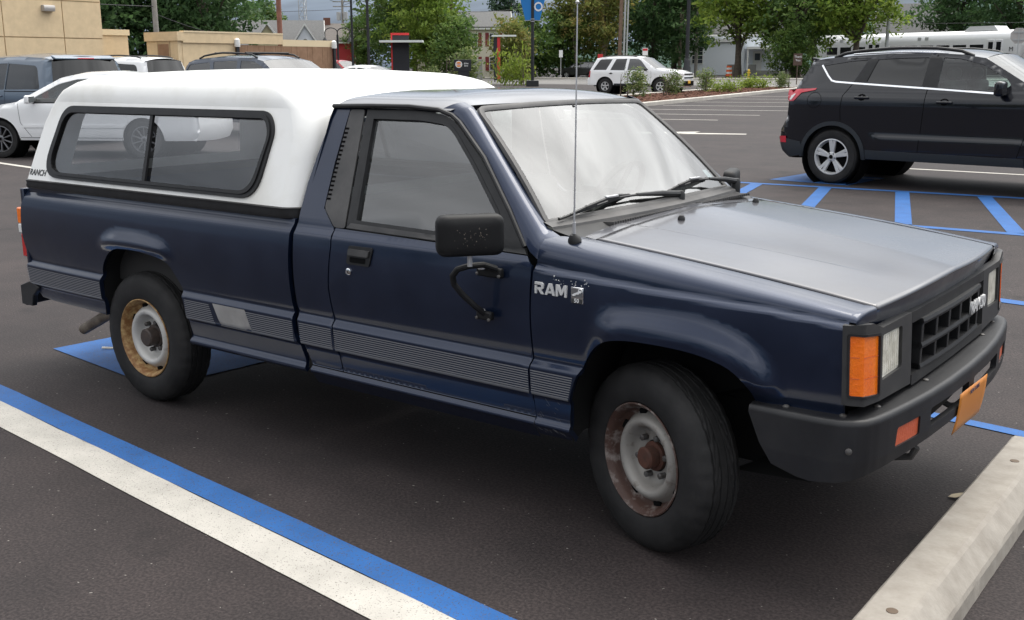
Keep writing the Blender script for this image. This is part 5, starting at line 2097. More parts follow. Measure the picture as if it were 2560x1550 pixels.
# ---- slate minivan, rear corner towards the camera
mv = [(2.38, .28, 'front_bumper'), (2.48, .45, 'front_bumper'), (2.46, .72, 'hood'), (2.2, .92, 'hood'), (1.65, 1.06, 'windshield'), (.78, 1.60, 'roof'), (.3, 1.70, 'roof'), (-1.2, 1.735, 'roof'), (-2.2, 1.70, 'roof'), (-2.38, 1.665, 'rear_window'),
      (-2.56, 1.06, 'tailgate'), (-2.60, .72, 'rear_bumper'), (-2.66, .62, 'rear_bumper'), (-2.63, .34, 'rear_bumper')]
mvw = [(rounded([(-2.28, 1.10), (-2.10, 1.55), (-1.02, 1.60), (-1.00, 1.08)], [.06, .12, .03, .03]), 'glass_tint', 'quarter_pane'),
       (rounded([(-.96, 1.08), (-.98, 1.60), (.10, 1.58), (.16, 1.07)], .03), 'glass_tint', 'sliding_door_pane'),
       (rounded([(.26, 1.07), (.20, 1.57), (.72, 1.52), (1.40, 1.12), (1.40, 1.07)], .03), 'glass_car', 'front_door_pane')]
van = Car('parked_minivan', 'slate blue minivan with dark glass at the left edge, rear corner turned this way', 'minivan', (-20.95, 8.85), R(180), 'slate_paint', mv, .98, 1.05, (-1.53, 1.50), .335, .20,
          tumble=.26, wins=mvw, mats={'windshield': 'glass_car', 'rear_window': 'glass_tint'}, crown=.07, edge=.10)
for s in (-1, 1):
    van.line('slide_track', [(-2.25, 1.055), (-.98, 1.05)], .016, 'dark_void', s, .003)
    van.skin('tail_lamp', [(-2.56, .75), (-2.42, .75), (-2.36, 1.08), (-2.50, 1.10)], 'tail_red', s, .008)
    van.line('door_seam', [(-1.0, 1.62), (-.99, 1.05), (-1.0, .55)], .008, 'dark_void', s)
    van.handle(-.80, .95, 'slate_paint', s)
mb = MB()
mb.prism([(-2.30, 1.755), (-2.46, 1.705), (-2.47, 1.675), (-2.36, 1.68)], lambda x, z: (x, -.66, z), lambda x, z: (x, .66, z))
sp_ = mb.build('roof_spoiler', 'slate_paint', van.root, bev=.01)
mb = MB(); mb.box((-2.468, 0, 1.692), (.012, .36, .022)); mb.build('brake_light', 'tail_red', sp_, bev=.004)

# ---- white minivan further back
wv = Car('parked_minivan', 'white minivan with black roof rack and red tail lamps, in front of the tan annex', 'minivan', (-29.0, 16.15), R(188), 'white_paint', mv, .96, 1.05, (-1.53, 1.50), .335, .20,
         tumble=.26, wins=mvw, mats={'windshield': 'glass_car', 'rear_window': 'glass_tint'}, crown=.07, edge=.10)
for s in (-1, 1):
    wv.skin('tail_lamp', [(-2.60, .98), (-2.30, .98), (-2.30, 1.08), (-2.54, 1.09)], 'tail_red', s, .010)
wv.crownz = .05
wv.rails(-2.1, .4, .62, 'plastic_black', .06)
for y in (-.70, .70):
    mb = MB(); mb.box((-2.625, y, 1.03), (.03, .34, .11)); mb.build('tail_lamp', 'tail_red', wv.root, bev=.01)

# ---- dark blue SUV behind the shell
bs_ = [(2.32, .34, 'front_bumper'), (2.40, .55, 'front_bumper'), (2.36, .88, 'hood'), (2.1, 1.0, 'hood'), (1.22, 1.14, 'windshield'), (.42, 1.62, 'roof'), (.05, 1.69, 'roof'), (-1.0, 1.71, 'roof'), (-1.8, 1.66, 'roof'), (-2.02, 1.60, 'rear_window'), (-2.32, 1.12, 'tailgate'), (-2.36, .75, 'rear_bumper'), (-2.42, .6, 'rear_bumper'), (-2.38, .38, 'rear_bumper')]
bw_ = [(rounded([(-2.16, 1.15), (-1.90, 1.55), (-1.22, 1.60), (-1.10, 1.13)], .05), 'glass_car', 'quarter_pane'),
       (rounded([(-1.00, 1.13), (-1.10, 1.61), (-.32, 1.63), (-.28, 1.12)], .04), 'glass_car', 'rear_door_pane'),
       (rounded([(-.16, 1.12), (-.20, 1.63), (.22, 1.61), (.50, 1.50), (.98, 1.12)], .04), 'glass_car', 'front_door_pane')]
bsuv = Car('parked_suv', 'dark blue SUV with black roof rack bars behind the white camper shell', 'SUV', (-17.35, 12.75), R(2), 'blue_paint', bs_, .93, 1.12, (-1.40, 1.38), .36, .22, tumble=.28, wins=bw_,
           mats={'windshield': 'glass_car', 'rear_window': 'glass_tint'}, crown=.05)
bsuv.crownz = .03
bsuv.rails(-1.75, .15, .62, 'plastic_black', .075)
for x in (-1.2, -.2):
    mb = MB(); mb.tube([(x, -.64, 1.80), (x, .64, 1.80)], .016, 8); mb.build('cross_bar', 'plastic_black', bsuv.root)

# ---- white saloons
sd = [(2.20, .25, 'front_bumper'), (2.30, .42, 'front_bumper'), (2.27, .64, 'hood'), (1.95, .78, 'hood'), (1.02, .93, 'windshield'), (.22, 1.345, 'roof'), (-.1, 1.405, 'roof'), (-.6, 1.42, 'roof'), (-1.05, 1.38, 'rear_window'),
      (-1.80, 1.02, 'boot_lid'), (-2.16, 1.00, 'tail_panel'), (-2.26, .72, 'rear_bumper'), (-2.27, .45, 'rear_bumper'), (-2.2, .30, 'rear_bumper')]
sw_ = [(rounded([(-.42, .945), (-.36, 1.335), (-.12, 1.325), (.20, 1.25), (.62, 1.03), (.74, .94)], [.02, .03, 0, .06, .02, .02]), 'glass_clear', 'front_door_pane'),
       (rounded([(-1.22, .95), (-1.32, 1.03), (-1.02, 1.25), (-.80, 1.32), (-.46, 1.335), (-.50, .945)], .03), 'glass_car', 'rear_door_pane')]
aud = Car('parked_saloon', 'white saloon with many-spoked alloy wheels, its nose past the left edge', 'car', (-16.0, 7.40), R(209), 'white_paint', sd, .885, .93, (-1.32, 1.32), .318, .228, tumble=.40, wins=sw_,
          mats={'windshield': 'glass_car', 'rear_window': 'glass_car'}, spokes=10, wheelmat='alloy_dark', crown=.05)
for s in (-1, 1):
    aud.mirror(.64, .975, 'white_paint', s, .20, .14)
    aud.line('door_seam', [(.93, .92), (.90, .6), (.72, .36)], .007, 'dark_void', s)
    aud.line('side_moulding', [(-1.0, .54), (.86, .54)], .045, 'white_paint', s, .012, .01)
    aud.line('sill_seam', [(-.95, .345), (.93, .345)], .008, 'cladding', s)
    aud.handle(-.28, .80, 'white_paint', s)
    aud.line('window_trim', [(-.44, .938), (.80, .932)], .014, 'dark_void', s, .003)
wsd = Car('parked_saloon', 'white saloon whose roof shows above the camper shell, near the red pickup', 'car', (-33.3, 32.3), R(8), 'white_paint', sd, .885, .93, (-1.32, 1.32), .318, .20, tumble=.40, wins=[(w, 'glass_tint', n) for w, _, n in sw_],
          mats={'windshield': 'glass_car', 'rear_window': 'glass_tint'}, crown=.05)
redc = Car('parked_suv', 'red SUV parked far off beyond the fence gate', 'SUV', (-52.2, 48.6), R(4), 'red_paint', bs_, .93, 1.12, (-1.40, 1.38), .36, .22, tumble=.28, wins=[(w, 'glass_car', n) for w, _, n in bw_],
           mats={'windshield': 'glass_car', 'rear_window': 'glass_tint'}, crown=.05)
redc.mirror(.80, 1.12, 'plastic_black', -1)
drk = Car('parked_hatchback', 'dark hatchback parked across the street behind the slim trees', 'car', (-55.2, 82.6), R(196), 'dark_paint', bs_, .90, 1.12, (-1.40, 1.38), .34, .22, tumble=.28, wins=[(w, 'glass_car', n) for w, _, n in bw_],
          mats={'windshield': 'glass_car', 'rear_window': 'glass_tint'}, crown=.05)
drk.mirror(.80, 1.12, 'plastic_black', 1)
drk.root.scale = (.86, .9, .86)
# ------------------------------------------------------------------ buildings
mat('stucco', (0.66, 0.515, 0.325), 0.9, var=0.06, vscale=3, bump=0.3, bscale=60, bdist=0.01)
mat('stucco_joint', (0.46, 0.34, 0.205), 0.9)
mat('stucco_cap', (0.70, 0.575, 0.38), 0.85)
mat('gate_wood', (0.235, 0.135, 0.078), 0.85, col2=(0.30, 0.180, 0.110), vscale=3)
mat('lamp_metal', (0.42, 0.40, 0.38), 0.5, metal=0.3)
mat('roof_grey', (0.115, 0.115, 0.115), 0.9, var=0.12, vscale=6)
mat('roof_brown', (0.13, 0.115, 0.105), 0.9, var=0.12, vscale=6)
mat('siding_cream', (0.80, 0.74, 0.62), 0.8)
mat('siding_yellow', (0.62, 0.57, 0.36), 0.8)
mat('siding_red', (0.42, 0.040, 0.045), 0.8)
mat('siding_white', (0.76, 0.80, 0.85), 0.8)
mat('house_trim', (0.72, 0.72, 0.70), 0.7)
mat('shutter_red', (0.26, 0.045, 0.050), 0.7)
mat('brick', (0.17, 0.075, 0.055), 0.9, var=0.25, vscale=20)
mat('train_white', (0.66, 0.665, 0.67), 0.35, metal=0.2)
mat('train_glass', (0.010, 0.011, 0.014), 0.15)
mat('wood_pole', (0.16, 0.105, 0.075), 0.9, var=0.2, vscale=4)
mat('wood_red', (0.23, 0.105, 0.075), 0.9, var=0.2, vscale=3)
mat('wood_grey', (0.27, 0.255, 0.23), 0.9, var=0.15, vscale=4)
mat('pole_grey', (0.40, 0.41, 0.41), 0.6, metal=0.2)
mat('post_black', (0.010, 0.011, 0.014), 0.5)
mat('board_black', (0.012, 0.013, 0.018), 0.6)
mat('sign_red', (0.50, 0.022, 0.025), 0.5)
mat('canopy_white', (0.68, 0.72, 0.68), 0.5)
mat('banner_blue', (0.010, 0.170, 0.48), 0.7)
mat('sign_brown', (0.075, 0.045, 0.032), 0.7)
mat('drum_orange', (0.72, 0.13, 0.030), 0.6)
mat('hydrant_yellow', (0.62, 0.40, 0.04), 0.6)
mat('cabinet', (0.20, 0.20, 0.18), 0.7)
mat('logo_orange', (0.80, 0.28, 0.04), 0.5)
mat('logo_red', (0.55, 0.03, 0.03), 0.5)
mat('pane', (0.035, 0.042, 0.050), 0.12)
mat('wire', (0.02, 0.02, 0.022), 0.7)
mat('hill', (0.045, 0.075, 0.065), 1.0, col2=(0.075, 0.105, 0.085), vscale=0.05, spec=0)

# ---- tan restaurant block: panels set proud of recessed joints
bx0 = -36.3
b = empty('restaurant_building', (bx0, 15, gz(0, 15)))
T(b, 'tan stucco restaurant wall of large panels with a wall lamp, top left', 'building')
zz0 = gz(0, 15)
mb = MB(); mb.bx(-9, -.03, -8, 5.67, 0, 7.2); mb.build('wall_core', 'stucco_joint', b, smooth=0)
ycols = [-8, -5.1, -2.8, -.5, 1.80, 4.10, 5.70]
zrows = [0, 1.20, 2.56, 3.90, 5.25, 6.6, 7.25]
for i in range(len(ycols) - 1):
    for j in range(len(zrows) - 1):
        mb = MB()
        mb.bx(-.03, .012 + .002 * ((i + j) % 2), ycols[i] + .018, ycols[i + 1] - .018, zrows[j] + .018, zrows[j + 1] - .018)
        mb.build('wall_panel', 'stucco', b, smooth=0)
mb = MB(); mb.bx(-9, -.03, 5.67, 5.71, 0, 7.25); mb.build('wall_return', 'stucco', b, smooth=0)
mb = MB()
mb.prism([(0, -.11), (.19, -.11), (.21, -.02), (.21, .04), (.17, .11), (0, .11)], lambda x, z: (.02 + x, 3.28, 3.60 + z), lambda x, z: (.02 + x, 3.72, 3.60 + z))
mb.build('wall_lamp', 'lamp_metal', b, bev=.012)
an_ = empty('annex_building', (-38.2, 21.9, gz(0, 22)))
T(an_, 'low tan annex with a pale roof edge beside the tall stucco wall', 'building')
mb = MB(); mb.bx(-8, 0, -1.18, 1.15, 0, 2.72); mb.build('wall', 'stucco', an_, smooth=0)
mb = MB(); mb.bx(-8, .06, -1.18, 1.21, 2.72, 2.95); mb.build('roof_edge', 'stucco_cap', an_, smooth=0)
mb = MB(); mb.bx(-1.5, -.2, -1.18, -.55, 2.95, 3.75); mb.build('roof_vent_box', 'stucco_cap', an_, smooth=0)

# ---- bin enclosure with plank gates
en = empty('bin_enclosure', (-34.0, 22.4, gz(0, 25)))
T(en, 'tan walled bin enclosure with brown plank gates and a doorway', 'enclosure')
mb = MB()
mb.bx(-2.0, -.02, 0, .2, 0, 2.42)
mb.bx(-.2, 0, .2, 2.7, 0, 2.45)
mb.bx(-2.0, -1.8, .2, 8.05, 0, 2.3)
mb.build('wall', 'stucco', en, smooth=0)
mb = MB(); mb.bx(-2.06, .06, -.06, .2, 2.42, 2.76); mb.bx(-.2, .06, .2, 5.2, 2.35, 2.74); mb.build('parapet', 'stucco', en, smooth=0)
mb = MB(); mb.bx(-.22, .08, .25, 5.2, 2.74, 2.80); mb.build('parapet_cap', 'stucco_cap', en, smooth=0)
mb = MB(); mb.bx(-.15, .03, 5.2, 8.05, 2.28, 2.55); mb.build('gate_lintel', 'stucco_cap', en, smooth=0)
mb = MB(); mb.bx(-1.30, -.50, -.03, .05, 0, 2.40); dr_ = mb.build('doorway', 'stucco_joint', en, smooth=0)
mb = MB(); mb.bx(-1.24, -.56, -.04, .03, 0, 2.30); mb.build('door_leaf', 'gate_wood', dr_, smooth=0)
for k in range(18):
    mb = MB()
    y = 2.75 + k * .294
    mb.bx(-.06, .02 + .004 * (k % 3), y + .004, y + .290, .12, 2.30)
    mb.build('plank', 'gate_wood', en, smooth=0)
for y in (2.75, 8.08):
    mb = MB(); mb.bx(.05, .17, y - .06, y + .06, 0, 2.22); po = mb.build('gate_post', 'post_black', en, bev=.01)
    mb = MB(); mb.lathe([(.11, 2.22), (.12, 2.30), (.11, 2.50), (.05, 2.56), (0, 2.57)], (.11, y, 0), (0, 0, 1), 12); mb.build('post_cap', 'house_trim', po)


def window(parent, u, z, w, h, F, trim='house_trim', sash=True, shutter=None):
    """F(u, d, z): point on the facade, d outwards"""
    mb = MB()
    t = .09
    for (a0, a1, z0, z1) in ((u - w / 2 - t, u + w / 2 + t, z + h, z + h + t), (u - w / 2 - t, u + w / 2 + t, z - t, z), (u - w / 2 - t, u - w / 2, z, z + h), (u + w / 2, u + w / 2 + t, z, z + h)):
        vs = [F(a, d, zz) for d in (0, .06) for a, zz in ((a0, z0), (a1, z0), (a1, z1), (a0, z1))]
        mb.add(vs, [(0, 1, 2, 3), (4, 5, 6, 7), (0, 1, 5, 4), (1, 2, 6, 5), (2, 3, 7, 6), (3, 0, 4, 7)])
    o = mb.build('window', trim, parent, smooth=0)
    mb = MB(); mb.add([F(u - w / 2, .02, z), F(u + w / 2, .02, z), F(u + w / 2, .02, z + h), F(u - w / 2, .02, z + h)], [(0, 1, 2, 3)])
    mb.build('pane', 'pane', o, smooth=0)
    if sash:
        mb = MB()
        for (a0, a1, z0, z1) in ((u - w / 2, u + w / 2, z + h / 2 - .03, z + h / 2 + .03), (u - .02, u + .02, z, z + h), (u - w / 2, u + w / 2, z + h * .75 - .015, z + h * .75 + .015), (u - w / 2, u + w / 2, z + h * .25 - .015, z + h * .25 + .015)):
            mb.add([F(a0, .035, z0), F(a1, .035, z0), F(a1, .035, z1), F(a0, .035, z1)], [(0, 1, 2, 3)])
        mb.build('sash_bar', trim, o, smooth=0)
    if shutter:
        for sgn in (-1, 1):
            c = u + sgn * (w / 2 + t + .20)
            mb = MB()
            vs = [F(a, d, zz) for d in (.005, .06) for a, zz in ((c - .18, z - t), (c + .18, z - t), (c + .18, z + h + t), (c - .18, z + h + t))]
            mb.add(vs, [(0, 1, 2, 3), (4, 5, 6, 7), (0, 1, 5, 4), (1, 2, 6, 5), (2, 3, 7, 6), (3, 0, 4, 7)])
            mb.build('shutter', shutter, o, smooth=0)


def house(name, label, loc, rz, w, d, eave, ridge, wall, roofm, wins=(), chim=None, gables=(), shut=None, over=.35):
    """long axis along local x; the facade at local y = -d/2 faces the camera"""
    h = empty(name, (loc[0], loc[1], gz(*loc)), rz)
    T(h, label, 'house')
    mb = MB()
    mb.bx(-w / 2, w / 2, -d / 2, d / 2, 0, eave)
    mb.add([(-w / 2, -d / 2, eave), (-w / 2, d / 2, eave), (-w / 2, 0, ridge)], [(0, 1, 2)])
    mb.add([(w / 2, -d / 2, eave), (w / 2, d / 2, eave), (w / 2, 0, ridge)], [(0, 2, 1)])
    mb.build('wall', wall, h, smooth=0, fix=False)
    sl = (ridge - eave) / (d / 2)
    for s in (-1, 1):
        mb = MB()
        a = (d / 2 + over)
        pts = [(0, ridge + .05), (s * a, eave - over * sl + .05), (s * a, eave - over * sl + .18), (0, ridge + .20)]
        mb.prism(pts, lambda y, z: (-w / 2 - .3, y, z), lambda y, z: (w / 2 + .3, y, z))
        ro_ = mb.build('roof', roofm, h, smooth=0)
    mb = MB(); mb.bx(-w / 2 - .31, w / 2 + .31, -d / 2 - over - .02, -d / 2 - over + .06, eave - over * sl - .10, eave - over * sl + .06); mb.build('fascia', 'house_trim', h, smooth=0)
    for sgn in (-1, 1):
        mb = MB()
        mb.prism([(-d / 2 - over, eave - over * sl + .0), (-d / 2 - over, eave - over * sl + .16), (0, ridge + .2), (0, ridge + .03)], lambda y, z: (sgn * (w / 2 + .31), y, z), lambda y, z: (sgn * (w / 2 + .36), y, z))
        mb.build('rake_board', 'house_trim', h, smooth=0)
    for (u, z, ww, hh) in wins:
        window(h, u, z, ww, hh, lambda a, e, q: (a, -d / 2 - e, q), shutter=shut)
    if chim:
        mb = MB(); mb.bx(chim[0] - .35, chim[0] + .35, chim[1] - .35, chim[1] + .35, eave, ridge + chim[2]); mb.build('chimney', 'brick', h, smooth=0)
    for (u, gw, gh, m_) in gables:
        mb = MB()
        z0 = eave - .1
        mb.add([(u - gw / 2, -d / 2 - .5, z0 - 1.5), (u + gw / 2, -d / 2 - .5, z0 - 1.5), (u + gw / 2, -d / 2 - .5, z0), (u, -d / 2 - .5, z0 + gh), (u - gw / 2, -d / 2 - .5, z0)], [(0, 1, 2, 3, 4)])
        gb = mb.build('gable', m_, h, smooth=0, fix=False)
        for s in (-1, 1):
            mb = MB()
            mb.prism([(u, z0 + gh + .25), (u + s * (gw / 2 + .3), z0 - .15), (u + s * (gw / 2 + .3), z0 - .32), (u, z0 + gh + .05)], lambda x, z: (x, -d / 2 - .72, z), lambda x, z: (x, -d / 2 + d * .45, z))
            mb.build('gable_roof', roofm, h, smooth=0)
            mb = MB()
            mb.prism([(u, z0 + gh + .27), (u + s * (gw / 2 + .32), z0 - .13), (u + s * (gw / 2 + .32), z0 - .36), (u, z0 + gh + .02)], lambda x, z: (x, -d / 2 - .78, z), lambda x, z: (x, -d / 2 - .725, z))
            mb.build('gable_trim', 'house_trim', h, smooth=0)
        mb = MB(); mb.lathe([(.22, 0), (.22, .05), (0, .05)], (u, -d / 2 - .5, z0 + gh * .25), (0, -1, 0), 12); mb.build('gable_vent', 'cabinet', h)
    return h


house('gabled_house', 'low house with a long grey roof and two small cream gables behind the enclosure', (-79.5, 63.3), R(46), 13.5, 7.5, 3.1, 5.25, 'siding_yellow', 'roof_grey', gables=((2.1, 2.6, 1.9, 'siding_yellow'), (5.4, 2.2, 1.8, 'siding_white')), chim=(-4.8, 0, .6))
house('red_house', 'red clapboard house with white corner trim and a brick chimney behind the lamp post', (-81.4, 76.6), R(46), 6.0, 6.6, 3.7, 5.3, 'siding_red', 'roof_brown', wins=((2.2, 1.2, .8, 1.5),), chim=(-1.0, 0, .75))
house('cream_house', 'two-storey cream house with dark red shutters left of the blue banner', (-71.6, 85.0), R(39), 9.5, 7.0, 4.95, 6.45, 'siding_cream', 'roof_grey', shut='shutter_red',
      wins=((1.15, 3.15, .75, 1.15), (3.2, 3.15, .75, 1.15), (1.15, .75, .75, 1.2), (3.2, .75, .75, 1.2)))
wh = house('white_house', 'pale blue-white bungalow with a porch half hidden by the maple trees', (-50.5, 106.5), R(25), 11.0, 7.5, 4.2, 6.3, 'siding_white', 'roof_grey', wins=((-3.6, 1.25, 1.0, 1.5),), over=.2)
mb = MB(); mb.bx(-5.5, .6, -5.3, -3.76, 0, 3.35); po = mb.build('front_room', 'siding_white', wh, smooth=0)
window(wh, -4.2, 1.2, 1.05, 1.6, lambda a, e, q: (a, -5.3 - e, q))
mb = MB(); mb.bx(-5.7, .8, -5.5, -3.7, 3.35, 3.65); mb.build('room_cornice', 'house_trim', wh, smooth=0)
mb = MB(); mb.bx(.8, 5.8, -5.9, -3.76, 2.6, 2.85); mb.build('porch_roof', 'house_trim', wh, smooth=0)
mb = MB(); mb.bx(.8, 5.8, -5.9, -3.76, 0, .45); mb.build('porch_floor', 'cabinet', wh, smooth=0)
for x in (.95, 3.3, 5.65):
    mb = MB(); mb.bx(x - .08, x + .08, -5.85, -5.69, .45, 2.6); mb.build('porch_post', 'house_trim', wh, smooth=0)
mb = MB(); mb.bx(1.5, 2.4, -3.82, -3.765, .45, 2.45); dd = mb.build('door', 'house_trim', wh, smooth=0)
mb = MB(); mb.bx(1.68, 2.22, -3.84, -3.82, 1.5, 2.2); mb.build('door_pane', 'pane', dd, smooth=0)
house('red_barn_house', 'dark red house with a grey roof rising behind the white train', (-40.6, 135.5), R(14), 9.0, 8.5, 4.3, 8.0, 'siding_red', 'roof_grey', wins=((-3.3, 3.0, .7, .8), (3.4, 3.0, .7, .8)), chim=(2.2, .2, 1.2))

# ---- commuter train
tr = empty('commuter_train', (-24.5, 101.0, gz(0, 100)), R(-20.5))
T(tr, 'long white commuter train with dark windows beyond the black SUV', 'train')
def tsec(h):
    return [(-1.45, .9), (-1.5, 1.6), (-1.5, 3.1), (-1.42, 3.55), (-1.15, 3.85), (-.6, 3.98), (.6, 3.98), (1.15, 3.85), (1.42, 3.55), (1.5, 3.1), (1.5, 1.6), (1.45, .9)]
for (x0, x1) in ((-17.6, 5.0), (5.6, 28)):
    mb = MB(); mb.prism(tsec(0), lambda y, z: (x0, y, z), lambda y, z: (x1, y, z))
    cr_ = mb.build('rail_car', 'train_white', tr, smooth=35)
    x = x0 + 1.4
    k = 0
    while x < x1 - 1.6:
        if k in (3, 10):
            for q in (0, .78):
                mb = MB(); mb.bx(x + q, x + q + .70, -1.56, -1.505, 1.2, 3.15); d_ = mb.build('train_door', 'train_white', cr_, bev=.03)
                mb = MB(); mb.bx(x + q + .12, x + q + .58, -1.57, -1.55, 2.05, 2.95); mb.build('door_pane', 'train_glass', d_, bev=.05, seg=3)
            x += 2.6
        else:
            mb = MB(); mb.bx(x, x + 1.35, -1.53, -1.49, 2.05, 2.75); mb.build('window_pane', 'train_glass', cr_, bev=.06, seg=3)
            x += 1.72
        k += 1
    for xv in (x0 + 3.0, x0 + 12.2, x0 + 13.0):
        mb = MB(); mb.bx(xv, xv + .35, -1.50, -1.40, 3.22, 3.50); mb.build('vent_grille', 'pole_grey', cr_, smooth=0)
    mb = MB(); mb.prism([(x1 - 6, 3.95), (x1 - 5.4, 4.35), (x1 - 3, 4.35), (x1 - 2.6, 3.95)], lambda x, z: (x, -.9, z), lambda x, z: (x, .9, z)); mb.build('roof_unit', 'train_white', cr_, smooth=0)
    mb = MB(); mb.bx(x0 + .5, x1 - .5, -1.2, 1.2, .1, .9); mb.build('bogie', 'dark_void', cr_, smooth=0)
text('train_letter', 'M', .55, 'dark_print', tr, (4.2, -1.535, 2.3), (1, 0, 0), (0, 0, 1), ext=.004)

# ---- hill on the right
mb = MB()
rows = []
for j in range(8):
    row = []
    for i in range(41):
        x = -600 + 30 * i
        y = 520 + j * 60
        hgt = (8 + 40 * math.exp(-((x + 130) / 160) ** 2) + 8 * math.sin(x * .013) + 3 * math.sin(x * .05 + j)) * math.sin(math.pi * min(1, (j + .02) / 7)) ** .8
        row.append((x, y, hgt))
    rows.append(row)
mb.grid(rows)
ho = mb.build('hill', 'hill', smooth=60); ho['kind'] = 'structure'

# ------------------------------------------------------------------ poles, signs, street furniture
def post(name, label, cat, loc, h, r0, r1, mtl, group=None, n=12, lean=(0, 0)):
    o = MB().tube([(0, 0, 0), (lean[0] * .5, lean[1] * .5, h * .5), (lean[0], lean[1], h)], [r0, (r0 + r1) / 2, r1], n).build(name, mtl)
    o.location = (loc[0], loc[1], gz(*loc))
    T(o, label, cat, group)
    return o


pr_ = post('utility_pole', 'reddish wooden utility pole behind the enclosure gates', 'pole', (-43.6, 35.9), 9.0, .15, .12, 'wood_red')
p2_ = post('utility_pole', 'short grey wooden pole in front of the left trees', 'pole', (-51.5, 33.8), 5.1, .16, .14, 'wood_grey')
p3_ = post('utility_pole', 'brown wooden pole rising from the bright green tree', 'pole', (-59.6, 69.0), 11.0, .17, .13, 'wood_pole')
b1 = post('lamp_pole', 'slim black lamp pole, right one of the pair above the white saloon', 'pole', (-41.8, 40.7), 8.5, .085, .07, 'post_black')
b2 = post('lamp_pole', 'slim black lamp pole, left one of the pair above the white saloon', 'pole', (-49.5, 47.1), 8.5, .085, .07, 'post_black')
u2_ = post('utility_pole', 'thin grey utility pole carrying transformers behind the red house', 'pole', (-84.2, 80.2), 8.2, .16, .12, 'wood_grey')
mb = MB()
for a in range(3):
    mb.lathe([(.0, -.45), (.24, -.42), (.24, .42), (.0, .45)], (.42 * math.cos(a * 2.1), .42 * math.sin(a * 2.1), 6.4), (0, 0, 1), 10)
mb.build('transformers', 'pole_grey', u2_)
for z in (7.4, 7.9):
    MB().box((0, 0, z), (2.0, .10, .10), rz=R(40)).build('cross_arm', 'wood_grey', u2_, smooth=0)
b4 = post('utility_pole', 'tall wooden pole with a grey conduit behind the white SUV', 'pole', (-50.5, 81.7), 11, .19, .16, 'wood_pole', lean=(.15, .2))
MB().tube([(.36, .16, 0), (.45, .30, 11)], .09, 10).build('conduit', 'pole_grey', b4)
MB().tube([(.62, .24, 0), (.70, .38, 11)], .07, 10).build('conduit', 'pole_grey', b4)
b5 = post('lamp_pole', 'thick black street lamp pole between the white SUV and the white house', 'pole', (-38.2, 71.5), 9, .15, .13, 'post_black')
MB().lathe([(.42, 0), (.40, .30), (.30, .45), (.30, 1.0), (.24, 1.15), (.24, 1.5), (.16, 1.7)], (0, 0, 0), (0, 0, 1), 16).build('pole_base', 'post_black', b5)
MB().tube([(0, 0, 9), (.5, .2, 9.6), (1.4, .5, 9.8)], .06, 8).build('lamp_arm', 'post_black', b5)
post('utility_pole', 'pale pole with an orange foot beside the white house', 'pole', (-48.4, 92.6), 10, .17, .15, 'wood_grey')
post('utility_pole', 'whitish utility pole behind the slim red-edged post', 'pole', (-62.0, 84.0), 11, .18, .15, 'pole_grey')
post('utility_pole', 'grey pole standing just behind the black SUV in front of the train', 'pole', (-29.6, 91.4), 5.2, .17, .14, 'pole_grey')
post('utility_pole', 'brown wooden pole in the maple trees beside the porch', 'pole', (-39.5, 96.5), 9, .24, .20, 'wood_pole')
# twin-arm lamp post
lp = empty('twin_lamp_post', (-52.3, 48.5, gz(0, 48)), R(39))
T(lp, 'black lamp post with two hooked arms in front of the red house', 'lamp post')
MB().tube([(0, 0, 0), (0, 0, 3.4)], .07, 10).build('post', 'post_black', lp)
for s in (-1, 1):
    pts = [(0, 0, 3.3)] + [(s * (.42 - .42 * math.cos(R(a))), 0, 3.55 + .30 * math.sin(R(a))) for a in range(0, 181, 20)] + [(s * .84, 0, 3.2)]
    MB().tube(pts, .035, 8).build('lamp_arm', 'post_black', lp)
    MB().lathe([(.05, .30), (.10, .22), (.22, .02), (.20, 0), (0, 0)], (s * .84, 0, 2.92), (0, 0, 1), 12).build('lamp_shade', 'post_black', lp)
# lattice mast
tw = empty('radio_mast', (-190.5, 171.5, gz(0, 170)))
T(tw, 'grey lattice radio mast far behind the gabled house', 'mast')
legs = [(1.1 * math.cos(R(a)), 1.1 * math.sin(R(a))) for a in (90, 210, 330)]
mb = MB()
for x, y in legs: mb.tube([(x, y, 0), (x * .8, y * .8, 45)], .10, 6)
mb.build('legs', 'pole_grey', tw, smooth=30)['kind'] = 'stuff'
mb = MB()
for k in range(22):
    z = k * 2.0
    for i in range(3):
        a, c = legs[i], legs[(i + 1) % 3]
        f0, f1 = 1 - .2 * z / 45, 1 - .2 * (z + 2) / 45
        mb.tube([(a[0] * f0, a[1] * f0, z), (c[0] * f1, c[1] * f1, z + 2)], .05, 4)
        mb.tube([(a[0] * f0, a[1] * f0, z), (c[0] * f0, c[1] * f0, z)], .04, 4)
mb.build('braces', 'pole_grey', tw, smooth=0)['kind'] = 'stuff'

# overhead wires
def wire(label, p, q, sag, r=.022):
    pts = [tuple(Vector(p) * (1 - t) + Vector(q) * t - Vector((0, 0, sag * 4 * t * (1 - t)))) for t in [k / 16 for k in range(17)]]
    T(MB().tube(pts, r, 5).build('overhead_wire', 'wire'), label, 'wire', 'overhead wires')
wires = [((-84.2, 80.2, 8.4), (-43.6, 35.9, 7.6), .8), ((-84.2, 80.2, 8.0), (-59.6, 69.0, 11.5), .5), ((-43.6, 35.9, 6.6), (-90, 105, 7.4), .6), ((-84.2, 80.2, 7.6), (-110, 40, 7.0), .5),
         ((-51.5, 33.8, 4.5), (-75, 60, 4.0), .3), ((-51.5, 33.8, 4.9), (-40, 8, 5.0), .3), ((-59.6, 69, 6.2), (-62, 84, 7.3), .2), ((-29.6, 91.4, 5.1), (8, 92, 5.3), .3), ((-84.2, 80.2, 7.9), (-41.8, 40.7, 9.5), .4)]
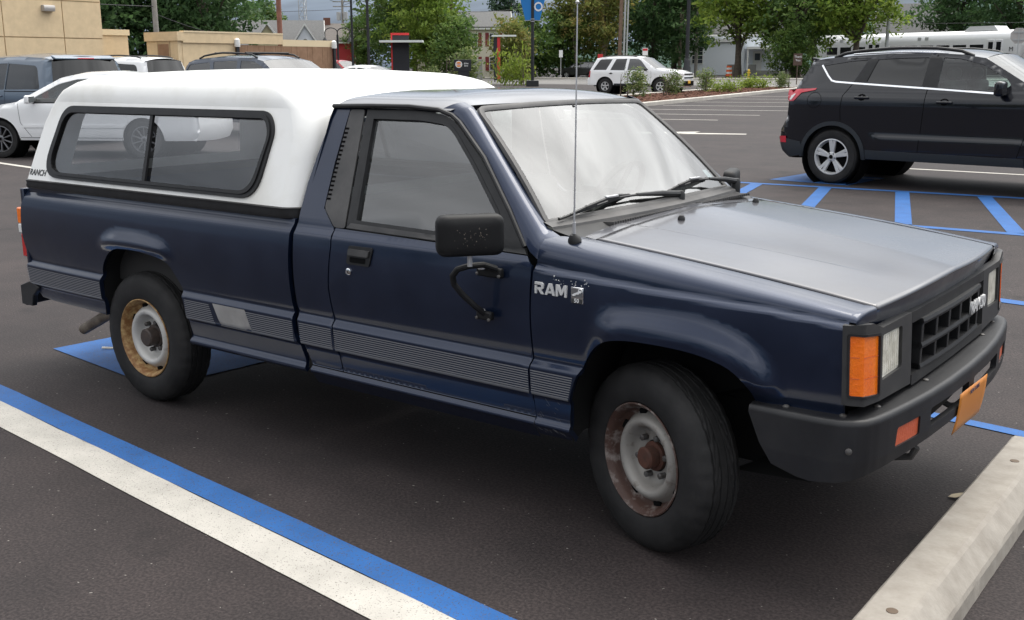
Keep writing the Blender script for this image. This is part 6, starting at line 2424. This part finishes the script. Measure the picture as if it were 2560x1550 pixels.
wl_ = ['black wire sloping down from the red pole to the transformer pole', 'wire from the transformer pole to the brown pole in the green tree', 'wire crossing the sky behind the lattice mast', 'low wire running left from the transformer pole',
       'lower wire right of the short grey pole', 'wire left of the short grey pole', 'thin wire right of the brown pole against the sky', 'wire above the white train', 'wire from the transformer pole to the black lamp pole']
for (p, q, sg), l in zip(wires, wl_): wire(l, p, q, sg)

# drive-through order boards
mbx = empty('order_board', (-49.3, 51.4, gz(0, 51)), R(43))
T(mbx, 'black louvred order board with a red edge and a white bar across it', 'order board')
MB().bx(-.52, .60, -.15, .15, 0, 3.35).build('cabinet', 'board_black', mbx, bev=.01)
for k in range(9): MB().bx(-.36, .30, -.17, -.15, 1.55 + k * .16, 1.63 + k * .16).build('louvre', 'post_black', mbx, smooth=0)
MB().bx(-.62, -.52, -.18, .18, 0, 3.5).build('edge_trim', 'sign_red', mbx, smooth=0)
MB().bx(-.52, .62, -.18, .18, 3.35, 3.5).build('top_trim', 'sign_red', mbx, smooth=0)
MB().box((.1, -.62, 2.93), (2.9, .95, .14), rz=R(-6)).build('canopy_bar', 'canopy_white', mbx, smooth=0)
mb2 = empty('clearance_post', (-51.0, 64.3, gz(0, 64)), R(39))
T(mb2, 'slim black post with a red face and a white bar on top', 'clearance post')
MB().bx(-.25, .02, -.12, .12, .15, 3.4).build('column', 'board_black', mb2, smooth=0)
for k in range(14): MB().bx(-.28, -.25, -.10, .10, .3 + k * .21, .42 + k * .21).build('fin', 'post_black', mb2, smooth=0)
MB().bx(.02, .25, -.15, .12, .15, 3.4).build('red_face', 'sign_red', mb2, smooth=0)
MB().box((.55, -.1, 3.52), (1.9, .5, .12), rz=R(-4)).build('top_bar', 'canopy_white', mb2, smooth=0)
for x in (-.18, .15): MB().bx(x - .04, x + .04, -.05, .05, 0, .15).build('foot', 'post_black', mb2, smooth=0)
ds = empty('drive_through_sign', (-46.1, 54.2, gz(0, 54)), R(40))
T(ds, 'black drive-through sign with a round burger logo beside the shrubs', 'sign')
MB().bx(-.62, .55, -.08, .08, .95, 1.72).build('sign_panel', 'board_black', ds, bev=.02)
MB().bx(-.35, .40, -.06, .06, 0, .95).build('sign_leg', 'board_black', ds, smooth=0)
lg = MB().lathe([(.235, 0), (.235, .02), (0, .02)], (-.30, -.085, 1.40), (0, -1, 0), 28).build('logo', 'house_trim', ds)
MB().prism([(.155 * math.cos(R(a)), .07 + .10 * math.sin(R(a))) for a in range(0, 181, 15)], lambda x, z: (-.30 + x, -.107, 1.40 + z), lambda x, z: (-.30 + x, -.112, 1.40 + z)).build('logo_bun', 'logo_orange', lg, smooth=0)
MB().prism([(.155 * math.cos(R(a)), -.07 + .10 * math.sin(R(a))) for a in range(180, 361, 15)], lambda x, z: (-.30 + x, -.107, 1.40 + z), lambda x, z: (-.30 + x, -.112, 1.40 + z)).build('logo_bun', 'logo_orange', lg, smooth=0)
text('logo_text', 'BURGER', .085, 'logo_red', lg, (-.30, -.109, 1.435), (1, 0, 0), (0, 0, 1), ext=.002, spacing=.85)
text('logo_text', 'KING', .090, 'logo_red', lg, (-.30, -.109, 1.365), (1, 0, 0), (0, 0, 1), ext=.002, spacing=.9)
text('sign_text', 'drive', .155, 'white_print', ds, (.20, -.084, 1.46), (1, 0, 0), (0, 0, 1), ext=.002, offset=.003)
text('sign_text', 'thru', .155, 'white_print', ds, (.20, -.084, 1.31), (1, 0, 0), (0, 0, 1), ext=.002, offset=.003)
cb = MB().bx(-.38, .38, -.2, .2, 0, 1.75).build('utility_cabinet', 'cabinet', bev=.02)
cb.location = (-50.8, 61.6, gz(0, 61)); cb.rotation_euler = (0, 0, R(38))
T(cb, 'plain grey cabinet standing in front of the cream house', 'cabinet')

# banner pole
bp_ = empty('banner_pole', (-39.6, 53.3, gz(0, 53)), R(35))
T(bp_, 'dark pole with a blue tapered banner lettered in white', 'banner pole')
MB().tube([(0, 0, 0), (0, 0, 9)], .10, 12).build('pole', 'post_black', bp_)
MB().bx(-.40, .40, -.40, .40, 0, .38).build('pole_base', 'post_black', bp_, bev=.03)
for s in (-1, 1):
    mb = MB()
    mb.prism([(s * .09, 4.10), (s * .46, 4.10), (s * .98, 6.2), (s * 1.0, 7.6), (s * .09, 7.6)], lambda x, z: (x, -.02, z), lambda x, z: (x, .02, z))
    mb.build('banner', 'banner_blue', bp_, smooth=0)
    MB().tube([(s * .05, 0, 4.12), (s * .52, 0, 4.08)], .025, 6).build('banner_rod', 'pole_grey', bp_)
for z in (4.02, 4.16): MB().lathe([(.13, 0), (.13, .05)], (0, 0, z), (0, 0, 1), 12, cap0=True, cap1=True).build('band', 'pole_grey', bp_)
text('banner_letter', 'O', .75, 'white_print', bp_, (.40, -.03, 4.94), (0, 0, 1), (-1, 0, 0), ext=.006, offset=.012)
text('banner_letter', 'L', .75, 'white_print', bp_, (.44, -.03, 5.56), (0, 0, 1), (-1, 0, 0), ext=.006, offset=.012)

# small signs
def sign(name, label, loc, rz, z0, w, h, mtl, post_m, text_=None, head=None):
    r_ = empty(name, (loc[0], loc[1], gz(*loc)), rz)
    T(r_, label, 'sign')
    MB().tube([(0, .05, 0), (0, .05, z0 + h)], .03, 8).build('sign_post', post_m, r_)
    MB().bx(-w / 2, w / 2, -.01, .015, z0, z0 + h).build('sign_plate', mtl, r_, smooth=0)
    if head: MB().bx(-w / 2 + .03, w / 2 - .03, -.02, -.01, z0 + h * .62, z0 + h * .92).build('sign_band', head, r_, smooth=0)
    return r_
sign('parking_sign', 'white sign with a red band above the white SUV roof', (-46.0, 78.6), R(30), 2.0, .46, .62, 'house_trim', 'pole_grey', head='sign_red')
sign('warning_sign', 'red sign just left of the white SUV', (-46.6, 72.4), R(33), 1.55, .42, .55, 'sign_red', 'pole_grey')
sign('notice_sign', 'small white notice on a post by the slim trees', (-54.0, 77.5), R(36), 1.9, .33, .62, 'house_trim', 'pole_grey')
br_ = sign('welcome_sign', 'brown sign with white lettering behind the black SUV tail', (-26.0, 63.4), R(20), 1.2, .55, .75, 'sign_brown', 'sign_brown')
text('sign_text', 'Thank', .19, 'white_print', br_, (.02, -.015, 1.74), (1, 0, 0), (0, 0, 1), ext=.003)
text('sign_text', 'You', .19, 'white_print', br_, (.02, -.015, 1.52), (1, 0, 0), (0, 0, 1), ext=.003)
st = empty('stop_sign', (-11.6, 57.0, gz(0, 57)), R(12))
T(st, 'back of an octagonal road sign on a grey post at the right edge', 'sign')
MB().bx(-.03, .03, -.03, .03, 0, 3.05).build('sign_post', 'pole_grey', st, smooth=0)
MB().prism([(.42 * math.cos(R(22.5 + 45 * k)), .42 * math.sin(R(22.5 + 45 * k))) for k in range(8)], lambda x, z: (x, .035, 2.68 + z), lambda x, z: (x, .042, 2.68 + z)).build('sign_plate', 'lamp_metal', st, smooth=0)
for z in (2.48, 2.86): MB().bx(-.26, .26, .0, .034, z - .03, z + .03).build('brace', 'pole_grey', st, smooth=0)

# traffic drum, bollard, boxes, planter
dm = empty('traffic_drum', (-43.4, 89.6, gz(0, 89)))
T(dm, 'orange and white traffic drum on the grass verge', 'traffic drum')
for k, (z0, z1) in enumerate(((.10, .32), (.32, .50), (.50, .70), (.70, .88), (.88, 1.05))):
    MB().lathe([(.31 - z0 * .07, z0), (.31 - z1 * .07, z1)], (0, 0, 0), (0, 0, 1), 16, cap0=True, cap1=True).build('band', 'drum_orange' if k % 2 == 0 else 'house_trim', dm)
MB().lathe([(.40, 0), (.40, .08), (.32, .10)], (0, 0, 0), (0, 0, 1), 16).build('base', 'post_black', dm)
hy = MB().lathe([(.12, 0), (.12, .1), (.09, .12), (.09, .62), (.11, .64), (.10, .74), (.04, .80), (0, .8)], (0, 0, 0), (0, 0, 1), 12).tube([(-.17, 0, .5), (.17, 0, .5)], .05, 8).build('fire_hydrant', 'hydrant_yellow')
hy.location = (-38.2, 82.6, gz(0, 82)); T(hy, 'small yellow hydrant by the kerb under the maples', 'hydrant')
for i, (x, y, l) in enumerate(((-43.9, 91.0, 'dull grey utility box left of the maple trunk'), (-41.4, 90.2, 'dull grey utility box right of the maple trunk'))):
    o = MB().bx(-.36, .36, -.3, .3, 0, 1.15).build('utility_box', 'cabinet', bev=.02)
    o.location = (x, y, gz(x, y)); o.rotation_euler = (0, 0, R(25)); T(o, l, 'utility box')
pn = MB().lathe([(.36, 0), (.38, .05), (.40, 1.05), (.36, 1.1), (.32, 1.0), (0, .98)], (0, 0, 0), (0, 0, 1), 20).build('concrete_planter', 'sidewalk')
pn.location = (-61.0, 81.3, gz(0, 81)); T(pn, 'round concrete bin across the street left of the banner pole', 'bin')
fe = empty('picket_fence', (-57.5, 72.5, gz(0, 72)), R(40))
T(fe, 'white picket fence in front of the cream house', 'fence')
for k in range(14): MB().prism([(-.05, .1), (.05, .1), (.05, .85), (0, .95), (-.05, .85)], lambda x, z: (x + k * .17, -.012, z), lambda x, z: (x + k * .17, .012, z)).build('picket', 'house_trim', fe, smooth=0)
for z in (.28, .70): MB().bx(-.1, 2.4, .012, .04, z, z + .07).build('fence_rail', 'house_trim', fe, smooth=0)
# ------------------------------------------------------------------ foliage
def leaf_mat(name, cols, trans=0.48):
    m = bpy.data.materials.new(name)
    m.use_nodes = True
    nt = m.node_tree
    b = nt.nodes['Principled BSDF']
    b.inputs['Roughness'].default_value = 0.6
    b.inputs['Specular IOR Level'].default_value = 0.25
    at_ = N(nt, 'ShaderNodeAttribute')
    at_.attribute_name = 'tone'
    cr_ = N(nt, 'ShaderNodeValToRGB')
    el = cr_.color_ramp.elements
    el[0].position, el[0].color = 0.0, (*cols[0], 1)
    el[1].position, el[1].color = 1.0, (*cols[-1], 1)
    for k in range(1, len(cols) - 1):
        e = el.new(k / (len(cols) - 1)); e.color = (*cols[k], 1)
    nt.links.new(at_.outputs['Fac'], cr_.inputs[0])
    nt.links.new(cr_.outputs[0], b.inputs['Base Color'])
    tl = N(nt, 'ShaderNodeBsdfTranslucent')
    nt.links.new(cr_.outputs[0], tl.inputs[0])
    mx_ = N(nt, 'ShaderNodeMixShader')
    mx_.inputs[0].default_value = trans
    nt.links.new(b.outputs[0], mx_.inputs[1]); nt.links.new(tl.outputs[0], mx_.inputs[2])
    nt.links.new(mx_.outputs[0], nt.nodes['Material Output'].inputs[0])
    M[name] = m


leaf_mat('leaf_dark', [(0.045, 0.093, 0.035), (0.068, 0.133, 0.048), (0.101, 0.175, 0.062)])
leaf_mat('leaf_mid', [(0.061, 0.117, 0.031), (0.107, 0.179, 0.044), (0.168, 0.238, 0.057)])
leaf_mat('leaf_light', [(0.107, 0.175, 0.029), (0.183, 0.267, 0.044), (0.289, 0.358, 0.068)])
leaf_mat('leaf_olive', [(0.115, 0.147, 0.039), (0.190, 0.217, 0.057), (0.289, 0.224, 0.075)])
leaf_mat('leaf_pine', [(0.024, 0.056, 0.033), (0.040, 0.082, 0.044), (0.061, 0.105, 0.053)], 0.15)
leaf_mat('leaf_bush', [(0.076, 0.127, 0.037), (0.137, 0.190, 0.061), (0.260, 0.274, 0.121)])
leaf_mat('leaf_lime', [(0.129, 0.190, 0.026), (0.199, 0.267, 0.040), (0.267, 0.323, 0.059)])
mat('bark', (0.085, 0.068, 0.052), 0.95, var=0.25, vscale=6, bump=0.6, bscale=18, bdist=0.03)
mat('bark_pale', (0.24, 0.20, 0.15), 0.95, var=0.2, vscale=5)

CR = {}


def crown_mesh(name, seed, lobes, n, size, mtl, flat=0.6, hole=0.0):
    """leaf clumps gathered on many small twigs spread through the lobes; sizes in metres"""
    g = np.random.default_rng(seed)
    # twig centres
    C_, tone = [], []
    for (cx, cy, cz, rx, ry, rz_, k) in lobes:
        d = g.normal(size=(k, 3)); d /= np.linalg.norm(d, axis=1)[:, None]
        rr = g.uniform(.45, 1.0, k) ** .5
        rr *= 1 + .22 * g.normal(size=k)
        C_.append(np.array([cx, cy, cz]) + d * rr[:, None] * np.array([rx, ry, rz_]))
        tone.append(np.clip(g.normal(.5, .25, k), 0, 1))
    C_ = np.concatenate(C_); tone = np.concatenate(tone)
    idx = g.integers(0, len(C_), n)
    spread = size * 1.9
    P = C_[idx] + g.normal(size=(n, 3)) * np.array([spread, spread, spread * .6])
    t = np.clip(tone[idx] + g.normal(0, .16, n), 0, 1)
    nrm = g.normal(size=(n, 3)); nrm[:, 2] = np.abs(nrm[:, 2]) * (1 + flat)
    nrm /= np.linalg.norm(nrm, axis=1)[:, None]
    a = np.cross(nrm, g.normal(size=(n, 3))); a /= np.linalg.norm(a, axis=1)[:, None]
    b = np.cross(nrm, a)
    s = size * g.uniform(.6, 1.35, n)
    shape = np.array([(-1, 0), (-.35, .42), (.35, .36), (1, 0), (.30, -.45), (-.40, -.34)])
    V = P[:, None, :] + (a[:, None, :] * shape[None, :, 0:1] + b[:, None, :] * shape[None, :, 1:2]) * s[:, None, None]
    V[:, [1, 2, 4, 5]] -= nrm[:, None, :] * (s * .18)[:, None, None]
    nv = n * 6
    me = bpy.data.meshes.new(name)
    me.vertices.add(nv)
    me.vertices.foreach_set('co', V.reshape(-1).astype(np.float32))
    me.loops.add(nv)
    me.loops.foreach_set('vertex_index', np.arange(nv, dtype=np.int32))
    me.polygons.add(n)
    me.polygons.foreach_set('loop_start', np.arange(0, nv, 6, dtype=np.int32))
    me.polygons.foreach_set('loop_total', np.full(n, 6, dtype=np.int32))
    me.update(calc_edges=True)
    at_ = me.attributes.new('tone', 'FLOAT', 'FACE')
    at_.data.foreach_set('value', t.astype(np.float32))
    me.materials.append(M[mtl])
    return me


def limb_mesh(name, seed, h, r, lobes, mtl, trunks=1):
    g = random.Random(seed)
    mb = MB()
    for q in range(trunks):
        ox, oy = (0, 0) if trunks == 1 else (g.uniform(-.6, .6), g.uniform(-.4, .4))
        pts, rs = [], []
        for k in range(7):
            t = k / 6
            pts.append((ox + .25 * math.sin(t * 3 + seed + q) * t * h * .08, oy + .25 * math.cos(t * 2.3 + seed) * t * h * .08, t * h))
            rs.append(r * (1.25 - .25 * min(1, t * 6)) * (1 - .70 * t))
        mb.tube(pts, rs, 9)
        for i, L in enumerate(lobes):
            if trunks > 1 and i % trunks != q: continue
            k = 2 + (i % 3)
            p = Vector(pts[k]); e = Vector(L[:3])
            if e.z < p.z: p = Vector(pts[1 + i % 2])
            m_ = (p + e) / 2 + Vector((g.uniform(-.3, .3), g.uniform(-.3, .3), g.uniform(-.1, .4)))
            mb.tube([p, m_, e, e + (e - m_) * .5 + Vector((0, 0, .3))], [rs[k] * .55, rs[k] * .40, rs[k] * .22, rs[k] * .06], 6)
    me = mb.mesh(name, 60)
    me.materials.append(M[mtl])
    return me


def kind(key, seed, h, rad, base, nl, n, size, mtl, bark='bark', r=.22, trunks=1, tall=1.0):
    g = random.Random(seed)
    lobes = []
    for i in range(nl):
        a = 2.399 * i + g.uniform(-.4, .4)
        t = (i + .5) / nl
        z = base + (h - base) * (.12 + .80 * t)
        rr = rad * math.sin(math.pi * (.18 + .72 * t)) * g.uniform(.35, .72)
        k = rad * g.uniform(.38, .58)
        lobes.append((rr * math.cos(a), rr * math.sin(a), z, k, k, k * .75 * tall, int(26)))
    lobes.append((0, 0, base + (h - base) * .55, rad * .5, rad * .5, (h - base) * .42, 30))
    CR[key] = (limb_mesh('trunk', seed, h * .82, r, lobes, bark, trunks), crown_mesh('crown', seed, lobes, n, size, mtl))


kind('oak', 11, 13.0, 5.2, 2.2, 13, 7000, .24, 'leaf_dark', r=.28)
kind('oak2', 12, 14.0, 5.6, 1.0, 15, 8000, .24, 'leaf_dark', r=.28)
kind('mid', 13, 9.5, 3.6, 1.0, 11, 6500, .19, 'leaf_mid', r=.18)
kind('light', 14, 9.0, 3.9, .8, 12, 7500, .18, 'leaf_light', r=.18)
kind('slim', 15, 10.5, 2.9, 2.2, 10, 4200, .18, 'leaf_olive', bark='bark_pale', r=.16, trunks=2)
kind('maple', 16, 10.5, 4.6, 3.4, 13, 6500, .22, 'leaf_light', r=.33)
kind('maple2', 17, 11.0, 4.8, 1.9, 13, 7000, .22, 'leaf_mid', r=.36)
kind('wild', 18, 6.0, 3.0, .1, 9, 5000, .18, 'leaf_mid', r=.10, trunks=3)
kind('vine', 19, 5.0, 2.2, .1, 8, 2600, .16, 'leaf_olive', r=.08, trunks=3)
kind('poplar', 20, 12.5, 3.4, 1.0, 12, 5000, .21, 'leaf_dark', bark='bark_pale', r=.15, trunks=3)
kind('shrub', 21, .95, .48, .03, 8, 900, .050, 'leaf_bush', r=.025, trunks=3)
kind('lowshrub', 22, .45, .75, .0, 9, 900, .055, 'leaf_lime', r=.02, trunks=3)


def conifer(key, seed, h, rad, n):
    g = np.random.default_rng(seed)
    lobes = []
    for k in range(60):
        t = g.uniform(.05, 1) ** .8
        a = g.uniform(0, 6.28)
        rr = rad * (1 - t) * g.uniform(.5, 1.0) + .1
        lobes.append((rr * math.cos(a), rr * math.sin(a), 1 + t * (h - 1), .5, .5, .22, 5))
    CR[key] = (limb_mesh('trunk', seed, h * .95, .22, lobes[:14], 'bark'), crown_mesh('crown', seed, lobes, n, .17, 'leaf_pine'))


conifer('pine', 31, 13.5, 3.6, 6000)


def tree(key, name, label, loc, s=1.0, rz=0.0, cat='tree', group=None, dz=0.0, sz=None):
    r_ = empty(name, (loc[0], loc[1], gz(*loc) + dz), rz)
    r_.scale = (s, s, s * (sz or 1.0))
    T(r_, label, cat, group)
    for nm, me in zip(('trunk', 'crown'), CR[key]):
        link(bpy.data.objects.new(nm if cat == 'tree' else ('stem' if nm == 'trunk' else 'foliage'), me), r_)
    return r_


G = 'trees beyond the lot'
trees = [
    ('oak', 'leafy dark tree against the right side of the tall stucco wall', (-70.0, 41.6), 1.0, .3, None),
    ('oak2', 'tall dark tree behind the short grey pole', (-72.6, 47.2), 1.0, 1.2, None),
    ('oak', 'dark tree left of the reddish pole, topmost leaves against the sky', (-72.0, 52.2), 1.02, 2.4, None),
    ('oak2', 'dense dark tree over the middle of the bin enclosure', (-66.5, 48.6), .82, 4.0, None),
    ('oak2', 'dark tree peeping over the annex roof', (-77.0, 43.0), .95, 5.2, None),
    ('mid', 'pale round tree behind the reddish pole', (-97.5, 80.5), .90, .7, None),
    ('mid', 'dark round tree between the black lamp poles and the red house', (-76.0, 75.4), .72, 2.2, None),
    ('oak', 'tall dark tree right of the black lamp poles', (-72.0, 78.0), .95, 3.4, None),
    ('mid', 'tall green tree behind the order board', (-66.0, 70.0), 1.28, .9, None),
    ('light', 'bright green tree with arching sprays right of the order board', (-60.5, 66.8), 1.05, 2.9, None),
    ('wild', 'shrubby green tree at the foot of the order board', (-56.8, 66.0), .85, 1.4, None),
    ('pine', 'dark conifer behind the whitish pole', (-73.0, 95.0), 1.0, 0, None),
    ('vine', 'straggly olive tree in front of the cream house', (-56.2, 73.0), 1.05, .4, None),
    ('wild', 'dense green thicket left of the banner pole', (-59.0, 79.6), 1.0, 2.2, None),
    ('wild', 'dense green thicket right of the banner pole', (-57.4, 83.4), 1.05, 4.1, None),
    ('slim', 'slim olive-green tree with pale twin trunks left of the antenna', (-56.6, 82.9), 1.0, .5, None),
    ('slim', 'slim olive tree leaning behind the antenna tip', (-54.0, 85.0), 1.05, 3.0, None),
    ('poplar', 'dark tree mass behind the dark hatchback', (-60.0, 93.6), 1.1, .2, None),
    ('oak2', 'tall dark tree behind the white SUV', (-53.4, 93.2), 1.0, 1.9, None),
    ('poplar', 'dark tree with pale bare trunks above the white SUV bonnet', (-49.5, 92.0), 1.05, 4.4, None),
    ('oak2', 'dark tree between the street lamp pole and the white house', (-57.0, 104.0), 1.1, 2.9, None),
    ('maple', 'spreading maple with a straight trunk beside the traffic drum', (-42.5, 89.5), 1.0, 1.1, None),
    ('maple2', 'maple with a thick dark trunk near the porch', (-37.0, 89.8), 1.02, 2.0, None),
    ('maple', 'bright maple whose leaves hang over the train roof', (-31.8, 90.0), .98, 3.7, None),
    ('maple2', 'dark maple behind the porch of the white house', (-44.0, 112.0), 1.15, .6, None),
    ('wild', 'leafy thicket under the maples by the brown sign', (-36.4, 87.0), .75, 1.0, None),
    ('oak', 'dark tree behind the train, left of the right-edge trees', (-33.0, 127.0), 1.05, .9, None),
    ('oak2', 'dark tree behind the train at the right edge', (-26.0, 122.5), 1.0, 2.6, None),
    ('oak', 'dark tree behind the train past the stop sign', (-19.5, 119.5), .95, 5.0, None),
    ('oak2', 'tall tree far behind the white house roof', (-62.0, 118.0), 1.1, 1.5, None),
    ('mid', 'rounded tree beside the red barn-like house', (-49.0, 131.0), 1.1, 3.1, None),
]
for key, lb, loc, s, rz, _ in trees:
    tree(key, 'tree' if key not in ('pine',) else 'conifer_tree', lb, loc, s, rz, 'tree', G)
# shrubs of the planting bed
GS = 'shrubs in the planted island'
for key, lb, loc, s, rz in (
        ('shrub', 'pale-leaved shrub nearest the windshield in the mulch bed', (-21.9, 36.4), 1.20, .2), ('shrub', 'shrub in front of the white SUV front wheel', (-21.8, 39.3), 1.05, 1.4),
        ('shrub', 'shrub just right of the white SUV bumper', (-23.0, 44.8), 1.10, 2.5), ('lowshrub', 'flat lime-green ground cover in the mulch bed', (-21.7, 44.3), 1.0, .4),
        ('lowshrub', 'small green tuft at the back kerb of the bed', (-24.2, 52.0), .85, 1.9), ('lowshrub', 'wide bright green clump near the brown sign', (-23.4, 51.6), 1.15, 3.0),
        ('shrub', 'green shrub touching the black SUV tail', (-22.0, 51.8), .85, 4.2), ('shrub', 'low shrub beside the wide green clump', (-22.8, 53.6), .55, 5.0)):
    tree(key, 'shrub', lb, loc, s, rz, 'shrub', GS, dz=.09)
tree('lowshrub', 'grass_clump', 'yellow-green grass clump right of the drive-through sign', (-42.6, 55.2), 1.7, .3, 'shrub', None, sz=2.3)
tree('shrub', 'shrub', 'dark spiky shrub behind the drive-through sign', (-47.4, 56.0), 2.5, .9, 'shrub', None)
tree('shrub', 'shrub', 'pinkish low shrub behind the camper shell right end', (-46.6, 51.6), 1.3, 2.0, 'shrub', None)

# trees and wires on the camera's side of the lot, seen mirrored in the truck's glass
tree('slim', 'tree', 'thin tree mirrored in the camper shell window', (-13.5, -21.0), .75, .8, 'tree', None)
for key, lb, loc, s, rz in (('oak', 'tree across the road mirrored in the door glass', (9, -60), 1.0, 1.0), ('oak2', 'broad tree across the road mirrored in the black SUV', (-6, -64), 1.0, 2.0), ('mid', 'round tree across the road mirrored in the paint', (-20, -58), 1.2, .4),
                            ('oak', 'tree mirrored in the bed side paint', (-34, -60), 1.0, 3.0), ('oak2', 'far tree mirrored in the rear fender', (-52, -56), 1.0, 4.0), ('mid', 'tree mirrored in the front fender', (24, -58), 1.25, 5.0), ('oak', 'tree mirrored in the bumper', (40, -50), 1.0, 2.2)):
    tree(key, 'tree', lb, loc, s, rz, 'tree', 'trees mirrored in the truck')
for k, (z, l) in enumerate(((5.6, 'upper wire mirrored in the shell window'), (4.9, 'middle wire mirrored in the shell window'), (4.1, 'lower wire mirrored in the shell window'))):
    wire(l, (-60, -30 - k, z + 2.0), (20, -22 - k, z), 1.2, .03)

# a few leaves and needles caught in the mulch, chips of bark
mat('bark_chip', (0.10, 0.045, 0.028), 0.95, var=0.4, vscale=3)
g = np.random.default_rng(5)
mb = MB()
poly_ = near + back
cnt = 0
while cnt < 700:
    x, y = g.uniform(-24.5, -17), g.uniform(26, 54)
    if not inpoly(np.array([x]), np.array([y]), poly_)[0]: continue
    mb.box((x, y, gz(x, y) + .10), (g.uniform(.05, .16), g.uniform(.03, .07), .03), rz=g.uniform(0, 3), rx=g.uniform(-.4, .4))
    cnt += 1
o = mb.build('bark_chips', 'bark_chip', smooth=0)
T(o, 'reddish bark chips covering the planted island', 'mulch', None, 'stuff')
